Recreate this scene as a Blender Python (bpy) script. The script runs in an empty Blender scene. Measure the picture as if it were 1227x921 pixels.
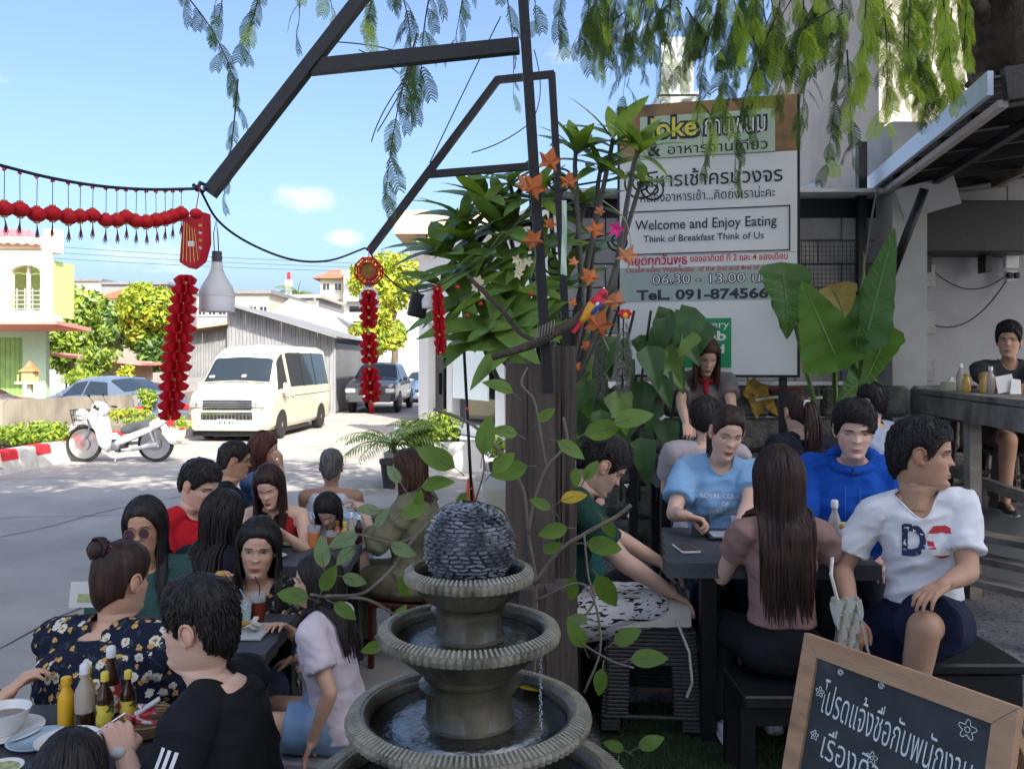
import bpy,bmesh,math,random
from mathutils import Vector,Matrix,noise,Euler
from mathutils.bvhtree import BVHTree
V=Vector; R=math.radians; PI=math.pi
rnd=random.Random(7)
sc=bpy.context.scene
COL=sc.collection
F=1000.0; EYE=1.82; HZ=435.0
cam=bpy.data.cameras.new('camera'); camo=bpy.data.objects.new('camera',cam); COL.objects.link(camo)
camo.location=(0,0,EYE); camo.rotation_euler=(R(90),0,0)
cam.sensor_width=36; cam.lens=F/1227*36; cam.shift_y=-(460.5-HZ)/1227
cam.clip_start=0.05; cam.clip_end=3000
sc.camera=camo
sc.view_settings.view_transform='Standard'; sc.view_settings.look='None'
sc.view_settings.exposure=2.42; sc.view_settings.gamma=1.0
SUN_EL,SUN_AZ=40.0,152.0
w=bpy.data.worlds.new('World'); sc.world=w; w.use_nodes=True
nt=w.node_tree; nt.nodes.clear()
def nn(nt,t,**k):
 n=nt.nodes.new(t)
 for a,b in k.items():setattr(n,a,b)
 return n
out=nn(nt,'ShaderNodeOutputWorld'); bg=nn(nt,'ShaderNodeBackground'); sky=nn(nt,'ShaderNodeTexSky')
sky.sky_type='NISHITA'; sky.sun_disc=False; sky.sun_elevation=R(SUN_EL); sky.sun_rotation=R(SUN_AZ)
sky.air_density=0.8; sky.dust_density=5.0; sky.ozone_density=4.0
bg.inputs[1].default_value=0.072
tc=nn(nt,'ShaderNodeTexCoord'); mp=nn(nt,'ShaderNodeMapping'); mp.inputs['Scale'].default_value=(2.2,2.2,6.5)
mp.inputs['Location'].default_value=(0.35,0.1,0.62)
nz=nn(nt,'ShaderNodeTexNoise'); nz.inputs['Scale'].default_value=1.6; nz.inputs['Detail'].default_value=7; nz.inputs['Roughness'].default_value=0.55
rp=nn(nt,'ShaderNodeValToRGB'); rp.color_ramp.elements[0].position=0.62; rp.color_ramp.elements[1].position=0.76
mx=nn(nt,'ShaderNodeMixRGB'); mx.inputs[2].default_value=(3.5,3.45,3.55,1)
L=nt.links.new
L(tc.outputs['Generated'],mp.inputs[0]); L(mp.outputs[0],nz.inputs['Vector']); L(nz.outputs[0],rp.inputs[0])
mu=nn(nt,'ShaderNodeMath',operation='MULTIPLY'); mu.inputs[1].default_value=0.75
L(rp.outputs[0],mu.inputs[0]); cm=mu.outputs[0]
n3=nn(nt,'ShaderNodeTexNoise'); n3.inputs['Scale'].default_value=22; n3.inputs['Detail'].default_value=6; L(tc.outputs['Generated'],n3.inputs['Vector'])
for cx_,cz_,cr_ in ((-.243,.197,.045),(-.205,.150,.026),(-.262,.203,.022)):
 nl_=math.sqrt(cx_*cx_+1+cz_*cz_); sb=nn(nt,'ShaderNodeVectorMath',operation='SUBTRACT'); sb.inputs[1].default_value=(cx_/nl_,1/nl_,cz_/nl_); L(tc.outputs['Generated'],sb.inputs[0])
 ml=nn(nt,'ShaderNodeVectorMath',operation='MULTIPLY'); ml.inputs[1].default_value=(1,1,2.3); L(sb.outputs[0],ml.inputs[0]); le=nn(nt,'ShaderNodeVectorMath',operation='LENGTH'); L(ml.outputs[0],le.inputs[0])
 ns=nn(nt,'ShaderNodeMath',operation='MULTIPLY_ADD'); ns.inputs[1].default_value=-cr_*1.6; L(n3.outputs[0],ns.inputs[0]); L(le.outputs['Value'],ns.inputs[2])
 mr=nn(nt,'ShaderNodeMapRange'); mr.inputs[1].default_value=cr_*.15; mr.inputs[2].default_value=-cr_*.75; mr.inputs[4].default_value=.75; L(ns.outputs[0],mr.inputs[0])
 mm_=nn(nt,'ShaderNodeMath',operation='MAXIMUM'); L(cm,mm_.inputs[0]); L(mr.outputs[0],mm_.inputs[1]); cm=mm_.outputs[0]
L(cm,mx.inputs[0]); L(sky.outputs[0],mx.inputs[1]); L(mx.outputs[0],bg.inputs[0]); L(bg.outputs[0],out.inputs[0])
sl=bpy.data.lights.new('sun','SUN'); so=bpy.data.objects.new('sun',sl); COL.objects.link(so)
sl.energy=2.0; sl.angle=R(0.5); sl.color=(1.0,0.94,0.83)
az=R(SUN_AZ); el=R(SUN_EL)
sd=V((math.sin(az)*math.cos(el),math.cos(az)*math.cos(el),math.sin(el)))
so.rotation_euler=sd.to_track_quat('Z','Y').to_euler(); so.location=sd*60
def W(px,py,Y):return V(((px-613.5)*Y/F,Y,EYE-(py-HZ)*Y/F))
def GY(py,z=0.0):return (EYE-z)*F/(py-HZ)
TZ=0.30
MATS={}
def mat(name,col,rough=0.6,metal=0.0,var=0.15,vs=6.0,col2=None,c2=(0.45,0.65),bump=0.0,bs=60.0,stretch=(1,1,1),spec=0.5,trans=0.0,emit=None,alpha=None,attr=None,sss=0.0,sheen=0.0,coat=0.0,ior=1.45,dist=0.02,two=None):
 if name in MATS:return MATS[name]
 m=bpy.data.materials.new(name); m.use_nodes=True; t=m.node_tree; t.nodes.clear()
 o=nn(t,'ShaderNodeOutputMaterial'); b=nn(t,'ShaderNodeBsdfPrincipled'); k=t.links.new
 k(b.outputs[0],o.inputs[0])
 b.inputs['Roughness'].default_value=rough; b.inputs['Metallic'].default_value=metal
 b.inputs['Specular IOR Level'].default_value=spec; b.inputs['IOR'].default_value=ior
 b.inputs['Transmission Weight'].default_value=trans; b.inputs['Sheen Weight'].default_value=sheen
 b.inputs['Coat Weight'].default_value=coat
 if sss:b.inputs['Subsurface Weight'].default_value=sss; b.inputs['Subsurface Radius'].default_value=(0.012,0.005,0.003); b.inputs['Subsurface Scale'].default_value=1.0
 if alpha is not None:b.inputs['Alpha'].default_value=alpha
 tcn=nn(t,'ShaderNodeTexCoord'); ma=nn(t,'ShaderNodeMapping'); ma.inputs['Scale'].default_value=stretch
 k(tcn.outputs['Object'],ma.inputs[0])
 if attr:
  a=nn(t,'ShaderNodeVertexColor'); a.layer_name=attr; base=a.outputs[0]
 else:
  a=nn(t,'ShaderNodeRGB'); a.outputs[0].default_value=(*col,1); base=a.outputs[0]
 if col2 is not None:
  n2=nn(t,'ShaderNodeTexNoise'); n2.inputs['Scale'].default_value=vs*0.6; n2.inputs['Detail'].default_value=6
  k(ma.outputs[0],n2.inputs['Vector'])
  r2=nn(t,'ShaderNodeMapRange'); r2.inputs[1].default_value=c2[0]; r2.inputs[2].default_value=c2[1]
  k(n2.outputs[0],r2.inputs[0]); x2=nn(t,'ShaderNodeMixRGB'); x2.inputs[2].default_value=(*col2,1)
  k(r2.outputs[0],x2.inputs[0]); k(base,x2.inputs[1]); base=x2.outputs[0]
 if var:
  n=nn(t,'ShaderNodeTexNoise'); n.inputs['Scale'].default_value=vs; n.inputs['Detail'].default_value=8; n.inputs['Roughness'].default_value=0.6
  k(ma.outputs[0],n.inputs['Vector'])
  r=nn(t,'ShaderNodeMapRange'); r.inputs[1].default_value=0.3; r.inputs[2].default_value=0.7
  r.inputs[3].default_value=1-var; r.inputs[4].default_value=1+var; k(n.outputs[0],r.inputs[0])
  x=nn(t,'ShaderNodeVectorMath',operation='SCALE'); k(base,x.inputs[0]); k(r.outputs[0],x.inputs['Scale']); base=x.outputs[0]
 k(base,b.inputs['Base Color'])
 if emit:b.inputs['Emission Color'].default_value=(*emit[0],1); b.inputs['Emission Strength'].default_value=emit[1]
 if bump:
  nb=nn(t,'ShaderNodeTexNoise'); nb.inputs['Scale'].default_value=bs; nb.inputs['Detail'].default_value=6; nb.inputs['Roughness'].default_value=0.65
  k(ma.outputs[0],nb.inputs['Vector']); bm_=nn(t,'ShaderNodeBump'); bm_.inputs['Strength'].default_value=bump; bm_.inputs['Distance'].default_value=dist
  k(nb.outputs[0],bm_.inputs['Height']); k(bm_.outputs[0],b.inputs['Normal'])
 if two:
  tr=nn(t,'ShaderNodeBsdfTranslucent'); tr.inputs[0].default_value=(*two[0],1); ms=nn(t,'ShaderNodeMixShader'); ms.inputs[0].default_value=two[1]
  k(b.outputs[0],ms.inputs[1]); k(tr.outputs[0],ms.inputs[2]); k(ms.outputs[0],o.inputs[0])
 MATS[name]=m; return m
def leafmat(name,col,two=0.3,rough=0.45,var=0.35,vs=9.0,col2=None):
 return mat(name,col,rough=rough,var=var,vs=vs,col2=col2,two=((col[0]*1.7+0.02,col[1]*1.5+0.03,col[2]*0.7),two),spec=0.4)
def rotm(rx=0,ry=0,rz=0):return Euler((R(rx),R(ry),R(rz))).to_matrix().to_4x4()
def T(x,y=None,z=None):
 return Matrix.Translation(V(x)if y is None else V((x,y,z)))
class MB:
 def __init__(s):s.v=[]; s.f=[]; s.mi=[]; s.M=Matrix.Identity(4); s.cur=0
 def add(s,vs,fs):
  o=len(s.v); M=s.M; s.v.extend([M@V(v)for v in vs]); s.f.extend([tuple(i+o for i in f)for f in fs]); s.mi.extend([s.cur]*len(fs)); return s
 def box(s,c,d,rot=None,taper=1.0,bev=0.0):
  cx,cy,cz=c; a,b,h=d[0]/2,d[1]/2,d[2]/2
  if bev>0:
   e=min(bev,a*.49,b*.49,h*.49); vs=[]; fs=[]
   for z,k in ((-h,0),(-h+e,1),(h-e,1),(h,0)):
    q=(a-e,b-e)if k==0 else (a,b); p=e if k else 0
    for sx,sy in ((-1,-1),(1,-1),(1,1),(-1,1)):
     if k:
      if sx*sy>0:pts=[(sx*a,sy*(b-e)),(sx*(a-e),sy*b)]
      else:pts=[(sx*(a-e),sy*b),(sx*a,sy*(b-e))]
     else:pts=[(sx*(a-e),sy*(b-e))]*2
     if k:
      if (sx,sy)==(-1,-1):pts=[(-a,-(b-e)),(-(a-e),-b)]
      if (sx,sy)==(1,-1):pts=[((a-e),-b),(a,-(b-e))]
      if (sx,sy)==(1,1):pts=[(a,(b-e)),((a-e),b)]
      if (sx,sy)==(-1,1):pts=[(-(a-e),b),(-a,(b-e))]
     for x,y in pts:vs.append((x,y,z))
   for r in range(3):
    for i in range(8):fs.append((r*8+i,r*8+(i+1)%8,r*8+8+(i+1)%8,r*8+8+i))
   fs.append((6,4,2,0)); fs.append((24,26,28,30))
  else:
   t=taper
   vs=[(-a,-b,-h),(a,-b,-h),(a,b,-h),(-a,b,-h),(-a*t,-b*t,h),(a*t,-b*t,h),(a*t,b*t,h),(-a*t,b*t,h)]
   fs=[(0,3,2,1),(4,5,6,7),(0,1,5,4),(1,2,6,5),(2,3,7,6),(3,0,4,7)]
  Mx=Matrix.Translation((cx,cy,cz))@(rot if rot is not None else Matrix.Identity(4))
  s.add([Mx@V(v)for v in vs],fs); return s
 def tube(s,pts,r,n=8,cap=True,flat=1.0):
  pts=[V(p)for p in pts]; m=len(pts); rs=r if isinstance(r,(list,tuple))else [r]*m
  vs=[]; fs=[]; up=None
  for i,p in enumerate(pts):
   t=(pts[min(i+1,m-1)]-pts[max(i-1,0)])
   if t.length<1e-9:t=V((0,0,1))
   t.normalize()
   if up is None:up=t.orthogonal().normalized()
   else:
    up=up-t*up.dot(t)
    up=t.orthogonal().normalized()if up.length<1e-6 else up.normalized()
   b=t.cross(up)
   for k in range(n):
    a=2*PI*k/n; vs.append(p+(up*math.cos(a)+b*math.sin(a)*flat)*rs[i])
  for i in range(m-1):
   for k in range(n):fs.append((i*n+k,i*n+(k+1)%n,(i+1)*n+(k+1)%n,(i+1)*n+k))
  if cap:fs.append(tuple(range(n-1,-1,-1))); fs.append(tuple((m-1)*n+k for k in range(n)))
  s.add(vs,fs); return s
 def bar(s,a,b,wd,ht=None,up=(0,0,1),ext=0.0):
  a,b=V(a),V(b); t=(b-a); ln=t.length; t.normalize(); u=V(up); sd_=t.cross(u)
  if sd_.length<1e-5:sd_=t.cross(V((0,1,0)))
  sd_.normalize(); u=sd_.cross(t); ht=ht or wd
  m=Matrix(((sd_.x,t.x,u.x,0),(sd_.y,t.y,u.y,0),(sd_.z,t.z,u.z,0),(0,0,0,1)))
  c=(a+b)/2; s.box(c,(wd,ln+ext,ht),rot=m); return s
 def lathe(s,prof,n=24,c=(0,0,0),mod=None,cap=True):
  vs=[]; fs=[]; m=len(prof)
  for j,(r_,z)in enumerate(prof):
   for k in range(n):
    a=2*PI*k/n; rr=r_ if mod is None else mod(r_,z,a,j); vs.append((c[0]+rr*math.cos(a),c[1]+rr*math.sin(a),c[2]+z))
  for j in range(m-1):
   for k in range(n):fs.append((j*n+k,j*n+(k+1)%n,(j+1)*n+(k+1)%n,(j+1)*n+k))
  if cap and prof[0][0]>1e-4:fs.append(tuple(range(n-1,-1,-1)))
  if cap and prof[-1][0]>1e-4:fs.append(tuple((m-1)*n+k for k in range(n)))
  s.add(vs,fs); return s
 def ball(s,c,r,n=12,m=8,rot=None):
  r=(r,r,r)if not isinstance(r,(tuple,list))else r; vs=[]; fs=[]
  Mx=Matrix.Translation(V(c))@(rot if rot is not None else Matrix.Identity(4))
  vs.append(Mx@V((0,0,-r[2])))
  for j in range(1,m):
   p=-PI/2+PI*j/m
   for k in range(n):a=2*PI*k/n; vs.append(Mx@V((r[0]*math.cos(p)*math.cos(a),r[1]*math.cos(p)*math.sin(a),r[2]*math.sin(p))))
  vs.append(Mx@V((0,0,r[2]))); e=len(vs)-1
  for k in range(n):fs.append((0,1+(k+1)%n,1+k)); fs.append((e,e-n+k,e-n+(k+1)%n))
  for j in range(m-2):
   for k in range(n):fs.append((1+j*n+k,1+j*n+(k+1)%n,1+(j+1)*n+(k+1)%n,1+(j+1)*n+k))
  s.add(vs,fs); return s
 def cone(s,p0,r0,p1,r1,n=14,fl=1.0):
  p0,p1=V(p0),V(p1); t=(p1-p0); ln=t.length; t=t.normalized()if ln>1e-6 else V((0,0,1)); pts=[]; rs=[]
  for a in (-85,-60,-30,0):pts.append(p0+t*math.sin(R(a))*r0); rs.append(r0*math.cos(R(a)))
  for a in (0,30,60,85):pts.append(p1+t*math.sin(R(a))*r1); rs.append(r1*math.cos(R(a)))
  s.tube(pts,rs,n,flat=fl); return s
 def grid(s,P):
  n,m=len(P),len(P[0]); s.add([p for r_ in P for p in r_],[(i*m+j,i*m+j+1,(i+1)*m+j+1,(i+1)*m+j)for i in range(n-1)for j in range(m-1)]); return s
 def prism(s,outline,y0,y1):
  n=len(outline); vs=[(x,y0,z)for x,z in outline]+[(x,y1,z)for x,z in outline]
  fs=[tuple(range(n)),tuple(range(2*n-1,n-1,-1))]+[(i+n,(i+1)%n+n,(i+1)%n,i)for i in range(n)]
  s.add(vs,fs); return s
 def quad(s,a,b,c,d):s.add([a,b,c,d],[(0,1,2,3)]); return s
 def mesh(s,name,mats,smooth=None,fixn=False):
  me=bpy.data.meshes.new(name); me.from_pydata(s.v,[],s.f);
  for m in (mats if isinstance(mats,(list,tuple))else [mats]):me.materials.append(m)
  if any(s.mi):me.polygons.foreach_set('material_index',s.mi)
  if fixn:
   b=bmesh.new(); b.from_mesh(me); bmesh.ops.recalc_face_normals(b,faces=b.faces); b.to_mesh(me); b.free()
  if smooth is not None:
   me.polygons.foreach_set('use_smooth',[True]*len(me.polygons))
   if smooth<179:me.set_sharp_from_angle(angle=R(smooth))
  me.update(); return me
 def build(s,name,mats,parent=None,smooth=None,loc=None,fixn=False):
  me=s.mesh(name,mats,smooth,fixn); return link(name,me,parent,loc)
def link(name,me,parent=None,loc=None):
 o=bpy.data.objects.new(name,me); COL.objects.link(o)
 if parent is not None:o.parent=parent
 if loc is not None:o.location=loc
 return o
def tag(o,label=None,cat=None,group=None,kind=None):
 if label:o['label']=label
 if cat:o['category']=cat
 if group:o['group']=group
 if kind:o['kind']=kind
 return o
def thing(name,label,cat,loc=(0,0,0),rz=0.0,group=None,rot=None):
 o=bpy.data.objects.new(name,None); COL.objects.link(o); o.location=loc
 o.rotation_euler=rot if rot is not None else (0,0,R(rz)); o.empty_display_size=0.1
 return tag(o,label,cat,group)
def kids(o):return KID.get(o,[])
def copy_tree(o,loc,rz=None,label=None,scale=None):
 def rec(a,p):
  c=a.copy(); COL.objects.link(c)
  if p is not None:c.parent=p
  for ch in a.children:rec(ch,c)
  return c
 c=rec(o,None); c.location=loc
 if rz is not None:c.rotation_euler=(0,0,R(rz))
 if label:c['label']=label
 if scale:c.scale=(scale,)*3
 return c
def struct(o):o['kind']='structure'; return o
def stuff(o):o['kind']='stuff'; return o
def jit(a):return rnd.uniform(-a,a)
FONT_T=None
def text_mesh(txt,size=1.0,bold=0.0,ax='CENTER',font=None,spacing=1.0,wd=None):
 c=bpy.data.curves.new('t','FONT'); c.body=txt; c.size=size; c.align_x=ax; c.align_y='CENTER'; c.offset=bold; c.space_character=spacing; c.resolution_u=3
 o=bpy.data.objects.new('t',c); COL.objects.link(o)
 dg=bpy.context.evaluated_depsgraph_get(); me=bpy.data.meshes.new_from_object(o.evaluated_get(dg)); bpy.data.objects.remove(o); bpy.data.curves.remove(c)
 if wd:
  xs=[v.co.x for v in me.vertices]
  if xs:k=wd/(max(xs)-min(xs)); me.transform(Matrix.Diagonal((k,1,1,1)))
 return me
def text(txt,size,M,m,name,parent=None,bold=0.0,ax='CENTER',off=0.0,spacing=1.0,wd=None):
 me=text_mesh(txt,size,bold,ax,spacing=spacing,wd=wd); me.transform(Matrix.Translation((0,0,off))); me.transform(M); me.materials.clear(); me.materials.append(m)
 me.name=name; return link(name,me,parent)
# ================================================================ people
def lerp(a,b,t):return a+(b-a)*t
def interp(tab,z):
 if z<=tab[0][0]:return tab[0][1:]
 for i in range(len(tab)-1):
  if z<=tab[i+1][0]:
   t=(z-tab[i][0])/(tab[i+1][0]-tab[i][0]); t2=t*t*(3-2*t)*.35+t*.65
   return tuple(lerp(a,b,t2)for a,b in zip(tab[i][1:],tab[i+1][1:]))
 return tab[-1][1:]
HEADT=[(-.085,.047,.036,-.060),(-.04,.049,.038,-.064),(-.014,.050,.054,-.068),(-.005,.047,.076,-.070),(.003,.044,.087,-.072),(.015,.050,.092,-.076),(.03,.056,.089,-.082),(.046,.061,.091,-.088),(.065,.065,.089,-.094),(.085,.068,.088,-.098),(.117,.071,.086,-.103),(.137,.072,.091,-.104),(.165,.072,.089,-.103),(.190,.067,.078,-.095),(.210,.056,.060,-.078),(.224,.040,.038,-.055),(.232,.022,.016,-.032),(.236,.003,-.006,-.012)]
def g(x,s):return math.exp(-(x/s)**2)
def headpt(a,z,fem=0.0,feat=True,wd=1.0):
 hw,fr,bk=interp(HEADT,z); hw*=wd
 if fem:hw*=1-.05*fem;
 c,s_=math.cos(a),math.sin(a); cy=(fr+bk)/2*.35
 if c>=0:
  e=2.0 if z>.1 else 1.85+.15*max(0,min(1,z/.1))
  x=hw*abs(s_)**(2/e)*(1 if s_>=0 else -1); y=cy+(fr-cy)*abs(c)**(2/e)
 else:x=hw*s_; y=cy+(cy-bk)*c
 if feat and c>0:
  k=1-.25*fem
  if .082<z<.135:
   t=(z-.086)/.046; h=lerp(.021,.002,min(1,max(0,t))**.8)if t>0 else .021*max(0,1+t*11)
   y+=h*g(x,.0085+.004*(1-min(1,max(0,t))))
  y+=.007*(g(x-.012,.0065)+g(x+.012,.0065))*g(z-.089,.007)
  y-=.012*(g(x-.031,.016)+g(x+.031,.016))*g(z-.117,.011)
  y+=.005*k*g(abs(x)-.028,.022)*g(z-.136,.007)
  y+=.0065*g(z-.0515,.0048)*g(x,.019)+.007*g(z-.0415,.0052)*g(x,.016)
  y-=.005*g(z-.0465,.0018)*g(x,.021)
  y-=.004*g(z-.031,.005)*g(x,.018)
  y+=.005*g(z-.012,.011)*g(x,.018)
  y+=.005*(g(abs(x)-.043,.018))*g(z-.083,.02)
  x+=(.003*g(z-.09,.02))*(1 if x>0 else -1)*g(abs(x)-.06,.02)
 return V((x,y,z))
def col_at(a,z,p,skin,lip):
 r,gg,b=skin
 if math.cos(a)>0:
  l=max(g(z-.0505,.0042)*g(p.x,.018),g(z-.042,.0048)*g(p.x,.017)); l=min(1,l*1.9)
  r,gg,b=(lerp(r,lip[0],l),lerp(gg,lip[1],l),lerp(b,lip[2],l))
  q=.22*g(abs(p.x)-.04,.017)*g(z-.078,.017); r,gg,b=r*(1+q*.4),gg*(1-q*.5),b*(1-q*.4)
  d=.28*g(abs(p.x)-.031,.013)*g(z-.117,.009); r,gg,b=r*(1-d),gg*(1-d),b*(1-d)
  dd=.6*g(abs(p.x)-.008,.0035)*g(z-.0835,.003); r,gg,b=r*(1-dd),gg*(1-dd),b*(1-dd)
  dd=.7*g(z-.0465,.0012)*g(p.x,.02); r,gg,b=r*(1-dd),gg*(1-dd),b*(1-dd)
 return (r,gg,b,1)
def bake(mb_,voxel,smooth=2,name='b'):
 me=mb_.mesh('t',[])
 o=bpy.data.objects.new('t',me); COL.objects.link(o)
 m=o.modifiers.new('r','REMESH'); m.mode='VOXEL'; m.voxel_size=voxel; m.use_smooth_shade=True
 if smooth:q=o.modifiers.new('s','SMOOTH'); q.factor=.5; q.iterations=smooth
 dg=bpy.context.evaluated_depsgraph_get(); r=bpy.data.meshes.new_from_object(o.evaluated_get(dg)); r.name=name
 bpy.data.objects.remove(o); bpy.data.meshes.remove(me); return r
def add_hand(mb_,wrist,d,palm,s=1.0,curl=.5,side=1,grip=None):
 """wrist point, hand direction d, palm normal (towards what the palm faces); side 1 right, -1 left; curl 0 flat .. 1 fist"""
 d=V(d).normalized(); n=V(palm); n=(n-d*n.dot(d)).normalized(); x=d.cross(n).normalized()*side
 P=lambda a,b,c=0:V(wrist)+(d*a+x*b+n*c)*s
 mb_.cone(V(wrist)-d*.03*s,.025*s,P(.012,0),.025*s)
 for b in (-.026,-.009,.009,.026):mb_.cone(P(.015,b*.75,.0),.0145*s,P(.082-abs(b+.004)*.25,b,-.002),.0115*s)
 for i,(b,ln,e)in enumerate(((.030,.068,.10),(.0105,.077,.02),(-.009,.071,-.06),(-.028,.056,-.16))):
  base=P(.084-abs(b+.004)*.3,b,-.002); ang=0; p=base
  cu=curl if grip is None else grip[i]
  for j,(fr,rr)in enumerate(((.44,.0092),(.30,.0084),(.26,.0074))):
   ang+=R((28,42,30)[j])*cu*1.55+R(4)
   dd=(d*math.cos(ang)+n*math.sin(ang)+x*e*(1-cu*.7)).normalized(); q=p+dd*ln*fr*s*1.1
   mb_.cone(p,rr*s,q,(rr-.0008)*s,10); p=q
 p=P(.022,.024,.006); q=p+(d*.55+x*.65+n*.38*(.5+curl)).normalized()*.038*s; mb_.cone(p,.0145*s,q,.0112*s,10)
 q2=q+(d*.8+x*(.35-.4*curl)+n*.5*(.3+curl)).normalized()*.03*s; mb_.cone(q,.0112*s,q2,.0098*s,10)
 q3=q2+(d*.85+x*(.1-.5*curl)+n*.6*(.3+curl)).normalized()*.024*s; mb_.cone(q2,.0098*s,q3,.008*s,10)
def ik(a,c,l1,l2,pole):
 a,c=V(a),V(c); t=c-a; d=min(t.length,(l1+l2)*.995); t.normalize(); c2=a+t*d
 x=(l1*l1-l2*l2+d*d)/(2*d); h=math.sqrt(max(0,l1*l1-x*x)); p=V(pole); p=(p-t*p.dot(t))
 p=p.normalized()if p.length>1e-5 else t.orthogonal().normalized()
 return a+t*x+p*h,c2
SKIN=dict(light=(.72,.47,.35),mid=(.62,.38,.26),tan=(.50,.29,.185),dark=(.27,.135,.08))
HAIRC=dict(black=((.012,.010,.010),(.03,.024,.022)),brown=((.055,.024,.014),(.11,.05,.028)),darkbrown=((.022,.012,.010),(.06,.026,.018)),grey=((.10,.095,.09),(.2,.19,.18)),auburn=((.07,.02,.015),(.14,.05,.03)))
def hair_mat(c):
 a,b=HAIRC[c]; return mat('hair_'+c,a,rough=.5,var=.45,vs=30,col2=b,c2=(.42,.7),bump=.3,bs=60,stretch=(3,3,.35),spec=.35,dist=.004)
def loft(mb_,secs,n=24):
 vs=[]; fs=[]
 for c,rx,ry,X,Y in secs:
  for k in range(n):
   a=2*PI*k/n; cc,ss=math.cos(a),math.sin(a); e=.88
   vs.append(c+X*rx*(abs(cc)**e)*(1 if cc>0 else -1)+Y*ry*(abs(ss)**e)*(1 if ss>0 else -1))
 m=len(secs)
 for j in range(m-1):
  for k in range(n):fs.append((j*n+k,j*n+(k+1)%n,(j+1)*n+(k+1)%n,(j+1)*n+k))
 fs.append(tuple(range(n-1,-1,-1))); fs.append(tuple((m-1)*n+k for k in range(n))); mb_.add(vs,fs)
def wrinkle(me,amp,fr,seed,dirz=1.0):
 me.update(); off=V((seed*7.3,seed*3.1,seed*1.7)); vs=me.vertices; nr=[v.normal.copy()for v in vs]
 for v,n in zip(vs,nr):
  p=v.co; q=V((p.x*fr*.8+p.z*fr*.5,p.y*fr*.8-p.z*fr*.35,p.z*fr*dirz))+off
  a=noise.noise(q); b=noise.noise(q*2.3+V((5,1,2)))
  v.co=p+n*amp*((1-abs(a)*2.6)*.75+(1-abs(b)*2.4)*.35-.35)
def person(label,crown,yaw,lean=5,side=0,head=(0,0,0),s=1.0,floor=0.0,sex='f',girth=1.0,skin='light',top=None,bottom=None,shoes=None,hair=('short','black'),hands=None,arms='table',knees=None,feet=None,look='open',stand=False,lod=1,lip=None,seed=1,twist=0,legs=True,extra=None,curl=(.5,.5),hand_dir=None,cat='person',headw=1.0,name='person',hip=None):
 """crown: world point of the top of the head. yaw 0 looks away from the camera (+Y), 180 at it, 90 to -X.  hands: world targets (right, left)."""
 fem=1.0 if sex=='f' else 0.0
 H=dict(sh=.47*s,shw=(.163 if fem else .180)*s,neck=.525*s,ua=.275*s,fa=.24*s,th=.42*s,shk=.41*s)
 def frame(t):
  ang=R(lean)*(0.25+.75*t)if lean<35 else R(lean)*(.6+.4*t); sa=R(side)*t; tw=R(twist)*t
  up=V((math.sin(sa),math.sin(ang),math.cos(ang)*math.cos(sa))).normalized(); X=V((math.cos(tw),math.sin(tw),0)); X=(X-up*X.dot(up)).normalized(); return X,up.cross(X).normalized(),up
 N=12; P=[V((0,0,0))]; FR=[frame(0)]
 for i in range(1,N+1):
  t=i/N; f=frame(t); P.append(P[-1]+f[2]*H['neck']/N); FR.append(f)
 def sp(t):
  x=max(0,min(.9999,t))*N; i=int(x); return P[i].lerp(P[i+1],x-i),FR[min(N,int(x+.5))]
 if fem:TT=[(-.16,.12,.08,0),(-.08,.158,.105,-.005),(.04,.162,.112,-.005),(.2,.135,.098,0),(.34,.122,.09,.002),(.5,.132,.098,.01),(.64,.142,.112,.018),(.78,.140,.098,.010),(.89,.128,.080,-.002),(.955,.092,.066,-.012),(1.0,.055,.053,-.012)]
 else:TT=[(-.16,.12,.08,0),(-.08,.150,.105,0),(.04,.156,.112,0),(.2,.148,.108,.004),(.34,.146,.106,.004),(.5,.156,.110,.004),(.64,.166,.114,.006),(.78,.162,.104,.002),(.89,.145,.085,-.006),(.955,.104,.070,-.012),(1.0,.064,.058,-.012)]
 def torso(mb_,e=0.0,t0=-.16,t1=1.0,eb=None,gi=1.0):
  secs=[]
  for t,rx,ry,fy in TT:
   if t<t0-1e-6 or t>t1+1e-6:continue
   c,f=sp(t)
   if t<0:c=c+f[2]*t*H['neck']
   ee=e if eb is None or t>.4 else lerp(eb,e,max(0,(t+.16)/.56))
   gg=girth*gi if t<.8 else lerp(girth*gi,1,(t-.8)/.2)
   secs.append((c+f[1]*fy*s,(rx*s+ee)*gg,(ry*s+ee)*(gg*1.05 if gg>1 else gg),f[0],f[1]))
  loft(mb_,secs)
 c,f=sp(.93); SH={}
 for k,sg in (('r',1),('l',-1)):SH[k]=c+f[0]*sg*(H['shw']*(1+(girth-1)*.5))-f[1]*.008-f[2]*.014*s
 nb,nf=sp(1.0)
 Rb=Matrix((nf[0],nf[1],nf[2])).transposed().to_4x4()
 hy,hp,hr=head; qh=Matrix.Rotation(R(hy),4,'Z')@Matrix.Rotation(R(-hp),4,'X')@Matrix.Rotation(R(hr),4,'Y')
 lv=Matrix.Rotation(R(-lean*.25),4,'X')
 HB=nb+nf[2]*.026*s+nf[1]*.010*s
 HM=Matrix.Translation(HB)@lv@qh@Matrix.Translation(V((0,.014,.022))*s)@Matrix.Diagonal((s*headw*(1+.05*math.sin(seed*3.7)),s*headw*(1+.03*math.sin(seed*5.1)),s*headw*(1+.03*math.cos(seed*2.3)),1))
 cr=HM@V((0,-.01,.242));
 RZ=Matrix.Rotation(R(yaw),4,'Z'); root_w=V(crown)-RZ@cr
 if hip is not None:root_w=V(hip)
 WM=Matrix.Translation(root_w)@RZ; IW=WM.inverted()
 loc=V((root_w.x,root_w.y,floor)); LM=Matrix.Translation(V((0,0,root_w.z-floor)))
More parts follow.
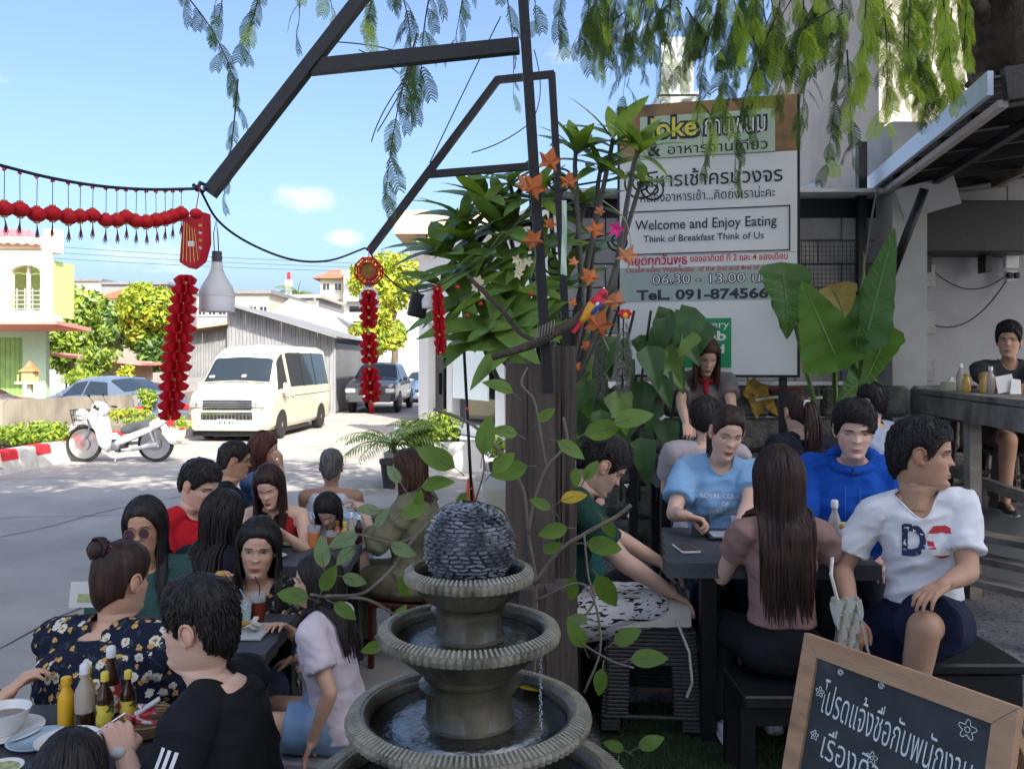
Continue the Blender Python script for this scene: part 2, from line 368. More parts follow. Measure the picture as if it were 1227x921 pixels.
 TO=thing(name,label,cat,loc,yaw)
 mk=lambda:(lambda q:(setattr(q,'M',LM.copy()),q)[1])(MB())
 toL=lambda p:IW@V(p)
 AR={}
 dflt={'table':(V((.14,.36,.17)),V((-.14,.36,.17))),'lap':(V((.12,.30,.06)),V((-.12,.30,.06))),'down':(V((.24,.05,-.10)),V((-.24,.05,-.10))),'side':(V((.27,-.05,-.05)),V((-.27,-.05,-.05)))}[arms]
 for i,k in enumerate('rl'):
  sg=1 if k=='r' else -1
  tg=dflt[i]*s if hands is None or hands[i]is None else toL(hands[i])
  pole=V((sg*.55,-.35,-1))
  if arms in ('side',):pole=V((sg*.3,-1,-.2))
  e,wr=ik(SH[k],tg,H['ua'],H['fa'],pole); AR[k]=(SH[k],e,wr)
 LG={}; fz=floor-root_w.z
 for i,k in enumerate('rl'):
  sg=1 if k=='r' else -1; hj=V((sg*.085*s*girth,0,0))
  if stand:an=V((sg*.10,.0,fz+.08)); kn,an=ik(hj,an,H['th'],H['shk'],V((0,1,0)))
  else:
   kn=toL(knees[i])if knees and knees[i]is not None else None
   an=toL(feet[i])if feet and feet[i]is not None else (V((sg*.12*s,.40*s,fz+.085*s))if kn is None else V((kn.x,kn.y-.03,fz+.085*s)))
   if kn is None:kn,an=ik(hj,an,H['th'],H['shk'],V((0,.6,1)))
   else:kn=hj+(kn-hj).normalized()*H['th']; an=kn+(an-kn).normalized()*min(H['shk']*1.05,(an-kn).length)
  LG[k]=(hj,kn,an)
 sk=SKIN[skin]if isinstance(skin,str)else skin; lipc=lip or ((.45,.09,.075)if fem else (sk[0]*.75,sk[1]*.55,sk[2]*.6))
 b=mk(); torso(b)
 b.cone(nb-nf[2]*.03,.055*s,HB+nf[2]*.018*s,(.044 if fem else .048)*s)
 for k in 'rl':
  sh,e,wr=AR[k]; mus=1.0 if fem else 1.14
  b.cone(c+(sh-c)*.3+f[2]*.012*s,.05*s,sh,.048*s*mus); b.cone(sh,.049*s*mus*(girth**.5),e,.036*s*mus); b.cone(e,.037*s*mus,lerp(e,wr,.35),.036*s*mus); b.cone(lerp(e,wr,.3),.036*s*mus,wr,.0235*s*mus)
  if legs:
   hj,kn,an=LG[k]; b.cone(hj,.085*s*(girth**.5),kn,.052*s*mus); b.cone(kn,.053*s*mus,lerp(kn,an,.3)-V((0,.01,0)),.055*s); b.cone(lerp(kn,an,.3)-V((0,.012,0)),.054*s,an,.034*s)
   b.cone(an-V((0,.02,.03))*s,.032*s,an+V((0,.13,-.05))*s,.025*s)
 vox={0:.022,1:.012,2:.009}[lod]
 body=bake(b,vox,3)
 hb=mk()
 for i,k in enumerate('rl'):
  sh,e,wr=AR[k]; d=(wr-e).normalized()
  pn=V((0,0,-1));
  if hand_dir and hand_dir[i]:
   hd=hand_dir[i]; d=(RZ.inverted()@V(hd[0])).normalized()if hd[0]else d; pn=RZ.inverted()@V(hd[1])
  elif abs(d.z)>.8:pn=V((-1 if k=='r' else 1,.2,0))
  add_hand(hb,wr,d,pn,s*(.92 if fem else 1.0),curl[i],1 if k=='r' else -1)
 hm=bake(hb,.0042 if lod>1 else (.0058 if lod==1 else .009),1)
 fr={0:(36,30),1:(84,66),2:(110,90)}[lod]; na,nz_=fr; az_=[]
 for i in range(na):
  u=i/na*2-1; az_.append(PI*(abs(u)**1.35)*(1 if u>0 else -1))
 zs=[]
 for j in range(nz_+1):
  u=j/nz_; zs.append(-.085+.321*(1-(1-u)**1.0)if False else -.085+.321*u)
 zs=sorted(set([z for z in zs if z<.228]+[.230,.2325,.2345,.2357,.236]))
 hv_=[]; hc=[]; hf=[]
 for z in zs:
  for a in az_:
   p=headpt(a,z,fem); hv_.append(LM@(HM@p)); hc.append(col_at(a,z,p,sk,lipc))
 na_=len(az_); nr_=len(zs)
 for j in range(nr_-1):
  for i in range(na_):hf.append((j*na_+i,j*na_+(i+1)%na_,(j+1)*na_+(i+1)%na_,(j+1)*na_+i))
 hf.append(tuple((nr_-1)*na_+i for i in range(na_)))
 em=MB(); em.M=LM@HM
 for sg in (1,-1):
  em.ball((sg*.074,-.008,.108),(.011,.021,.031),14,10,rotm(-12,0,sg*24)); em.ball((sg*.074,-.002,.085),(.008,.012,.012),10,6)
  em.tube([(sg*(.078+.004*math.sin(t_*PI)),-.008-.019*math.cos(R(230)*t_-R(40)),.112+.026*math.sin(R(230)*t_-R(40)))for t_ in [i/9 for i in range(10)]],.0045,6)
 verts=[v.co.copy()for v in body.vertices]; faces=[tuple(p.vertices)for p in body.polygons]; nb_=len(verts); cols=[(*sk,1)]*nb_
 verts+=[v.co.copy()for v in hm.vertices]; faces+=[tuple(i+nb_ for i in p.vertices)for p in hm.polygons]; n2=len(verts); cols+=[(sk[0]*1.02,sk[1]*.96,sk[2]*.94,1)]*(n2-nb_)
 verts+=hv_; faces+=[tuple(i+n2 for i in f_)for f_ in hf]; n3=len(verts); cols+=hc
 verts+=em.v; faces+=[tuple(i+n3 for i in f_)for f_ in em.f]; cols+=[(sk[0]*.97,sk[1]*.85,sk[2]*.8,1)]*len(em.v)
 me=bpy.data.meshes.new('body'); me.from_pydata(verts,[],faces); ca=me.color_attributes.new('Col','FLOAT_COLOR','POINT'); ca.data.foreach_set('color',[x for c_ in cols for x in c_])
 me.polygons.foreach_set('use_smooth',[True]*len(me.polygons)); me.materials.append(mat('skin',(1,1,1),attr='Col',rough=.48,var=.07,vs=14,bump=.12,bs=260,dist=.002,sss=.12,spec=.4)); me.update()
 link('body',me,TO); bpy.data.meshes.remove(body); bpy.data.meshes.remove(hm)
 HL=LM@HM
 dark=mat('lash',(.012,.008,.007),rough=.4,var=0); hmat=hair_mat(hair[1])
 if look!='none':
  for sg in (1,-1):
   q=MB(); q.M=HL; ex,ez=sg*.031,.117
   yo=headpt(math.asin(.031/.0715),.117,fem).y
   if look=='open':
    for r_,dy,mi,wd_,hh in ((1,.0003,0,.0138,.0047),(1,.0020,1,.0062,.0046)):
     q.cur=mi; q.ball((ex,yo+dy-.002,ez),(wd_,.0045,hh),16,10)
    q.cur=2; q.ball((ex-.0012,yo+.0068,ez+.002),(.0011,.0008,.0011),6,4)
    lid=[(ex+.0145*math.cos(R(a)),yo+.0032-.004*abs(math.cos(R(a))),ez+.0062*math.sin(R(a))+.0006)for a in range(8,173,16)]; q.cur=1; q.tube(lid,.00125,5)
    lid=[(ex+.0138*math.cos(R(a)),yo+.003-.004*abs(math.cos(R(a))),ez-.006*math.sin(R(a)))for a in range(8,173,16)]; q.cur=3; q.tube(lid,.0008,5)
   else:
    q.cur=4; q.ball((ex,yo-.0045,ez),(.0145,.0085,.0085),16,10)
    lid=[(ex+.0145*math.cos(R(a)),yo+.0038-.005*abs(math.cos(R(a))),ez-.0062*math.sin(R(a)))for a in range(4,177,14)]; q.cur=1; q.tube(lid,.0014,5)
   q.build('eye',[mat('eye_white',(.62,.58,.54),rough=.2,var=0),mat('iris',(.02,.011,.008),rough=.15,var=0),mat('eye_glint',(.9,.9,.9),rough=.1,var=0),mat('lid_line',(.14,.06,.04),rough=.6,var=0),mat('lid_'+str(skin),(sk[0]*.9,sk[1]*.82,sk[2]*.78),rough=.5,var=.02)],TO,smooth=180)
   q=MB(); q.M=HL; pts=[]
   for u in [i/7 for i in range(8)]:
    x_=.014+.034*u; z_=.1372+.0025*math.sin(u*PI)-.0035*u+(.001 if fem else -.001); a_=math.asin(min(.99,x_/.072)); pts.append((sg*x_,headpt(a_,z_,fem).y+.0006,z_))
   q.tube(pts,[(.0022 if fem else .003)*k_ for k_ in (.6,1,1,1,.9,.75,.5,.2)],6,flat=1)
   q.build('eyebrow',hmat if hair[1]!='grey' else dark,TO,smooth=180)
 parts={}; shirt_bvh=None
 torv={0:.02,1:.011,2:.008}[lod]
 if top:
  m_,slv=top['mat'],top.get('sleeve',.55); ez_=top.get('ease',.012); q=mk()
  torso(q,ez_,t0=top.get('hem',-.16),t1=top.get('t1',.96),eb=ez_+top.get('loose',.008))
  for k in 'rl':
   sh,e,wr=AR[k]; mus=1.0 if fem else 1.14; rr=.049*s*mus*(girth**.5)+ez_
   if slv>0:
    q.cone(c+(sh-c)*.3+f[2]*.012*s,.05*s+ez_*.8,sh,rr)
    if slv<=1:
     ep=lerp(sh,e,slv); q.tube([sh,lerp(sh,ep,.5),ep],[rr,rr*.98+.003,rr*.95+.006],20)
    else:
     ep=lerp(e,wr,slv-1); q.cone(sh,rr,e,.038*s*mus+ez_); q.cone(e,.04*s*mus+ez_,ep,.027*s+ez_)
  if slv==0:
   pass
  sm=bake(q,torv,2,'shirt')
  nkr=top.get('neck',.072)*s*.86; vd=top.get('vdepth',.0)*s
  bmm=bmesh.new(); bmm.from_mesh(sm); kill=[]; ctr=LM@(nb+nf[1]*.012*s); upv=nf[2]; X3=nf[0]; Y3=nf[1]
  cut_t=top.get('cut')
  for v in bmm.verts:
   d_=v.co-ctr; a_,b_,h_=d_.dot(X3),d_.dot(Y3),d_.dot(upv)
   if h_>-.16*s:
    lim=nkr; rr2=math.hypot(a_,b_*.85)
    if b_>0 and vd>0 and abs(a_)<nkr*(1+h_/(vd+.001))and h_>-vd:kill.append(v)
    elif rr2<nkr and h_>-.05*s:kill.append(v)
   if slv==0 and abs(a_)>H['shw']*top.get('arm',.93)and h_>-.19*s:kill.append(v)
   if cut_t and h_>-cut_t*s and not (abs(abs(a_)-.085*s)<.013*s):kill.append(v)
  kill=list(set(kill)); bmesh.ops.delete(bmm,geom=kill,context='VERTS')
  bmesh.ops.delete(bmm,geom=[v for v in bmm.verts if not v.link_faces],context='VERTS')
  for it in range(6):
   mv={}
   for v in bmm.verts:
    if v.is_boundary:
     nbr=[e_.other_vert(v)for e_ in v.link_edges if e_.is_boundary]
     if len(nbr)==2:mv[v]=v.co*.4+(nbr[0].co+nbr[1].co)*.3
   for v,c_ in mv.items():v.co=c_
  rib=MB(); seen=set(); be=[e_ for e_ in bmm.edges if e_.is_boundary]; loops_=[]
  for e_ in be:
   if e_ in seen:continue
   lp=[e_.verts[0],e_.verts[1]]; seen.add(e_)
   while True:
    nx=[x for x in lp[-1].link_edges if x.is_boundary and x not in seen]
    if not nx:break
    seen.add(nx[0]); lp.append(nx[0].other_vert(lp[-1]))
   if len(lp)>14:loops_.append([v.co.copy()for v in lp])
  bmm.to_mesh(sm); bmm.free()
  wrinkle(sm,top.get('wr',.006)*1.5,top.get('wf',9),seed); sm.polygons.foreach_set('use_smooth',[True]*len(sm.polygons))
  sm.materials.append(m_); so_=link(top.get('name','shirt'),sm,TO); parts['top']=so_
  sm.update(); shirt_bvh=BVHTree.FromPolygons([v.co.copy()for v in sm.vertices],[tuple(p.vertices)for p in sm.polygons])
  for lp in loops_:
   for it in range(2):lp=[lp[0]]+[(lp[i-1]+lp[i]*2+lp[i+1])/4 for i in range(1,len(lp)-1)]+[lp[-1]]
   rib.tube(lp,top.get('rib',.0045),6,cap=False)
  if rib.v:rib.build('neckline',top.get('ribmat')or m_,so_,smooth=180)
  if top.get('collar'):
   cb=MB(); cb.M=LM; cc=nb+nf[1]*.006*s-nf[2]*.012*s; pts=[]
   for i in range(21):
    a=2*PI*i/20; dz=-.035*s*max(0,math.cos(a))-top.get('vdepth',0)*s*.9*max(0,math.cos(a))**3
    pts.append(cc+nf[0]*math.sin(a)*(nkr+.006)+nf[1]*math.cos(a)*(nkr+.008)*1.02+nf[2]*(dz+.005))
   cb.tube(pts,top.get('cr',.006),8,cap=False,flat=1); cb.build('collar',top['collar'],TO,smooth=180)
 else:
  pass
 if bottom and legs:
  q=mk(); ez2=bottom.get('ease',.012); ln=bottom.get('len',2.0); fl=bottom.get('flare',.0)
  torso(q,ez2*.7,t1=.2 if not bottom.get('high')else .34)
  for k in 'rl':
   hj,kn,an=LG[k]; q.cone(hj,.088*s*(girth**.5)+ez2,hj+(kn-hj)*min(1,ln)*.55,.075*s+ez2)
   if ln<=1:q.tube([hj,lerp(hj,kn,ln)],[.085*s+ez2,lerp(.085,.055,ln)*s+ez2+fl+.006],20)
   else:
    q.cone(hj,.085*s+ez2,kn,.056*s+ez2); q.tube([kn,lerp(kn,an,(ln-1)*.5),lerp(kn,an,ln-1)],[.055*s+ez2,.05*s+ez2+fl*.5,.04*s+ez2+fl],18)
  if bottom.get('skirt'):
   hj,kn,an=LG['r']; q.cone(V((0,.1,-.01))*s,.11*s,(LG['r'][1]+LG['l'][1])/2,.08*s)
  pm=bake(q,torv,2,'trousers'); wrinkle(pm,bottom.get('wr',.006),8,seed+3); pm.polygons.foreach_set('use_smooth',[True]*len(pm.polygons)); pm.materials.append(bottom['mat'])
  parts['bottom']=link(bottom.get('name','trousers'),pm,TO)
 if shoes and legs:
  for k in 'rl':
   hj,kn,an=LG[k]; q=mk(); an0=an+V((0,0,-.085*s)); yk=V((0,1,0))
   secs=[]
   for t_,w_,h_ in ((-.075,.018,.03),(-.065,.034,.062),(-.03,.038,.085),(.03,.038,.078),(.09,.043,.055),(.14,.045,.042),(.175,.036,.032),(.195,.014,.018)):
    secs.append((an0+V((0,t_*s,h_*.5*s)),w_*s,h_*.5*s,V((1,0,0)),V((0,0,1))))
   loft(q,secs,18); so2=q.build('shoe',shoes,TO,smooth=60,fixn=True)
   q=mk(); loft(q,[(c_[0]*1.0-V((0,0,c_[2]-.0))+V((0,0,.008)),c_[1]+.004,.009,c_[3],c_[4])for c_ in secs],18); q.build('sole',mat('sole_white',(.55,.55,.55),rough=.6),so2,smooth=60,fixn=True)
 hs,hcn=hair[0],hair[1]; hr_=random.Random(seed*17+5)
 long_=hs in ('long','tail','bob','bun')
 fz_=.178 if long_ else .172
 def hairline(a):
  d_=abs(math.degrees(a));
  if d_<28:return lerp(.186,.180,d_/28)if long_ else lerp(.176,.17,d_/28)
  if d_<52:return lerp(.180,.150,(d_-28)/24)
  if d_<66:return lerp(.150,.115,(d_-52)/14)
  if d_<78:return lerp(.115,.095 if long_ else .098,(d_-66)/12)
  if d_<105:return .137 if not long_ else .11
  if d_<120:return lerp(.137,.06,(d_-105)/15)if not long_ else .06
  return lerp(.06,.02,(d_-120)/60)if not long_ else lerp(.06,.01,(d_-120)/60)
 if hs=='none':pass
 else:
  th={'short':.014,'long':.014,'tail':.010,'bun':.010,'bob':.016,'crop':.006}[hs]*hair[2].get('vol',1.0)if len(hair)>2 else {'short':.014,'long':.014,'tail':.010,'bun':.010,'bob':.016,'crop':.006}[hs]
  opt=hair[2]if len(hair)>2 else {}
  q=MB(); q.M=HL; na2=72 if lod else 36; nz2=26 if lod else 14
  def hp_(a,z,ex=0.0):
   p=headpt(a,min(z,.2358),fem,feat=False); hl=hairline(a); k_=max(0,min(1,(z-hl)/.022));
   ctr_=V((0,-.012,.12)); n_=(p-ctr_).normalized()
   topb=.5*max(0,(z-.17)/.06)*(1 if math.cos(a)>-.2 else .6); e_=th*(.25+.75*k_**.7)*(1+topb)+ex
   rough_=noise.noise(V((math.sin(a)*5,math.cos(a)*5,z*26+seed)))*.004*(1 if hs in ('short','crop')else .6)+noise.noise(V((a*9,z*14,seed)))*.0018
   return p+n_*(e_+rough_*(k_))
  rows=[]
  for j in range(nz2+1):
   u=j/nz2; row=[]
   for i in range(na2):
    a=-PI+2*PI*i/na2; hl=hairline(a)+noise.noise(V((a*6,seed,3)))*.003; z=hl+(.2358-hl)*math.sin(u*PI/2)
    row.append(hp_(a,z))
   rows.append(row)
  vs=[p for r_ in rows for p in r_]; fs=[]
  for j in range(nz2):
   for i in range(na2):fs.append((j*na2+i,j*na2+(i+1)%na2,(j+1)*na2+(i+1)%na2,(j+1)*na2+i))
  fs.append(tuple(nz2*na2+i for i in range(na2)))
  o_=len(vs); vs+=[headpt(-PI+2*PI*i/na2,hairline(-PI+2*PI*i/na2),fem,feat=False)*.985 for i in range(na2)]
  for i in range(na2):fs.append((o_+i,o_+(i+1)%na2,(i+1)%na2,i))
  q.add(vs,fs)
  nt_={0:60,1:420,2:900}[lod]if hs in ('short','crop')else 0
  for i in range(nt_):
   a=hr_.uniform(-PI,PI); hl=hairline(a); u=hr_.random()**.6; z=hl+(.232-hl)*(1-u)**.8
   p0=hp_(a,z,.001); dz=-.024 if abs(a)>.9 else -.012; L_=hr_.uniform(.7,1.3)*(.55 if hs=='crop' else 1)
   sw=opt.get('sweep',.25); a2=a+sw*hr_.uniform(.2,1.2)*(1 if hs=='short' else .3)
   p1=hp_(a2 if abs(a)<1.2 else a+hr_.uniform(-.06,.06),max(z+dz*L_,hl-.004),.003*hr_.random());
   pm_=(p0+p1)/2+(p0-V((0,-.01,.11))).normalized()*(.004 if hs!='crop' else .001)
   q.tube([p0-(p0-V((0,-.01,.11))).normalized()*.004,pm_,p1],[.0035,.0032,.0008],4,cap=False)
  locks=MB(); locks.M=LM
  if hs in ('long','bob','tail'):
   nl={0:44,1:120,2:210}[lod]; Lh=opt.get('len',.45)*s
   wave=opt.get('wave',.006); frontL=opt.get('front',1.0)
   part=opt.get('part',0.0)
   for i in range(nl):
    u=i/nl
    if hs=='tail':
     a0=PI; st=HM@V((hr_.uniform(-.018,.018),-.118-hr_.uniform(0,.012),opt.get('tz',.135)+hr_.uniform(-.014,.014)))
     pts=[st]; d_=V((hr_.uniform(-.5,.5),-.9,.1)).normalized(); p=st.copy(); vel=(HM.to_3x3().normalized()@d_)*.02; seg=14
     for j in range(seg):vel=vel+V((0,.001*(j>3),-.011)); vel=vel.normalized()*(Lh/seg); p=p+vel+V((hr_.uniform(-1,1),hr_.uniform(-1,1),0))*.0022; pts.append(p.copy())
    else:
     aa=PI*(.30+.70*((u*2)%1))*(1 if u<.5 else -1); aa+=hr_.uniform(-.05,.05)
     if frontL<1 and abs(aa)<PI*(1-frontL):aa=PI*hr_.uniform(1-frontL,1)*(1 if aa>0 else -1)
     lay=hr_.random(); pts=[]
     C0=V((0,-.012,.125)); el_=(.0735+th*(1.1+.35*lay),.098+th*(1.15+.3*lay),.111+th*(.9+.3*lay))
     yp=hr_.uniform(-.06,.055)if abs(aa)>1.5 else hr_.uniform(.0,.062); sgn=1 if aa>0 else -1
     d0=V((part*.03+sgn*.006,yp,.10)).normalized(); d1=V((math.sin(aa),math.cos(aa)-(.1 if abs(aa)<1.4 else 0),-.12)).normalized()
     for j in range(9):
      dd_=d0.slerp(d1,j/8); rr_=1/math.sqrt((dd_.x/el_[0])**2+(dd_.y/el_[1])**2+(dd_.z/el_[2])**2); pts.append(HM@(C0+dd_*rr_))
     p=pts[-1].copy(); seg=max(6,int(Lh/.035)); dv=(pts[-1]-pts[-2]).normalized(); out_=V((p.x-HB.x,p.y-HB.y,0)); out_=out_.normalized()if out_.length>1e-4 else V((0,-1,0))
     Lk=Lh*hr_.uniform(.86,1.04)*(1-.15*(abs(aa)<1.4))-.10*s
     for j in range(seg):
      dv=(dv*.45+V((0,0,-1))*.55).normalized(); p=p+dv*(Lk/seg)-out_*(.0016 if j<5 else 0)
      p=p+V((noise.noise(V((u*60,j*.5,seed))),noise.noise(V((u*60,j*.5,seed+9))),0))*wave
      pts.append(p.copy())
    if shirt_bvh is not None or True:
     np_=[]
     push=V((0,0,0))
     for j,p in enumerate(pts):
      p=p+push
      if j>7 and shirt_bvh is not None:
       pl=LM@p; lc,nr2,_,dist_=shirt_bvh.find_nearest(pl,.12)
       if lc is not None:
        dd=(pl-lc).dot(nr2); need=.008+.012*((i*37%10)/10)
        if dd<need:
         nh=V((nr2.x*.35,nr2.y,nr2.z*.3)); nh=nh.normalized()if nh.length>.1 else V((out_.x,out_.y,0))if hs!='tail' else V((0,-1,0))
         delta=nh*(need-dd)/max(.45,nh.dot(nr2)); delta=delta if delta.length<.05 else delta.normalized()*.05; p=p+delta; push=push+delta*.8
      np_.append(p)
     pts=np_
    r0={'tail':.006}.get(hs,.0085 if lod else .014)*s; m__=len(pts)
    locks.tube(pts,[r0*(.6 if j==0 else 1)*(1-.85*max(0,(j/(m__-1)-.72)/.28)**1.2)for j in range(m__)],5,cap=False,flat=.7)
  if hs=='bun':
   bx=opt.get('pos',(0,-.12,.16)); q.ball(bx,opt.get('r',.042),18,12)
   for i in range(26):
    a=hr_.uniform(0,2*PI); q.tube([V(bx)+V((math.cos(a+t_*1.4)*.04,math.sin(t_*2+i)*.012,math.sin(a+t_*1.4)*.04))for t_ in (0,.4,.8,1.2)],[.003,.005,.005,.002],5)
  ho=q.build('hair',hmat,TO,smooth=180)
  if locks.v:locks.build('hair_strands',hmat,ho,smooth=180)
 info=dict(root=TO,LM=LM,HM=HM,HL=HL,AR=AR,LG=LG,WM=WM,bvh=shirt_bvh,sp=sp,nb=nb,nf=nf,parts=parts,rz=root_w.z,mk=mk,s=s)
 return info
def on_shirt(info,me,origin,xdir,ydir,proj,m,name,off=.0035,sub=2,parent=None):
 """lay a flat mesh (x,y) on the shirt: origin/dirs in local (root) space, projected along proj"""
 bmm=bmesh.new(); bmm.from_mesh(me); bmesh.ops.triangulate(bmm,faces=bmm.faces)
 if sub:bmesh.ops.subdivide_edges(bmm,edges=[e for e in bmm.edges if e.calc_length()>.012],cuts=sub,use_grid_fill=False)
 LM=info['LM']; pj=V(proj).normalized()
 for v in bmm.verts:
  p=LM@(V(origin)+V(xdir)*v.co.x+V(ydir)*v.co.y); h,n_,_,_=info['bvh'].ray_cast(p-pj*.35,pj,.8)
  v.co=(h-pj*off)if h is not None else p
 bmm.to_mesh(me); bmm.free(); me.materials.clear(); me.materials.append(m); return link(name,me,parent or info['parts']['top'])
def cloth(name,col,**k):
 d=dict(rough=.85,var=.08,vs=5,bump=.25,bs=420,sheen=.0,dist=.002,spec=.2); d.update(k); return mat('cloth_'+name,col,**d)
lerp_=lambda a,b,t:a+(b-a)*t
# ================================================================ setting
def plane(name,x0,y0,x1,y1,z,m,th=0.0):
 q=MB();
 if th:q.box(((x0+x1)/2,(y0+y1)/2,z-th/2),(x1-x0,y1-y0,th))
 else:q.quad((x0,y0,z),(x1,y0,z),(x1,y1,z),(x0,y1,z))
 return struct(q.build(name,m))
M_road=mat('asphalt',(.31,.29,.265),rough=.88,var=.14,vs=.9,col2=(.37,.345,.315),bump=.5,bs=90,dist=.01)
M_gravel=mat('gravel',(.19,.188,.185),rough=.9,var=.5,vs=55,col2=(.24,.235,.23),bump=1.0,bs=70,dist=.02)
M_conc=mat('concrete_old',(.22,.195,.155),rough=.9,var=.3,vs=2.2,col2=(.13,.11,.09),c2=(.5,.72),bump=.5,bs=30,stretch=(1,1,.35))
M_white=mat('white_paint',(.66,.65,.62),rough=.6,var=.06,vs=2)
M_cream=mat('cream_paint',(.60,.575,.42),rough=.75,var=.07,vs=1.2)
M_black=mat('black_metal',(.012,.012,.014),rough=.42,var=.2,vs=12,bump=.15,bs=50)
M_glass=mat('dark_glass',(.02,.028,.035),rough=.06,var=0,spec=.8)
M_blackp=mat('black_plastic',(.015,.015,.018),rough=.5,var=.1)
M_chrome=mat('chrome',(.75,.76,.78),rough=.16,metal=1,var=.03)
M_rubber=mat('rubber',(.018,.018,.018),rough=.8,var=.15)
M_redp=mat('red_paint',(.55,.02,.022),rough=.55,var=.12,vs=6)
plane('road',-260,-60,420,700,0,M_road)
M_seam=mat('tar_seam',(.05,.05,.052),rough=.7,var=.3,vs=20); M_patch=mat('asphalt_patch',(.15,.148,.15),rough=.9,var=.2,vs=4,bump=.6,bs=110)
def ribbon(pts,w_):
 q=MB(); rows=[]
 for i,p in enumerate(pts):d=(V((*pts[min(i+1,len(pts)-1)],0))-V((*pts[max(i-1,0)],0))).normalized(); n_=V((-d.y,d.x,0))*w_*rnd.uniform(.4,1.1); rows.append([V((*p,.004))-n_,V((*p,.004))+n_])
 q.grid(rows); return q
for k,(a,b,w_)in enumerate((((-8,9.5),(-1,10.6),.012),((-6.8,4),(-3.2,16),.010),((-3.6,3),(-2.4,12),.012),((-8,13),(-3,14.2),.010),((-5,6.5),(-8,8.4),.008),((-2.8,8),(-.6,8.6),.009))):
 pts=[(lerp_(a[0],b[0],t_/30)+.10*noise.noise(V((t_*.35,k*5,1))),lerp_(a[1],b[1],t_/30)+.12*noise.noise(V((t_*.35,k*5,9))))for t_ in range(31)]; struct(ribbon(pts,w_).build('road_crack',M_seam))
for x0,y0,w_,h_ in ((-3.4,6.4,.7,1.6),):
 q=MB(); q.add([(x0+w_*(.5+.5*math.cos(a))+.05*noise.noise(V((a,x0,2))),y0+h_*(.5+.5*math.sin(a))+.05*noise.noise(V((a*2,x0,5))),.004)for a in [k*PI/12 for k in range(24)]],[tuple(range(24))]); struct(q.build('road_patch',M_patch))
q=MB(); q.box((-14.0,26,.06),(11.4,44,.12)); struct(q.build('soil_verge',mat('soil',(.16,.125,.08),rough=.95,var=.3,vs=3,col2=(.09,.10,.04),bump=.6,bs=25)))
q=MB(); q.add([(x,y,z)for z in (0,TZ)for x,y in ((.33,-2.5),(.33,2.55),(.02,2.75),(.02,7.6),(9,7.6),(9,-2.5))],[(6,7,8,9,10,11)]+[(i,(i+1)%6,(i+1)%6+6,i+6)for i in range(6)]); struct(q.build('terrace',M_gravel,fixn=True))
plane('artificial_turf',.36,1.2,1.42,3.72,TZ+.012,mat('turf_base',(.02,.035,.014),rough=.95,var=.3,vs=30))
q=MB()
for i in range(17000):
 x=rnd.uniform(.37,1.41); y=rnd.uniform(2.3,3.71); a=rnd.uniform(0,6.3); h=rnd.uniform(.010,.022); dx,dy=.0022*math.cos(a),.0022*math.sin(a)
 lx,ly=jit(.009),jit(.009); q.add([(x-dx,y-dy,TZ+.012),(x+dx,y+dy,TZ+.012),(x+lx,y+ly,TZ+.012+h)],[(0,1,2)])
tag(stuff(q.build('turf_blades',mat('turf',(.035,.075,.022),rough=.6,var=.4,vs=40))),'dark green artificial grass mat under the black tables','artificial grass')
q=MB()
for i in range(2600):
 x=rnd.uniform(.3,3.4); y=rnd.uniform(2.6,7.4)
 if x<1.42 and y<3.72:continue
 r_=rnd.uniform(.004,.011); q.ball((x,y,TZ+r_*.4),(r_,r_*rnd.uniform(.6,1),r_*.6),5,3,rotm(0,0,rnd.uniform(0,180)))
tag(stuff(q.build('gravel_stones',mat('stone_bits',(.16,.16,.17),rough=.85,var=.5,vs=30))),'small loose grey gravel scattered over the terrace floor','gravel')
kb=thing('painted_kerb','low red and white painted concrete kerb along the road edge','kerb',(0,0,0));
M_kw=mat('kerb_white',(.60,.58,.52),rough=.8,var=.16,vs=5,col2=(.45,.42,.36),c2=(.55,.8),bump=.3)
M_kr=mat('kerb_red',(.60,.02,.03),rough=.7,var=.15,vs=6,col2=(.5,.10,.09),c2=(.6,.8))
L_=.46
def kx(y):return -8.28+(y-13.5)*.05
for i in range(62):
 y0=9.0+i*L_; y1=y0+L_-.02; x0,x1=kx(y0),kx(y1); q=MB(); z1=.38
 pts=[(0,0),(-.30,0),(-.30,z1),(-.10,z1),(-.07,z1-.03),(-.045,z1-.17)]
 q.add([(x0+a,y0,b)for a,b in pts]+[(x1+a,y1,b)for a,b in pts],[tuple(range(6)),tuple(range(11,5,-1))]+[(k,k+6,(k+1)%6+6,(k+1)%6)for k in range(6)])
 q.build('kerb_block',M_kw,kb,fixn=True)
 if i%2==0:
  q=MB(); pts=[(-.306,z1-.12),(-.306,z1+.005),(-.097,z1+.005),(-.063,z1-.025),(-.040,z1-.165),(-.30,z1-.165)]
  q.add([(x0+a,y0+.01,b)for a,b in pts]+[(x1+a,y1-.01,b)for a,b in pts],[tuple(range(6)),tuple(range(11,5,-1))]+[(k,k+6,(k+1)%6+6,(k+1)%6)for k in range(6)])
  q.build('kerb_paint',M_kr,kb,fixn=True)
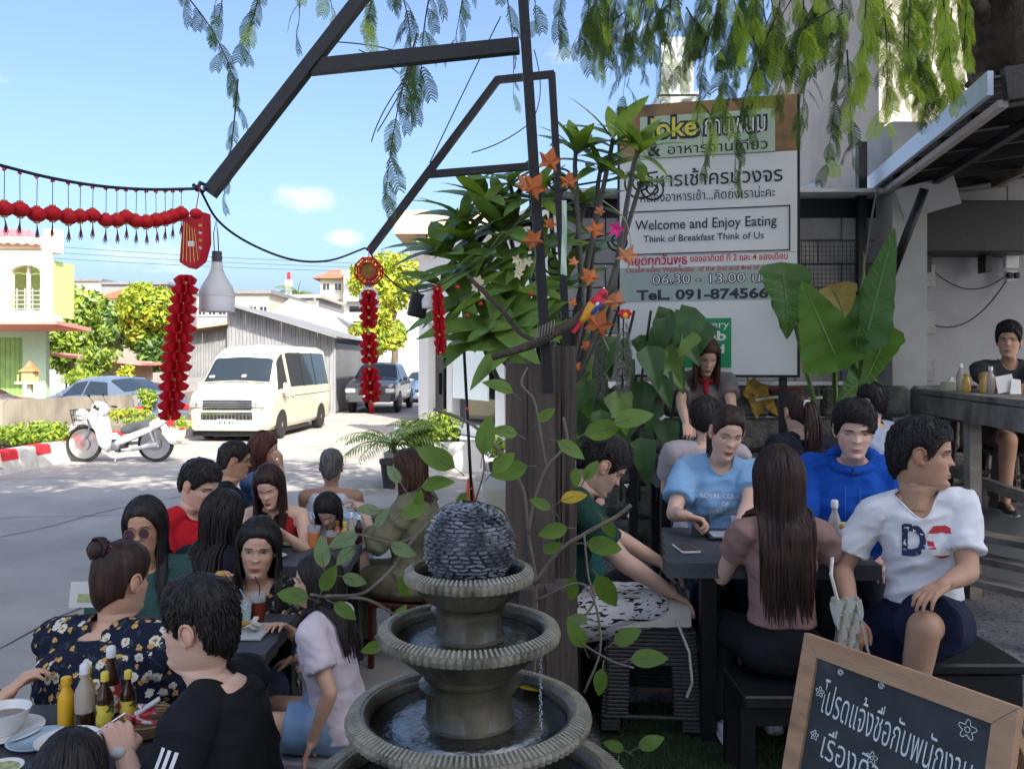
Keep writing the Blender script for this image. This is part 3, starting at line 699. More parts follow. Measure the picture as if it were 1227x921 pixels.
def wallseg(name,pts,z0,z1,th,m,label,cat='wall',panel=None):
 t=thing(name,label,cat,(pts[0][0],pts[0][1],0));
 for (a,b)in zip(pts,pts[1:]):
  L0=(V((*b,0))-V((*a,0))).length; n=max(1,int(L0/panel))if panel else 1
  for i in range(n):
   A=V((*a,0)).lerp(V((*b,0)),i/n); B=V((*a,0)).lerp(V((*b,0)),(i+1)/n); d=(B-A).normalized()
   q=MB(); q.M=T(-t.location); q.bar(A+d*.006+V((0,0,(z0+z1)/2)),B-d*.006+V((0,0,(z0+z1)/2)),th,z1-z0); q.build('wall_panel',m,t)
   if n>1:q=MB(); q.M=T(-t.location); q.bar(A-d*.02+V((0,0,(z0+z1)/2+.01)),A+d*.02+V((0,0,(z0+z1)/2+.01)),th+.05,z1-z0+.02); q.build('joint_rib',m,t)
 return t
wallseg('concrete_wall',[(-13.5,15.2),(-11.0,18),(-9.7,21.2)],0,1.02,.16,M_conc,'stained low concrete wall between the parked cars and the kerb',panel=1.6)
wallseg('concrete_wall',[(-9.7,21.4),(-9.2,31)],0,.98,.16,M_conc,'low concrete wall running back behind the red paper garland',panel=2.4)
wallseg('boundary_wall',[(-19.0,36),(-11.5,36)],0,1.42,.2,mat('grey_wall',(.26,.25,.24),rough=.9,var=.2,vs=1),'grey boundary wall in front of the round green tree',panel=1.5)
wallseg('ditch_edge',[(-9.9,14.2),(-9.0,19.0),(-8.9,30)],0,.42,.25,M_conc,'rough concrete ditch edge between the kerb and the weeds',panel=2.2)
def leaf(q,base,d,up,L_,w_,fold=.18,droop=.25,n=4,tip=1.0):
 """a folded leaf blade: 2 x n quads"""
 d=V(d).normalized(); up=V(up); s_=d.cross(up)
 if s_.length<1e-4:s_=d.orthogonal()
 s_.normalize(); nrm=s_.cross(d).normalized(); vs=[]; fs=[]
 for i in range(n+1):
  t=i/n; c=V(base)+d*L_*t-nrm*droop*L_*t*t; w2=w_*.5*(math.sin(PI*min(1,t**.8*.98+.01))**.8)*(1 if i<n else .05);
  h=nrm*fold*w2; vs+=[c-s_*w2+h,c,c+s_*w2+h]
 for i in range(n):
  a=i*3; fs+=[(a,a+1,a+4,a+3),(a+1,a+2,a+5,a+4)]
 q.add(vs,fs)
def rv(r=rnd):
 while True:
  v=V((r.uniform(-1,1),r.uniform(-1,1),r.uniform(-1,1)))
  if .05<v.length<1:return v.normalized()
def crown(q,blobs,n,size,r=rnd,mats_=1,hollow=.45,flat=.8):
 tot=sum(b[1][0]*b[1][1]*b[1][2]for b in blobs)or 1
 for c,rad in blobs:
  k=int(n*rad[0]*rad[1]*rad[2]/tot)
  for i in range(k):
   d=rv(r); rr=(hollow+(1-hollow)*r.random()**.6)*(1+.22*noise.noise(d*2.3+V(c))); p=V(c)+V((d.x*rad[0],d.y*rad[1],d.z*rad[2]))*rr
   s_=size*r.uniform(.6,1.35); a=(d*.55+rv(r)*.75+V((0,0,.25))).normalized(); t1=a.orthogonal().normalized(); ang=r.uniform(0,6.28); t1=Matrix.Rotation(ang,3,a)@t1; t2=a.cross(t1)*flat
   q.cur=int(r.random()*mats_)
   q.add([p-t1*s_,p-t2*s_*.45+a*s_*.12,p+t1*s_,p+t2*s_*.45-a*s_*.1],[(0,1,2,3)])
def tree(name,label,base,blobs,n,size,mats_,trunk_r=.18,cat='tree',hollow=.5,limbs=5,seed=1,group=None,bark=None):
 t=thing(name,label,cat,base,group=group); r=random.Random(seed); B=V(base)
 q=MB(); q.M=T(-B); top=V(blobs[0][0]); pts=[B,B.lerp(top,.35)+rv(r)*trunk_r*.8,B.lerp(top,.7)+rv(r)*trunk_r,top]
 q.tube(pts,[trunk_r*1.25,trunk_r,trunk_r*.7,trunk_r*.3],9)
 bk=bark or mat('bark',(.11,.085,.06),rough=.9,var=.35,vs=8,bump=.8,bs=25,stretch=(1,1,.3))
 tr=q.build('trunk',bk,t,smooth=60); q=MB(); q.M=T(-B)
 for i,(c,rad)in enumerate(blobs[:limbs]):
  s_=pts[1].lerp(pts[2],r.random()); q.tube([s_,s_.lerp(V(c),.5)+rv(r)*.15,V(c)],[trunk_r*.5,trunk_r*.32,trunk_r*.1],6)
 q.build('limb',bk,tr,smooth=60)
 q=MB(); q.M=T(-B); crown(q,blobs,n,size,r,len(mats_),hollow); q.build('crown',mats_,t)
 return t
def blobs_for(c,rad,k,r):
 out_=[(V(c),(rad[0]*.62,rad[1]*.62,rad[2]*.7))]
 for i in range(k):
  d=rv(r); rr=r.uniform(.32,.55); out_.append((V(c)+V((d.x*rad[0]*.62,d.y*rad[1]*.62,d.z*rad[2]*.6)),(rad[0]*rr,rad[1]*rr,rad[2]*rr)))
 return out_
G1=leafmat('leaf_yellowgreen',(.25,.33,.035),two=.25); G2=leafmat('leaf_mid',(.12,.20,.03),two=.25); G3=leafmat('leaf_deep',(.03,.07,.018),two=.2); G4=leafmat('leaf_gold',(.36,.34,.03),two=.25)
G5=leafmat('leaf_pale',(.20,.29,.09),two=.25)
r0=random.Random(11)
for (px,py,Y,rx,rz,ms,lb,n)in ((88,395,40,1.9,2.2,[G2,G5,G1],'pale green loose tree beside the white and green house',5200),(125,385,47,2.3,1.9,[G2,G5,G3],'green tree behind the gap left of the round tree',4200),(172,385,37,1.55,1.7,[G1,G4,G2,G1],'round bright yellow green tree in the middle distance',6000),(185,420,36.6,1.2,1.0,[G3,G2],'dark green shrub at the foot of the round tree',2200),(470,345,46,2.2,2.0,[G4,G1,G1],'tall yellow green tree behind the dark pickup truck',5200),(450,400,43,1.5,1.3,[G1,G2,G4],'lower leafy tree directly above the pickup truck',3200),(985,175,14,.55,.75,[G4,G1],'sunlit yellow green tree showing right of the sign',1600)):
 c=W(px,py,Y); base=(c.x,c.y,0); tree('leafy_tree',lb,base,blobs_for(c,(rx,rx,rz),9,r0),n,.20 if Y>20 else .09,ms,trunk_r=.2 if Y>20 else .1,seed=int(px))
for (px,py,Y,rx,rz,ms,lb,n,sz)in ((30,520,15.6,1.0,.30,[G1,G2],'low green weeds behind the kerb at the left',2400,.055),(75,528,16.6,.7,.25,[G1,G2],'low weeds behind the front wheel of the motorbike',1300,.05),(172,476,21.6,.36,.36,[G2,G1],'small round bush against the end of the concrete wall',1100,.055),(120,432,30,.95,.6,[G1,G5,G2],'feathery yellow green bush behind the blue sedan',1700,.10),(148,448,27,.35,.4,[G4,G1],'bright yellow leafed shrub beyond the low wall',500,.09),(190,505,18.4,.8,.2,[G1,G2],'thin weeds between kerb and wall behind the motorbike seat',1000,.05),(100,452,29,.9,.35,[G2,G1],'green shrubs beside the boundary wall',900,.08),(418,418,38,.6,.7,[G2,G1],'bush between the white van and the dark pickup',800,.10),(138,497,19.5,.9,.2,[G1,G4,G2],'weeds along the ditch above the motorbike handlebar',900,.05),(405,470,33,.4,.7,[G1,G2],'green shrub at the gate beside the pickup',600,.1)):
 c=W(px,py,Y); t=thing('bush',lb,'bush',(c.x,c.y,.1)); q=MB(); q.M=T(-V((c.x,c.y,.1))); crown(q,blobs_for(V((c.x,c.y,max(c.z,.25))),(rx,rx*.8,rz),6,r0),n,sz,r0,len(ms),.2); q.build('foliage',ms,t)
 q=MB()
 for k in range(7):a=k*.9; q.tube([(0,0,-.1),(math.cos(a)*rx*.3,math.sin(a)*rx*.3,max(.15,c.z-.1-rz*.3))],[.02,.008],5)
 q.build('stem',MATS['bark'],t)
def wopen(q,x0,x1,z0,z1,y,th,holes):
 xs=sorted(set([x0,x1]+[h[0]for h in holes]+[h[1]for h in holes])); zs=sorted(set([z0,z1]+[h[2]for h in holes]+[h[3]for h in holes]))
 for i in range(len(xs)-1):
  for j in range(len(zs)-1):
   cx,cz=(xs[i]+xs[i+1])/2,(zs[j]+zs[j+1])/2
   if any(h[0]<cx<h[1]and h[2]<cz<h[3]for h in holes):continue
   q.box((cx,y,cz),(xs[i+1]-xs[i],th,zs[j+1]-zs[j]))
M_tile=mat('roof_tile',(.55,.10,.05),rough=.7,var=.25,vs=4)
def tile_roof(name,parent,A,B,C,D,m,nrow=9,ncol=16):
 q=MB(); A,B,C,D=map(V,(A,B,C,D))
 for i in range(nrow):
  t0,t1=i/nrow,(i+1)/nrow
  for j in range(ncol):
   u0,u1=j/ncol,(j+1)/ncol; f=lambda u,t:A.lerp(B,u).lerp(D.lerp(C,u),t); n_=(B-A).cross(D-A).normalized(); n_=n_ if n_.z>0 else -n_
   um=(u0+u1)/2; h=n_*.06; q.add([f(u0,t0)+h*.4,f(um,t0)+h*1.5,f(u1,t0)+h*.4,f(u1,t1),f(um,t1)+h,f(u0,t1)],[(0,1,4,5),(1,2,3,4)])
 return stuff(q.build(name,m,parent))
def simple_window(q_parent,x,z,w_,h,y,fm,gm,bars=1):
 f=MB()
 for a,b,c,d in ((x,z+h/2,w_+.1,.06),(x,z-h/2,w_+.14,.07)):f.box((a,y-.03,b),(c,.12,d))
 for sx in (-1,1):f.box((x+sx*w_/2,y-.03,z),(.06,.11,h-.07))
 for k in range(bars):f.box((x-w_/2+w_*(k+1)/(bars+1),y-.01,z),(.04,.05,h-.07))
 o=f.build('window',fm,q_parent); p=MB(); p.box((x,y+.02,z),(w_-.06,.02,h-.06)); p.build('pane',gm,o)
M_greenp=mat('pale_green_paint',(.36,.50,.36),rough=.8,var=.06)
M_pink=mat('pink_awning',(.62,.22,.19),rough=.7,var=.12,vs=3)
B0=V((-20.5,32,0)); hs=thing('house','white and pale green two storey house with red roof at far left','house',B0)
q=MB(); fx=lambda px:(px-613.5)*.032-B0.x; fz=lambda py:EYE-(py-HZ)*.032
wopen(q,-6,fx(61),fz(378),fz(300),0,.3,[(fx(15),fx(51),fz(372),fz(318)),(-2.6,fx(1)-.3,fz(372),fz(318))]); q.box((fx(30),0,fz(292)),(fx(61)*2-2*fx(30),.34,fz(285)-fz(299)))
q.box((fx(59),.3,fz(288)),(.5,.5,.9)); q.build('wall',M_cream,hs)
q=MB()
for cx,hw in ((fx(33),(fx(51)-fx(15))/2),):
 for i in range(12):
  a0=PI*i/12; a1=PI*(i+1)/12; x0,x1=cx+hw*math.cos(a0),cx+hw*math.cos(a1); z0_,z1_=fz(327)+.28*math.sin(a0),fz(327)+.28*math.sin(a1)
  q.add([(x0,-.12,z0_),(x1,-.12,z1_),(x1,-.12,fz(317)),(x0,-.12,fz(317)),(x0,.12,z0_),(x1,.12,z1_),(x1,.12,fz(317)),(x0,.12,fz(317))],[(0,1,2,3),(7,6,5,4),(0,4,5,1)])
q.build('arch',M_cream,hs,fixn=True)
q=MB(); q.box((-1.6,1.7,fz(345)),(6.5,.1,2.2)); q.box((fx(57),1.1,fz(345)),(.1,1.5,2.2)); q.build('balcony_wall',mat('lime_paint',(.42,.55,.20),rough=.8,var=.05),hs)
q=MB()
for k in range(5):q.box((fx(33),-.2,fz(374)+.12+k*.17),(fx(52)-fx(14),.03,.03))
for k in range(5):q.box((fx(15)+k*(fx(52)-fx(15))/4,-.2,fz(374)+.45),(.03,.03,.9))
q.build('railing',mat('grey_rail',(.35,.34,.33),rough=.5),hs); q=MB(); q.box((fx(31),.2,fz(345)),(.1,.1,2.0)); q.build('pipe',M_white,hs)
q=MB(); q.box((-2.4,-.3,fz(383)),(fx(69)*2+4.8,1.3,.4)); q.build('balcony_slab',M_cream,hs)
q=MB(); q.box((-2,-.9,fz(392)),(2*(fx(104)+2),2.4,.13),rot=rotm(-4)); q.build('awning',M_pink,hs)
q=MB(); wopen(q,-6,fx(52),0,fz(396),.3,.25,[(fx(-30),fx(24),0,fz(404))]); q.build('lower_wall',M_greenp,hs)
q=MB()
for k in range(9):q.box((fx(-28)+k*.19,.42,fz(404)/2),(.17,.05,fz(404)))
q.build('folding_door',mat('green_door',(.20,.33,.10),rough=.6,var=.2,vs=2),hs)
tile_roof('roof',hs,(-6,-.4,fz(285)),(fx(57),-.4,fz(297)),(fx(-15),3,fz(262)),(-6,3,fz(255)),M_tile,8,24)
for i in range(3):q=MB();
q=MB(); a=thing('market_tent','white peaked tent roof in front of the trees','tent',(-18.0,36,0))
q.lathe([(1.15,1.3),(.5,1.75),(.08,2.35),(.01,2.4)],4,c=(0,0,0)); q.build('tent_roof',mat('tent_fabric',(.75,.74,.70),rough=.7),a); q=MB()
for sx in (-.8,.8):
 for sy in (-.8,.8):q.box((sx,sy,.65),(.05,.05,1.3))
q.build('tent_pole',M_chrome,a)
B1=V((-17.2,34,0)); a=thing('roof_shelter','lean-to shelter with a red sheet roof beside the house','shelter',B1); q=MB(); q.box((0.6,0,1.98),(3.9,2.0,.09),rot=rotm(0,6,0)); q.build('roof',M_pink,a)
q=MB(); q.box((.5,.8,.95),(3.4,.1,1.9)); q.build('wall',mat('shelter_wall',(.38,.29,.22),rough=.9,var=.2),a)
c=W(36,445,30); a=thing('spirit_house','small ornate pale spirit house on a post near the left house','shrine',(c.x,c.y,0)); q=MB(); q.box((0,0,.55),(.15,.15,1.1)); q.box((0,0,1.12),(.75,.6,.08)); q.build('stand',M_cream,a)
q=MB(); q.box((0,0,1.35),(.4,.35,.38));
for k in range(4):q.box((-.28+.19*k,-.26,1.26),(.04,.04,.3))
q.build('shrine_room',mat('shrine_yellow',(.6,.42,.16),rough=.6),a); q=MB(); q.box((0,0,1.62),(.6,.5,.2),taper=.3); q.box((0,0,1.78),(.3,.3,.25),taper=.1); q.build('shrine_roof',mat('shrine_brown',(.35,.16,.07),rough=.6),a)
def block(name,label,px0,px1,pyt,Y,dep,m,roofm=None,roof='flat',wins=None,cat='building',wm=None,base=0.0,winsz=(1.0,1.2),pitch=1.2):
 x0,x1=(px0-613.5)*Y/F,(px1-613.5)*Y/F; zt=EYE-(pyt-HZ)*Y/F; a=thing(name,label,cat,((x0+x1)/2,Y,0)); w_=x1-x0
 q=MB(); q.box((0,dep/2,(zt+base)/2),(w_,dep,zt-base)); q.build('wall',m,a)
 rm=roofm or m
 if roof=='flat':q=MB(); q.box((0,dep/2,zt+.15),(w_+.5,dep+.5,.3)); q.build('roof',rm,a)
 elif roof=='hip':q=MB(); q.box((0,dep/2,zt+pitch/2),(w_+1.6,dep+1.6,pitch),taper=.35); q.build('roof',rm,a)
 elif roof=='gable':
  q=MB(); q.prism([(-w_/2-.3,zt-.1),(w_/2+.3,zt-.1),(0,zt+pitch)],-.3,dep+.3); q.build('roof',rm,a)
 if wins:
  nx,nz,zl,zh=wins
  for i in range(nx):
   for j in range(nz):simple_window(a,-w_/2+w_*(i+.5)/nx,lerp(zl,zh,j/max(1,nz-1)),winsz[0],winsz[1],-.02,M_white,M_glass)
 return a
M_gr=mat('grey_render',(.20,.195,.19),rough=.85,var=.12); M_dk=mat('dark_roofing',(.16,.16,.17),rough=.7,var=.15); M_bg=mat('beige_render',(.38,.34,.28),rough=.85,var=.1)
block('apartment_block','grey roofed building above the trees left of centre',122,200,341,95,14,M_gr,M_dk,wins=(5,1,9.0,9.0),winsz=(1.1,.9)); block('office_building','pale boxy rooftop building behind the first tree',82,121,337,100,12,M_bg,M_dk,wins=(2,2,7.5,10),winsz=(.9,1.2))
a=block('tiled_house','distant white house with an orange tiled roof band',126,170,358,80,8,M_white,M_tile,'hip',wins=(3,1,6.6,6.6),winsz=(.8,1.2)); block('small_house','low house with orange roof between the two trees',100,132,402,60,6,M_bg,M_tile,'gable',pitch=1.4)
block('office_block','low office block with a band of windows behind the warehouse',236,322,352,62,10,M_bg,M_dk,wins=(7,1,5.7,5.7),winsz=(.6,.7)); block('low_building','long flat roofed building beyond the warehouse ridge',318,382,357,75,10,M_gr,M_bg,wins=(5,1,6.6,6.6),winsz=(.7,.8))
ap=block('apartment_tower','cream apartment block of several storeys with brown hip roof',384,412,334,92,12,M_cream,mat('brown_roof',(.30,.12,.07),rough=.8,var=.2),'hip',wins=(2,5,3.2,10.2),winsz=(.8,.8),pitch=1.4)
a=block('apartment_tower','white balconied block joined beside the cream apartment tower',412,440,328,90,12,M_white,M_white)
for j in range(5):
 q=MB(); q.box((.3,-.6,2.2+j*2.1),(2.4,1.2,.18)); q.box((.3,-1.15,2.65+j*2.1),(2.4,.08,.75)); q.build('balcony',M_cream,a); q=MB(); q.box((.3,-.03,3.1+j*2.1),(1.9,.06,1.3)); q.build('window',M_glass,a)
block('office_building','white and grey upper floors right of the octagonal lantern',434,505,312,68,9,M_white,M_gr,wins=(4,1,8.3,8.3),winsz=(1.2,.8))
M_zinc=mat('zinc_sheet',(.27,.275,.285),rough=.5,metal=.35,var=.18,vs=1.3,stretch=(3,1,.6)); M_zinc2=mat('zinc_sheet_dull',(.20,.20,.205),rough=.6,metal=.2,var=.2,vs=1.5)
def sheets(parent,x0,x1,zf0,zf1,y,m,wd=.55,ribs=5,name='metal_sheet'):
 n=max(1,int(round((x1-x0)/wd))); w_=(x1-x0)/n
 for i in range(n):
  a0=x0+i*w_; q=MB(); pts=[]
  for k in range(ribs*4+1):
   t=k/(ribs*4); d=(0,0,-.03,-.03)[k%4]; pts.append((a0+t*(w_-.004),y+d+(.006 if i%2 else 0)))
  q.grid([[V((x,yy,zf0(x)))for x,yy in pts],[V((x,yy,zf1(x)))for x,yy in pts]]); q.build(name,m,parent)
a=thing('warehouse','grey corrugated metal warehouse with sloping roof behind the white van','warehouse',(-8.6,30,0)); X_=lambda px:(px-613.5)*.030+8.6
sheets(a,X_(272),X_(402),lambda x:0,lambda x:3.92-(x-X_(272))*.305,0,M_zinc,.62); sheets(a,X_(222),X_(272),lambda x:0,lambda x:2.9+(x-X_(222))*.1,.3,M_zinc2,.55)
q=MB(); q.bar((X_(270),-.25,3.99),(X_(408),-.25,2.73),.9,.07,up=(0,0,1)); q.add([(X_(270),-.4,4.0),(X_(408),-.4,2.74),(X_(408),9,2.74),(X_(270),9,4.0)],[(0,1,2,3)]); q.build('roof',M_zinc2,a)
q=MB(); q.box((X_(247),1.4,3.12),(1.7,3.4,.08),rot=rotm(0,-8,0)); q.build('side_roof',mat('rust_roof',(.40,.27,.20),rough=.8,var=.3),a); q=MB(); q.box((X_(337),4.5,1.3),(3.8,8.4,2.5)); q.build('back_wall',M_zinc2,a)
q=MB(); q.box((X_(240),.2,1.05),(1.9,.1,.5)); q.build('wall_band',M_gr,a)
a=block('gabled_hall','white gable roofed hall just behind the warehouse',300,398,402,40,12,M_white,mat('pale_roof',(.45,.43,.41),rough=.6,var=.08),'gable',pitch=1.75)
a=thing('shop_awning','white awning sheet beyond the rear of the van','awning',W(410,410,37)); q=MB(); q.box((0,0,0),(1.9,2.5,.06),rot=rotm(12)); q.build('awning_sheet',mat('awning_white',(.7,.74,.74),rough=.6),a); q=MB();
for sx in (-.9,.9):q.box((sx,-1,-1.3),(.06,.06,2.4))
q.build('awning_post',M_white,a)
a=thing('white_gate','ornate white metal gate and fence left of the pickup','gate',W(408,460,36)); a.location.z=0
for k in range(9):q=MB(); q.box((-.9+k*.22,0,.75),(.03,.03,1.5)); q.build('gate_bar',M_white,a)
q=MB(); q.box((0,0,1.4),(2,.04,.05)); q.box((0,0,.3),(2,.04,.05)); q.build('gate_rail',M_white,a)
c=W(346,326,160); a=thing('telecom_tower','distant red and white lattice telecom mast on the skyline','mast',(c.x,c.y,0)); zt=c.z
for j in range(8):
 z0_,z1_=zt*j/8,zt*(j+1)/8; w0=1.3*(1-j/9); w1=1.3*(1-(j+1)/9); q=MB()
 for sx,sy in ((-1,-1),(1,-1),(1,1),(-1,1)):q.bar((sx*w0,sy*w0,z0_),(sx*w1,sy*w1,z1_),.16)
 q.bar((-w0,-w0,z0_),(w1,-w1,z1_),.1); q.bar((w0,-w0,z0_),(-w1,-w1,z1_),.1); q.build('mast_section',M_white if j%2==0 else M_redp,a)
q=MB(); q.box((0,0,zt-2.2),(1.1,1.1,1.4)); q.build('antenna',M_white,a)
def palm(label,c,h,n,L_,m,seed,tr=.12):
 a=thing('palm_tree',label,'palm tree',(c[0],c[1],0)); r=random.Random(seed); q=MB(); q.tube([(0,0,0),(.1,0,h*.5),(0,0,h)],[tr*1.2,tr,tr*.8],8); q.build('trunk',MATS['bark'],a,smooth=60)
 for k in range(n):
  az_=k*2.4; e0=r.uniform(.1,1.1); q=MB(); p=V((0,0,h)); d=V((math.cos(az_)*math.cos(e0),math.sin(az_)*math.cos(e0),math.sin(e0))); pts=[p.copy()]
  for j in range(9):d=(d+V((0,0,-.16))).normalized(); p=p+d*L_/9; pts.append(p.copy())
  q.tube(pts,[.02*L_*(1-j/11)for j in range(10)],4)
  for j in range(1,10):
   dd=(pts[j]-pts[j-1]).normalized(); s_=dd.cross(V((0,0,1))).normalized()
   for sg in (-1,1):
    for m_ in (0,.5):leaf(q,pts[j]-dd*m_*L_/9,s_*sg+dd*.5-V((0,0,.45)),V((0,0,1)),L_*.26*math.sin(PI*(j+1)/11),L_*.03,n=2,fold=.1)
  q.build('frond',m,a)
 return a
c=W(357,352,88); palm('distant coconut palm rising behind the warehouse roof',(c.x,c.y),c.z,13,2.6,G2,3,.2)
a=thing('utility_pole','thin dark utility pole against the sky behind the hall','pole',(W(377,350,70).x,70,0)); q=MB(); q.tube([(0,0,0),(0,0,7.6)],[.14,.09],8); q.build('pole',M_gr,a,smooth=60); q=MB(); q.box((0,0,5.6),(3.6,.1,.1)); q.build('crossarm',M_gr,a)
q=MB()
for dz in (0,.6,1.2):
 q.tube([V((-60,62,11.6+dz)).lerp(V((10,66,8.8+dz*.3)),t_/14)-V((0,0,.9*math.sin(PI*t_/14)))for t_ in range(15)],.02,4)
tag(q.build('power_line',M_black),'thin overhead power lines crossing the sky','cable')
M_peach=mat('peach_render',(.50,.36,.25),rough=.85,var=.06,vs=1)
B2=V((0,25,0)); a=thing('peach_building','peach rendered upper storey behind the leafy tree','building',B2); X2=lambda px:(px-613.5)*.025; Z2=lambda py:EYE-(py-HZ)*.025
q=MB(); q.box(((X2(472)+6)/2,3,(Z2(252)+Z2(280))/2),(6-X2(472),6,Z2(252)-Z2(280))); q.box(((X2(512)+6)/2,3.05,Z2(280)/2-.01),(6-X2(512),5.9,Z2(280)-.02)); q.build('wall',M_peach,a)
q=MB(); q.box((X2(504),.6,Z2(287)),(.3,.9,.34)); q.build('lintel_box',M_gr,a)
a=thing('white_shop','white rendered shopfront with black door behind the planters','shop',(-2.1,20,0),rz=-63); LS=7.2
q=MB(); wopen(q,0,LS,.32,4.3,0,.3,[(.62,1.75,.32,2.75),(2.05,4.2,.55,3.4),(4.6,6.8,.55,3.4)]); q.box((LS/2,.0,4.42),(LS+.3,.6,.24)); q.build('wall',M_white,a)
q=MB(); q.box((LS/2,-.35,.15),(LS,.8,.30)); q.box((LS/2+.6,-.95,.07),(LS-1,.5,.14)); q.build('step',mat('pale_tile',(.62,.62,.62),rough=.5,var=.05),a)
q=MB(); q.box((1.18,.06,1.53),(1.10,.05,2.42)); dq=q.build('door',mat('door_black',(.015,.016,.02),rough=.12,var=.1),a); q=MB(); q.box((1.18,.02,1.5),(.06,.05,2.4)); q.box((.95,.0,1.35),(.05,.05,.5)); q.build('door_frame',M_black,dq)
for x0 in (2.05,4.6):
 q=MB(); q.box((x0+1.075,.05,2.0),(2.1,.03,2.8)); q.build('window',M_glass,a)
 q=MB(); q.box((x0+1.0,-.17,2.25),(1.75,.04,2.35)); q.build('white_panel',mat('panel_white',(.70,.78,.76),rough=.35,var=.03),a)
q=MB(); q.box((LS/2,3.5,2.1),(LS,6.6,4.2)); q.build('back_wall',M_white,a)
# ================================================================ vehicles
def car_body(st,n_side=3):
 """returns surf(x,u): u 0..6 sill..centre of the roof ; mirrored by sign"""
 def par(x):
  if x<=st[0][0]:return st[0][1:]
  for a,b in zip(st,st[1:]):
   if x<=b[0]:t=(x-a[0])/(b[0]-a[0]); return tuple(lerp(p,q_,t)for p,q_ in zip(a[1:],b[1:]))
  return st[-1][1:]
 def surf(x,u,sg=1,off=0.0):
  z0,zb,zr,w0,w1,wr=par(x)
  P_=[(w0-.06,z0),(w0,z0+.10),(w1+.012,(z0+zb)/2+.05),(w1,zb),(wr,zr-.07*min(1,max(.3,(zr-zb)/.5))),(wr-.10,zr-.005),(0,zr+.03)]
  i=min(5,int(u)); t=u-i; a,b=P_[i],P_[i+1]; p=V((a[0]+(b[0]-a[0])*t,0,a[1]+(b[1]-a[1])*t)); tt=V((b[0]-a[0],0,b[1]-a[1])); n_=V((tt.z,0,-tt.x)); n_=n_.normalized()if n_.length>1e-6 else V((1,0,0))
  p=p+n_*off; return V((sg*p.x,x,p.z))
 return surf,par
def shell(surf,xs,us,off=0.0):
 q=MB()
 for sg in (1,-1):q.grid([[surf(x,u,sg,off)for u in us]for x in xs])
 for x in (xs[0],xs[-1]):
  row=[surf(x,u,1,off)for u in us]+[surf(x,u,-1,off)for u in reversed(us)][1:]; q.add(row,[tuple(range(len(row)))])
 return q
def patch(surf,x0,x1,u0,u1,sg=1,off=.006,nx=6,nu=4,skew=None):
 q=MB(); rows=[]
 for i in range(nx+1):
  row=[]
  for j in range(nu+1):
   t=j/nu; u=lerp(u0,u1,t); xa,xb=(x0,x1)if not skew else (lerp(x0,skew[0],t),lerp(x1,skew[1],t)); row.append(surf(lerp(xa,xb,i/nx),u,sg,off))
  rows.append(row)
 q.grid(rows)
 if sg==0:pass
 return q
def top_patch(surf,x0,x1,u0,off=.006,nx=6,m=8):
 q=MB(); rows=[]
 for i in range(nx+1):
  x=lerp(x0,x1,i/nx); rows.append([surf(x,lerp(u0,6,j/m),1,off)for j in range(m)]+[surf(x,lerp(6,u0,j/m),-1,off)for j in range(m+1)])
 q.grid(rows); return q
M_rim=mat('alloy',(.45,.45,.46),rough=.3,metal=.9,var=.05)
def add_wheel(a,x,y,r_,w_=.2,parent=None,spokes=6):
 t=MB(); t.M=Matrix.Translation((x,y,r_))@rotm(0,90,0); t.lathe([(r_*.62,-w_/2),(r_*.93,-w_/2),(r_,-w_/2+.03),(r_,w_/2-.03),(r_*.93,w_/2),(r_*.62,w_/2)],28); wh=t.build('wheel',M_rubber,a,smooth=40)
 sg=1 if x>0 else -1; t=MB(); t.M=Matrix.Translation((x+sg*(w_/2-.02),y,r_))@rotm(0,90,0); t.lathe([(r_*.64,-.03),(r_*.64,.01),(r_*.58,.012),(r_*.56,-.03)],24); t.lathe([(.06,-.02),(.06,.02*sg),(.001,.025*sg)],12)
 for k in range(spokes):an=2*PI*k/spokes; t.bar((.05*math.cos(an),.05*math.sin(an),0),(r_*.58*math.cos(an),r_*.58*math.sin(an),0),.05,.02)
 t.build('rim',M_rim,wh,smooth=40)
def arch(surf,y,r_,sg,off=.008):
 q=MB(); pts=[]
 for k in range(13):an=PI*k/12; pts.append((y+r_*math.cos(an),r_*.8+r_*math.sin(an)*.98))
 rows=[]
 for yy,zz in pts:
  def at(z):
   lo=0.0
   best=min((abs(surf(yy,u/10,1).z-z),u/10)for u in range(0,40)); return surf(yy,best[1],sg,off)
  p=at(zz); p.z=zz; b_=at(.3); rows.append((p,V((p.x,yy,.26))))
 q.grid([list(r2)for r2 in rows]); return q
def paint(name,col,rough=.25):return mat('paint_'+name,col,rough=rough,var=.04,vs=1,coat=.6,spec=.5,bump=.02,bs=3)
VST=[(0.0,.36,.80,.98,.74,.76,.60),(.05,.28,.98,1.06,.86,.87,.78),(.16,.26,1.08,1.15,.91,.92,.86),(.34,.25,1.13,1.23,.93,.94,.86),(.50,.25,1.14,1.34,.93,.94,.84),(.98,.25,1.15,1.90,.94,.94,.76),(1.16,.25,1.15,2.06,.94,.94,.745),(1.45,.25,1.15,2.20,.94,.94,.735),(1.9,.25,1.15,2.26,.94,.94,.73),(4.9,.25,1.15,2.27,.94,.94,.73),(5.25,.28,1.15,2.22,.93,.93,.73),(5.36,.34,1.15,2.05,.88,.90,.70),(5.40,.40,1.1,1.9,.82,.84,.64)]
sf,pr=car_body(VST); M_van=paint('van_cream',(.62,.575,.42))
van=thing('minibus','cream high roof minibus parked facing the camera with its front in sunlight','van',(-6.58,19.3,0),rz=-3.5)
xs=sorted(set([s_[0]for s_ in VST]+[.02,.1,.25,.42,.65,.8,1.3,1.65,2.5,3.5])); q=shell(sf,xs,[0,.5,1,1.5,2,2.5,3,3.4,3.8,4,4.4,5,5.3,5.65,6]); q.build('body',M_van,van,smooth=28,fixn=True)
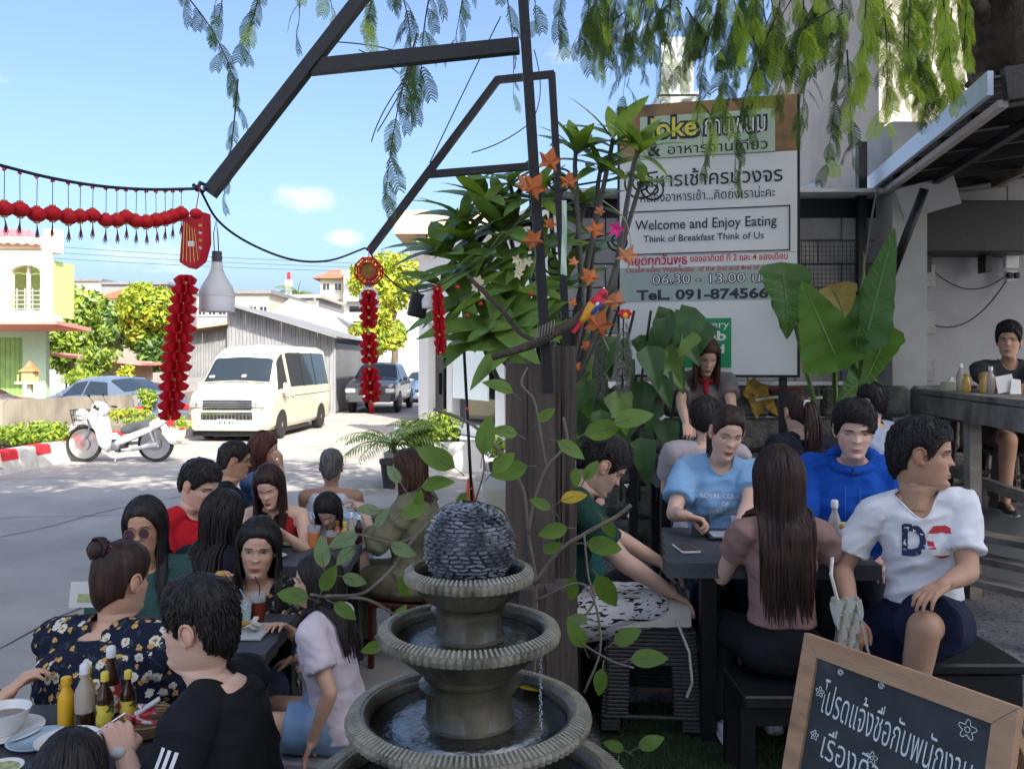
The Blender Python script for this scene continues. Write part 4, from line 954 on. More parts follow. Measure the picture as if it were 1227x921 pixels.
wsq=top_patch(sf,.53,1.02,4.35,.008); ws=wsq.build('windscreen',M_glass,van,smooth=60)
q=MB(); q.tube([sf(.50,u,sg,.012)for sg,us in ((1,(4.3,4.7,5.2,5.6)),(-1,(6,5.6,5.2,4.7,4.3)))for u in us],.012,6); q.build('wiper',M_blackp,ws)
q=MB(); q.box((.15,.62,1.52),(.10,.01,.08),rot=rotm(-50)); q.box((-.62,.6,1.50),(.12,.01,.07),rot=rotm(-50)); q.build('sticker',M_white,ws)
for sg in (1,-1):
 patch(sf,.74,1.50,3.08,3.92,sg,.007,skew=(1.06,1.50)).build('side_window',M_glass,van); patch(sf,1.72,5.05,3.08,3.9,sg,.007,nx=14).build('side_window',M_glass,van)
 for xx in (2.75,3.85):q=patch(sf,xx,xx+.05,3.05,3.93,sg,.012,nx=1); q.build('window_pillar',M_blackp,van)
 for xx in (1.58,2.9):q=patch(sf,xx,xx+.012,.6,3.95,sg,.004,nx=1); q.build('door_gap',M_blackp,van)
 q=patch(sf,1.0,5.1,2.62,2.66,sg,.005,nx=8,nu=1); q.build('body_crease',M_blackp,van)
 q=MB(); q.box((sg*.965,1.40,1.02),(.03,.16,.04)); q.box((sg*.965,1.78,1.02),(.03,.16,.04)); q.build('door_handle',M_van,van)
 q=MB(); q.box((sg*1.06,.98,1.22),(.14,.09,.26),bev=.03); q.box((sg*.98,1.0,1.13),(.12,.04,.04)); q.build('wing_mirror',M_van,van);
 arch(sf,.98,.40,sg).build('wheel_arch',M_blackp,van); arch(sf,4.25,.40,sg).build('wheel_arch',M_blackp,van)
 hq=patch(sf,.035,.36,2.35,3.15,sg,.012,nx=5,nu=4); hl=hq.build('headlight',mat('lamp_glass',(.75,.76,.76),rough=.08,metal=.35,var=.15,vs=14),van,smooth=60)
 q=MB(); q.box((sg*.73,.01,.88),(.30,.14,.17),bev=.03); q.build('headlight',MATS['lamp_glass'],van); q=MB(); q.ball((sg*.70,-.06,.88),(.055,.03,.055),12,8); q.ball((sg*.79,-.05,.88),(.04,.03,.04),12,8); q.build('lamp_bulb',M_chrome,hl)
 q=MB(); q.box((sg*.76,.0,.42),(.16,.07,.13),bev=.02); fl=q.build('fog_light',M_chrome,van); q=MB(); q.ball((sg*.76,-.03,.42),(.04,.03,.04),10,6); q.build('fog_lens',MATS['lamp_glass'],fl)
 for yy in (.98,4.25):add_wheel(van,sg*.86,yy,.335,.2)
q=MB(); q.box((0,.0,.40),(1.66,.14,.26),bev=.05); q.box((0,-.03,.29),(1.5,.1,.06),bev=.02); q.build('bumper',M_van,van,smooth=40)
gr=MB(); gr.box((0,-.015,.86),(1.16,.06,.22),bev=.02); go_=gr.build('grille',M_blackp,van)
for z_ in (.80,.855,.91,.965):q=MB(); q.box((0,-.05,z_),(1.14 if z_<.95 else 1.2,.03,.026),bev=.008); q.build('grille_bar',M_chrome,go_)
q=MB(); q.box((0,-.055,.66),(1.22,.03,.07),bev=.01); q.build('grille_bar',M_chrome,go_)
q=MB(); q.box((0,-.045,.57),(1.2,.04,.12)); lg=q.build('lower_grille',M_blackp,van)
for k in range(14):q=MB(); q.box((-.56+k*.086,-.068,.57),(.012,.01,.11)); q.build('grille_bar',M_rim,lg)
q=MB(); q.box((0,-.085,.45),(.44,.02,.15)); q.build('number_plate',M_white,van); q=MB()
for k in range(6):q.box((-.15+k*.06,-.098,.45),(.03,.006,.07))
q.build('plate_characters',mat('plate_ink',(.03,.03,.05),rough=.6),van)
q=MB(); q.lathe([(.055,-.01),(.065,0),(.055,.01),(.045,0)],20); o=q.build('badge',M_chrome,van,loc=(0,.02,1.02)); o.rotation_euler=(R(70),0,0); o.scale=(1,.75,1)
q=MB(); q.box((0,1.75,.18),(1.7,3.4,.1)); q.build('chassis',M_blackp,van)
def car(name,label,cat,loc,rz,st,col,r_w,ys,win,screen,back,extras='front'):
 sf,pr=car_body(st); a=thing(name,label,cat,loc,rz=rz); xs=sorted(set([s_[0]for s_ in st]+[st[0][0]+(st[-1][0]-st[0][0])*k/20 for k in range(21)]))
 shell(sf,xs,[0,.5,1,1.5,2,2.5,3,3.5,4,4.5,5,5.5,6]).build('body',col,a,smooth=30,fixn=True)
 if screen:top_patch(sf,screen[0],screen[1],4.4,.008).build('windscreen',M_glass,a)
 if back:top_patch(sf,back[0],back[1],4.4,.008).build('rear_window',M_glass,a)
 for sg in (1,-1):
  for x0,x1,k0,k1 in win:patch(sf,x0,x1,3.12,3.9,sg,.007,skew=(k0,k1)).build('side_window',M_glass,a)
  for yy in ys:arch(sf,yy,r_w*1.17,sg).build('wheel_arch',M_blackp,a); add_wheel(a,sg*(st[3][5]-.09),yy,r_w)
  q=MB(); q.box((sg*(st[3][5]+.09),ys[0]+.75,st[3][2]+.12),(.16,.08,.13),bev=.03); q.build('wing_mirror',col,a)
  hw=st[1][5]; zf=st[1][1]*.4+st[1][3]*.6
  q=MB(); q.box((sg*(hw-.18),.03,zf),(.36,.14,.16),bev=.04); q.build('headlight',MATS['lamp_glass'],a)
  e=st[-1][0]; q=MB(); q.box((sg*(hw-.16),e-.04,zf+.1),(.34,.12,.17),bev=.04); q.build('tail_light',mat('tail_red',(.6,.03,.04),rough=.15,var=.1),a)
  for xx in (ys[0]+.62,ys[0]+1.6):q=patch(sf,xx,xx+.012,.7,3.9,sg,.004,nx=1); q.build('door_gap',M_blackp,a)
 q=MB(); q.box((0,-.02,zf-.02),(.8,.06,.2),bev=.02); g_=q.build('grille',M_blackp,a)
 for k in range(3):q=MB(); q.box((0,-.06,zf-.08+k*.07),(.78,.02,.022)); q.build('grille_bar',M_chrome,g_)
 q=MB(); q.box((0,-.03,st[1][1]+.12),(1.55,.12,.24),bev=.05); q.box((0,st[-1][0]+.02,st[1][1]+.15),(1.55,.12,.26),bev=.05); q.build('bumper',col,a)
 q=MB(); q.box((0,-.1,st[1][1]+.18),(.44,.02,.12)); q.box((0,st[-1][0]+.1,st[1][1]+.35),(.44,.02,.12)); q.build('number_plate',M_white,a); return a
SED=[(0,.3,.55,.66,.68,.72,.62),(.08,.24,.64,.72,.80,.83,.74),(.5,.2,.74,.84,.86,.87,.80),(1.15,.2,.84,.96,.88,.88,.82),(1.85,.2,.90,1.38,.88,.88,.66),(2.3,.2,.92,1.45,.88,.88,.62),(3.1,.2,.93,1.42,.88,.88,.62),(3.95,.2,.94,1.06,.88,.88,.76),(4.4,.24,.92,1.02,.86,.86,.76),(4.5,.32,.8,.95,.76,.78,.66)]
sw=[(1.45,2.35,1.85,2.35),(2.42,3.45,2.42,3.15)]
car('parked_car','dark blue sedan at the far left edge behind the concrete wall','car',(-12.75,22.8,0),100,SED,paint('navy',(.02,.035,.06)),.31,(.85,3.5),sw,(1.2,1.82),(3.2,3.9))
car('parked_car','grey blue sedan with red tail light beside the motorbike basket','car',(-12.1,27.0,0),62,SED,paint('slate',(.10,.13,.18)),.31,(.85,3.5),sw,(1.2,1.82),(3.2,3.9))
c_=bpy.data.objects['parked_car.001']; c_.location=(-13.2,24.2,0); c_.rotation_euler[2]=R(-118+360)
PK=[(0,.5,.85,1.0,.74,.76,.66),(.06,.42,1.0,1.1,.88,.9,.8),(.5,.40,1.08,1.2,.92,.93,.84),(1.1,.40,1.12,1.26,.93,.93,.84),(1.75,.40,1.14,1.76,.93,.93,.68),(2.1,.40,1.14,1.84,.93,.93,.66),(3.4,.40,1.14,1.83,.93,.93,.66),(3.62,.40,1.14,1.70,.93,.93,.68),(3.66,.4,1.10,1.16,.93,.93,.88),(5.2,.45,1.10,1.16,.92,.92,.88),(5.28,.5,1.0,1.1,.85,.86,.8)]
car('pickup_truck','dark metallic double cab pickup truck parked behind the van','pickup truck',(-5.1,30,0),-1,PK,paint('charcoal',(.06,.065,.07)),.39,(.95,4.1),[(1.35,2.5,1.75,2.5),(2.58,3.5,2.58,3.4)],(1.16,1.72),None)
car('parked_car','blue car mostly hidden behind the pickup truck','car',(-4.1,38,0),3,SED,paint('blue',(.10,.17,.30)),.31,(.85,3.5),sw,(1.2,1.82),(3.2,3.9))
mb0=thing('motorbike','white underbone motorbike with front basket parked beside the kerb','motorbike',(W(147,552,15.5).x,15.4,0)); k_=.0155
def mbp(px,py,y=0.0):return V(((px-147.5)*k_,y,(552-py)*k_))
M_mw=paint('bike_white',(.62,.62,.61)); M_mg=paint('bike_silver',(.45,.46,.47),.35)
for px in (105,190):
 cW=mbp(px,525.5); q=MB(); q.M=Matrix.Translation((cW.x,0,.40))@rotm(90,0,0); rr=.335 if px==105 else .335; cz=.0
 q.M=Matrix.Translation((cW.x,0,.335 if True else .4))@rotm(90,0,0); q.lathe([(rr*.87,-.035),(rr*.96,-.04),(rr,0),(rr*.96,.04),(rr*.87,.035),(rr*.86,0),(rr*.87,-.035)],36); wh=q.build('wheel',M_rubber,mb0,smooth=60)
 q=MB(); q.M=Matrix.Translation((cW.x,0,.335))@rotm(90,0,0); q.lathe([(rr*.87,-.022),(rr*.83,-.022),(rr*.82,.022),(rr*.87,.022)],36)
 q.lathe([(.055,-.06),(.055,.06)],14)
 for s_ in range(18):an=2*PI*s_/18; q.tube([(.05*math.cos(an+.5),.05*math.sin(an+.5),.03*(-1)**s_),(rr*.83*math.cos(an),rr*.83*math.sin(an),0)],.003,4)
 q.build('rim',M_chrome,wh,smooth=60); q=MB(); q.M=Matrix.Translation((cW.x,-.05,.335))@rotm(90,0,0); q.lathe([(.04,0),(.12,0),(.12,.004),(.04,.004)],20); q.build('brake_disc',M_rim,wh)
def prof(name,pts,hw,m,bev=.0,nh=3,smooth=50):
 q=MB(); n=len(pts); vs=[]; fs=[]; cx=sum(p[0]for p in pts)/n; cz_=sum(p[1]for p in pts)/n; lay=[(-1,.86),(-.8,1),(.8,1),(1,.86)]
 for t_,k2 in lay:
  for p in pts:a_=mbp(*p); c2=mbp(cx,cz_); vs.append((c2.x+(a_.x-c2.x)*k2,t_*hw,c2.z+(a_.z-c2.z)*k2))
 for j in range(3):fs+=[(j*n+i,j*n+(i+1)%n,(j+1)*n+(i+1)%n,(j+1)*n+i)for i in range(n)]
 fs+=[tuple(range(n)),tuple(range(4*n-1,3*n-1,-1))]; q.add(vs,fs); return q.build(name,m,mb0,smooth=smooth,fixn=True)
prof('front_mudguard',[(88,516),(91,507),(99,501),(110,500),(118,506),(122,514),(117,512),(108,506),(100,507),(94,512)],.06,M_mw)
prof('leg_shield',[(112,496),(120,488),(128,492),(131,505),(134,520),(139,535),(134,540),(127,532),(123,516),(117,505)],.17,M_mw)
prof('headlight_cowl',[(116,496),(116,486),(121,480),(127,482),(133,490),(130,497),(123,500)],.13,M_mw); prof('cowl_panel',[(118,490),(120,483),(126,485),(128,492),(122,494)],.134,M_blackp)
prof('step_through',[(128,532),(136,522),(146,520),(150,526),(146,536),(134,541)],.09,M_mw)
prof('seat',[(150,517),(151,511),(160,506),(176,502),(187,503),(188,509),(176,513),(160,519)],.13,mat('seat_vinyl',(.07,.075,.08),rough=.55,var=.1))
prof('tail_fairing',[(136,533),(148,524),(164,514),(182,506),(197,498),(206,496),(207,501),(196,511),(182,518),(168,524),(152,531)],.12,M_mw)
prof('tail_light',[(203,500),(212,501),(211,509),(205,509)],.07,mat('tail_red',(.6,.03,.04))); prof('rear_mudguard',[(190,506),(200,503),(211,520),(214,530),(210,531),(204,520),(196,511)],.05,M_mw)
prof('number_plate',[(200,513),(211,524),(213,531),(209,529),(199,517)],.10,M_white); prof('engine',[(139,524),(150,523),(156,530),(155,539),(146,541),(139,536)],.10,mat('engine_dark',(.04,.04,.045),rough=.45,metal=.5,var=.3,vs=20))
q=MB(); q.M=Matrix.Translation(mbp(145,533,-.11))@rotm(90,0,0); q.lathe([(.085,-.02),(.08,.02),(.03,.03)],20); q.build('engine_cover',M_rim,mb0,smooth=40)
q=MB(); q.tube([mbp(152,537,-.1),mbp(168,536,-.13),mbp(185,532,-.14),mbp(196,531,-.14)],[.02,.035,.05,.045],12); q.build('exhaust',M_mg,mb0,smooth=50)
q=MB(); q.tube([mbp(156,531,.1),mbp(190,527,.11)],.035,10); q.build('chain_cover',M_mg,mb0,smooth=50)
q=MB()
for sy in (-.07,.07):q.tube([mbp(118,500,sy),mbp(105,531,sy)],[.022,.02],10)
q.build('fork',M_chrome,mb0,smooth=60); q=MB()
for sy in (-.09,.09):q.tube([mbp(184,512,sy),mbp(190,528,sy)],.025,10)
q.build('shock_absorber',M_chrome,mb0,smooth=60)
q=MB(); q.tube([mbp(130,487,-.32),mbp(125,486,-.15),mbp(124,484,0),mbp(125,486,.15),mbp(130,487,.32)],.013,8); hb=q.build('handlebar',M_chrome,mb0,smooth=60); q=MB()
for sy in (-1,1):q.tube([mbp(130,487,sy*.26),mbp(132,488,sy*.37)],.02,10)
q.build('grip',M_blackp,hb,smooth=60)
for sy in (-1,1):
 q=MB(); q.tube([mbp(126,486,sy*.2),mbp(119,474,sy*.26)],.006,6); q.ball(mbp(119,472,sy*.27),(.015,.055,.04),12,8); q.build('mirror',M_blackp,mb0,smooth=60)
bk=MB();
for px in range(93,114,3):
 for sy in (-1,1):bk.bar(mbp(px,490,sy*.14),mbp(px*.8+103*.2,508,sy*.10),.006)
for sy in range(-4,5):bk.bar(mbp(92,490,sy*.035),mbp(95,508,sy*.026),.006); bk.bar(mbp(114,490,sy*.035),mbp(112,508,sy*.026),.006)
for z_ in (490,496,502,508):
 e=(508-z_)/18; x0_,x1_=lerp(95,92,e),lerp(112,114,e); y_=lerp(.10,.14,e)
 bk.tube([mbp(x0_,z_,-y_),mbp(x1_,z_,-y_),mbp(x1_,z_,y_),mbp(x0_,z_,y_),mbp(x0_,z_,-y_)],.006,5)
stuff(bk.build('basket',M_blackp,mb0)); q=MB(); q.ball(mbp(102,497),(.13,.11,.13),16,10)
t=q.build('helmet',M_mw,smooth=180); t.location=mb0.location; tag(t,'white helmet resting in the front basket of the motorbike','helmet')
q=MB(); q.tube([mbp(147,538,-.08),mbp(148,550,-.22)],.012,8); q.build('side_stand',M_chrome,mb0)
# ================================================================ terrace: walls, roof, sign, tree
M_wallg=mat('grey_wall_paint',(.38,.38,.385),rough=.85,var=.12,vs=1.6,col2=(.30,.30,.30),c2=(.5,.75),bump=.15,bs=20)
M_wallb=mat('beige_wall',(.46,.42,.37),rough=.9,var=.12,vs=1.1,col2=(.28,.26,.23),c2=(.52,.75),bump=.2,bs=12)
M_block=mat('concrete_block',(.40,.385,.37),rough=.92,var=.22,vs=5,bump=.5,bs=60)
M_rough=mat('rough_stone',(.24,.225,.20),rough=.95,var=.4,vs=9,col2=(.07,.075,.055),c2=(.45,.65),bump=1.0,bs=22,dist=.05)
M_wood=mat('dark_timber',(.10,.078,.066),rough=.85,var=.4,vs=7,col2=(.02,.016,.014),c2=(.5,.68),bump=.9,bs=22,stretch=(1,1,.12),dist=.02)
M_woodg=mat('grey_timber',(.26,.225,.19),rough=.85,var=.35,vs=5,col2=(.07,.06,.05),c2=(.5,.7),bump=.7,bs=30,stretch=(.25,1,1))
M_darkt=mat('charcoal_table',(.065,.07,.078),rough=.5,var=.25,vs=6,bump=.25,bs=60,col2=(.07,.075,.085),c2=(.55,.8))
t=thing('garden_wall','low rough stone wall behind the far tables under the sign','wall',(.5,6.85,TZ))
r1=random.Random(4)
x=.35; row=0
for row in range(5):
 z=row*.27; x=.3-(row%2)*.15
 while x<4.3:
  wd=r1.uniform(.30,.55); q=MB(); q.box((x+wd/2-.5,jit(.012),z+.13),(wd-.015,.26+jit(.02),.255),bev=.03); q.build('stone',M_rough,t); x+=wd
t=thing('block_wall','grey concrete block wall behind the elephant ear plant','wall',(.5,7.15,0))
for row in range(7):
 z=1.66+row*.2; x=-.1-(row%2)*.2
 while x<2.75:
  x_=max(x,-.1); q=MB(); q.box(((x_+x+.39)/2,0,z+.1),(x+.39-x_,.15,.19),bev=.006); q.build('block',M_block,t); x+=.4
q=MB(); q.box((1.3,.0,3.13),(2.75,.18,.16)); q.build('top_beam',M_black,t)
q=MB(); q.box((1.3,-.12,3.225),(2.9,.5,.03)); q.build('capping',mat('pale_capping',(.6,.62,.62),rough=.5),t)
t=thing('wire_mesh','black wire mesh panel hanging on the block wall right of the sign','mesh panel',W(990,350,6.95))
for k in range(15):q=MB(); q.bar((-.24+k*.034,0,-.42),(-.24+k*.034,0,.42),.004); q.build('wire',M_black,t)
for k in range(23):q=MB(); q.bar((-.25,-.004,-.42+k*.038),(.25,-.004,-.42+k*.038),.004); q.build('wire',M_black,t)
t=thing('steel_post','black steel post at the left corner of the grey wall','post',(W(1032,400,6.95).x,6.95,TZ)); q=MB(); q.box((0,0,1.68),(.07,.07,3.35)); q.build('post',M_black,t); q=MB(); q.box((0,0,.01),(.14,.14,.02)); q.build('base_plate',M_black,t)
t=thing('bar_wall','smooth grey painted wall behind the wooden counter','wall',(3.1,7.3,0))
q=MB(); q.box((2.9,0,1.85),(5.8,.2,3.7)); q.build('wall',M_wallg,t)
q=MB(); q.box((0.12,-.32,1.9),(.28,.45,3.75)); q.build('pier',mat('pier_grey',(.42,.42,.41),rough=.85,var=.1),t)
t=thing('tall_building','tall beige rendered wall rising behind the bar roof','building',(6.6,9.2,0)); q=MB(); q.box((0.15,2.0,4.0),(5.3,4,8.0)); q.build('wall',M_wallb,t)
q=MB(); q.box((-2.54,-.03,6.2),(.1,.1,3.5)); q.build('drain_pipe',M_wallb,t)
t=thing('clad_building','pale blue white corrugated building beside the tall beige wall','building',(5.05,12.4,0))
X5=lambda px:(px-613.5)*.0124-5.05
sheets(t,X5(1006),X5(1006)+1.6,lambda x:0,lambda x:6.4,0,mat('pale_cladding',(.62,.68,.74),rough=.45,var=.05,vs=1),.28,4,'cladding_sheet'); q=MB(); q.box((X5(1006)+.8,1.6,3.2),(1.58,3,6.38)); q.build('side_wall',MATS['pale_cladding'],t)
c=W(977,215,10.2); t=thing('water_tank','grey ribbed water tank top showing above the wall','water tank',(c.x,c.y,3.1)); q=MB(); q.lathe([(.36,-.6),(.37,.05),(.34,.07),(.37,.10),(.37,.55),(.33,.72),(.2,.86),(.08,.9),(.08,.95),(.001,.96)],30); q.build('tank_shell',mat('tank',(.33,.36,.40),rough=.4,var=.05),t,smooth=40)
q=MB()
for k in range(7):q.lathe([(.375,-.5+k*.15),(.385,-.48+k*.15),(.375,-.46+k*.15)],30)
q.build('rib',MATS['tank'],t)
c=W(808,100,9.5); t=thing('vent_duct','shiny sheet metal ventilation duct rising behind the sign','duct',(c.x,c.y,2.4)); q=MB(); q.box((0,0,1.2),(.42,.42,2.4)); q.box((0,0,2.42),(.46,.46,.03)); q.box((0,0,1.8),(.44,.44,.03)); q.build('duct_casing',mat('galvanised',(.50,.53,.56),rough=.28,metal=.8,var=.2,vs=4,bump=.3,bs=6),t)
q=MB(); q.box((0,0,2.75),(.36,.36,.62)); q.build('duct_head',MATS['galvanised'],t)
RZ_=3.29
A_,B_,C_,D_=V((3.06,7.15,RZ_)),V((2.60,4.5,RZ_)),V((6.4,4.3,RZ_+.5)),V((6.4,7.15,RZ_+.5))
t=thing('bar_roof','dark lean-to roof with pale metal edge over the wooden counter','roof',tuple(A_)); o_=-A_
n=16
for i in range(n):
 q=MB(); q.M=T(o_); u0,u1=i/n,(i+1)/n-.002; f=lambda u,v:A_.lerp(B_,u).lerp(D_.lerp(C_,u),v)+V((0,0,.07))
 pts=[]
 for k in range(9):uu=lerp(u0,u1,k/8); h=V((0,0,(0,.02,.02,0)[k%4])); pts.append((uu,h))
 q.grid([[f(uu,0)+h for uu,h in pts],[f(uu,1)+h for uu,h in pts]]); q.build('roof_sheet',mat('roof_dark',(.10,.105,.11),rough=.6,metal=.3,var=.2),t)
q=MB(); q.M=T(o_); q.bar(A_+V((-.02,.0,.04)),B_+V((-.02,0,.04)),.03,.13); q.build('edge_flashing',mat('flashing',(.62,.70,.80),rough=.35,metal=.2,var=.06,vs=12),t)
q=MB(); q.M=T(o_); q.bar(A_+V((.05,0,-.07)),B_+V((.05,0,-.07)),.05,.04); q.build('edge_trim',mat('trim_pink',(.42,.36,.35),rough=.6),t)
for k in range(6):
 u=k/5; q=MB(); q.M=T(o_); q.bar(A_.lerp(B_,u)+V((.08,.02,-.02)),D_.lerp(C_,u)+V((0,.02,-.02)),.05,.1); q.build('rafter',M_black,t)
q=MB(); q.M=T(o_); q.bar(B_+V((.03,-.04,.02)),C_+V((0,-.04,.02)),.05,.17); q.build('front_fascia',M_black,t)
for k in range(4):
 v=.1+k*.22; q=MB(); q.M=T(o_); q.bar(A_.lerp(D_,v)+V((0,0,-.1)),B_.lerp(C_,v)+V((0,0,-.1)),.05,.06); q.build('purlin',M_woodg if k%2 else M_black,t)
def gtube(name,label,cat,pts,r_,m,n=6,smooth=180):
 L0=V(pts[0]); q=MB(); q.M=T(-L0); q.tube(pts,r_,n); o=q.build(name,m,smooth=smooth); o.location=L0; return tag(o,label,cat)
t=thing('wall_shelf','black boxed wall shelf high on the grey wall','shelf',W(1150,275,7.0)); q=MB(); q.box((.05,0,0),(1.0,.36,.42),bev=.01); q.build('shelf_box',M_black,t)
for px in (1112,1184):q=MB(); c=W(px,306,7.0)-V(t.location); q.box((c.x,.05,c.z),(.05,.12,.28)); q.build('bracket',M_black,t)
t=thing('speaker_cabinet','black wall mounted speaker hanging beside the leaf','speaker',W(1084,310,6.95)); q=MB(); q.box((0,0,0),(.17,.22,.46),bev=.01); q.build('cabinet',M_blackp,t); q=MB(); q.M=rotm(90); q.lathe([(.065,.111),(.07,.118),(.02,.112),(.001,.114)],18); q.build('speaker_cone',M_black,t)
gtube('strut','slanting black strut propping the roof edge','strut',[W(1068,330,6.3),W(1108,226,6.1)],.035,M_black,4);
t=thing('roof_panel','grey painted panel tucked under the roof corner','panel',W(1112,236,6.5)); q=MB(); q.box((0,0,0),(.46,.03,.24),rot=rotm(0,-16,0)); q.build('panel',M_wallg,t)
for nm,lb,pts in (('pipe','thin grey conduit running along the top of the grey wall',[W(1000,236,7.05),W(1090,235,7.05),W(1207,223,7.05),W(1208,300,7.05)]),('cable','white cable hanging down past the corner pier',[W(1052,222,6.6),W(1044,262,6.7),W(1034,330,6.8),W(1022,395,6.8),W(1020,430,6.8)])):gtube(nm,lb,nm,pts,.008,M_gr)
def sag(a,b,s_,n=14):return [V(a).lerp(V(b),i/n)-V((0,0,s_*4*(i/n)*(1-i/n)))for i in range(n+1)]
gtube('cable','short black cable looped high on the grey wall','cable',sag(W(1118,324,7.12),W(1203,332,7.12),.13),.005,M_black)
gtube('cable','longer black cable sagging low across the grey wall','cable',sag(W(1083,362,7.12),W(1206,336,7.12),.30),.006,M_black)
gtube('cable','black cable dropping down the wall beside the speaker','cable',[W(1080,340,7.1),W(1079,380,7.1),W(1072,430,7.1),W(1064,485,7.1)],.006,M_black)
gtube('cable','black cable with a small white switch at its end','cable',[W(1085,345,7.1),W(1083,400,7.1),W(1082,447,7.1)],.005,M_black)
t=thing('wall_socket','white power outlet box on the grey wall above the seated man','socket',W(1211,322,7.1)); q=MB(); q.box((0,0,.06),(.12,.05,.12),bev=.01); q.box((0,0,-.06),(.10,.05,.09),bev=.01); q.build('outlet_box',M_white,t); q=MB()
for sx in (-.03,.03):q.box((sx,-.03,-.06),(.04,.05,.05),bev=.008); q.tube([(sx,-.05,.15),(sx*1.3,-.04,.4)],.008,6)
q.build('plug',M_blackp,t)
PZ=.80
q=MB(); q.box((4.7,6.6,(TZ+PZ)/2),(3.0,1.6,PZ-TZ)); struct(q.build('bar_floor',mat('bar_floor_mat',(.10,.105,.11),rough=.8,var=.2,vs=3)))
t=thing('bar_counter','long weathered wooden bar counter under the dark roof','counter',(3.6,6.1,0))
def cb(name,a,b,w_,h_,m=M_woodg):q=MB(); q.M=T(-V(t.location)); q.bar(a,b,w_,h_); return q.build(name,m,t)
ca,cb2=W(1095,459,6.6),W(1240,487,4.35); cz=1.60
A2,B2_=V((ca.x,ca.y,cz)),V((cb2.x,cb2.y,cz)); dn_=(B2_-A2).normalized(); sd2=V((-dn_.y,dn_.x,0)); sd2=sd2 if sd2.x>0 else -sd2
for k in range(4):cb('plank',A2+sd2*(.07+k*.145)+V((0,0,jit(.004))),B2_+sd2*(.07+k*.145)+V((0,0,jit(.004))),.14,.035)
cb('apron',A2+sd2*.01+V((0,0,-.09)),B2_+sd2*.01+V((0,0,-.09)),.04,.13); cb('end_rail',A2+dn_*.02+V((0,0,-.09)),A2+dn_*.02+sd2*.58+V((0,0,-.09)),.04,.13)
for u in (.02,.52,.98):
 for s_ in (.05,.52):
  p=A2.lerp(B2_,u)+sd2*s_; cb('leg',V((p.x,p.y,PZ if p.y>5.8 else TZ)),V((p.x,p.y,cz-.03)),.075,.075)
cb('back_brace',V((A2.x+.2,A2.y,1.0)),V((B2_.x+.3,B2_.y,1.0)),.05,.07)
for k,(px,Y,s_)in enumerate(((1172,6.3,1),(1205,6.0,1.05))):
 c=W(px,500,Y); t2=thing('bar_stool',('tall dark wooden bar stool under the counter, farther one','tall dark wooden bar stool under the counter, nearer one')[k],'stool',(c.x,c.y,PZ)); q=MB(); q.box((0,0,.60),(.32,.30,.04)); q.build('seat',M_woodg,t2)
 for sx in (-.12,.12):
  for sy in (-.11,.11):q=MB(); q.bar((sx*1.2,sy*1.2,0),(sx,sy,.58),.04); q.build('leg',M_wood,t2)
 for sy in (-.12,.12):q=MB(); q.bar((-.14,sy,.22),(.14,sy,.22),.03); q.build('rung',M_wood,t2)
t2=thing('timber_ramp','grey plank edge stepping down from the bar floor','step',(4.0,5.4,0))
for k in range(3):q=MB(); q.M=T(-V(t2.location)); a,b=W(1092,592+k*6,5.75-k*.1),W(1250,650+k*8,5.0-k*.1); a.z=b.z=.72-k*.12; q.bar(a,b,.16,.04); q.build('plank',M_woodg,t2)
def bottle(label,loc,h,r_,body,cap,capm,neck=.35,lab=None,cat='sauce bottle',group=None,name='sauce_bottle',liquid=None):
 t=thing(name,label,cat,loc,group=group); q=MB(); nr=r_*neck
 q.lathe([(r_*.9,0),(r_,h*.02),(r_,h*.55),(r_*.93,h*.62),(nr,h*.78),(nr,h*.88),(nr*1.1,h*.885),(.001,h*.89)],20); q.build('glass_body',body,t,smooth=45)
 q=MB(); q.lathe([(nr*1.25,h*.85),(nr*1.3,h*.86),(nr*1.25,h*.98),(nr*.9,h),(.001,h)],16); q.build('cap',capm,t,smooth=45)
 if lab:q=MB(); q.lathe([(r_*1.02,h*.12),(r_*1.025,h*.13),(r_*1.025,h*.48),(r_*1.02,h*.49)],20); q.build('label_band',lab,t,smooth=30)
 if liquid:q=MB(); q.lathe([(r_*1.006,h*.02),(r_*1.006,h*.30)],20); q.build('liquid',liquid,t,smooth=30)
 return t
M_soy=mat('soy_brown',(.035,.012,.006),rough=.1,coat=.5,var=.1); M_amber=mat('amber_sauce',(.35,.10,.012),rough=.12,coat=.5,var=.1); M_yel=mat('yellow_plastic',(.75,.42,.02),rough=.35,var=.05); M_capw=mat('cap_white',(.75,.76,.78),rough=.4,var=.03)
M_capy=mat('cap_yellow',(.75,.60,.08),rough=.4,var=.03); M_labr=mat('label_redwhite',(.70,.62,.55),rough=.5,var=.15,vs=40,col2=(.5,.05,.04),c2=(.5,.52)); M_laby=mat('label_yellow',(.70,.55,.08),rough=.5,var=.1,vs=50,col2=(.06,.12,.03),c2=(.52,.54)); M_clr=mat('clear_glass',(.75,.70,.62),rough=.08,trans=.6,var=0); M_gold=mat('golden_oil',(.60,.36,.06),rough=.15,coat=.4,var=.1)
def onc(px,py):
 Y=(EYE-(cz+.02))*F/(py-HZ); return W(px,py,Y)
for k,(px,s_,lb)in enumerate(((1151,.9,'white capped clear bottle at the left end of the bar counter'),(1158,.55,'squat golden jar on the bar counter next to the clear bottle'),(1179,.55,'golden jar beside the tall white bottle on the counter'),(1187,.8,'tall white bottle on the counter in front of the seated man'))):
 Yc=5.9-k*.12; bottle(lb,(W(px,465,Yc).x,Yc,cz+.018),.20*s_+.02,.028,(M_clr,M_gold,M_gold,M_clr)[k],None,M_capw if k in (0,3)else M_gold,neck=.4 if k in (0,3)else .6)
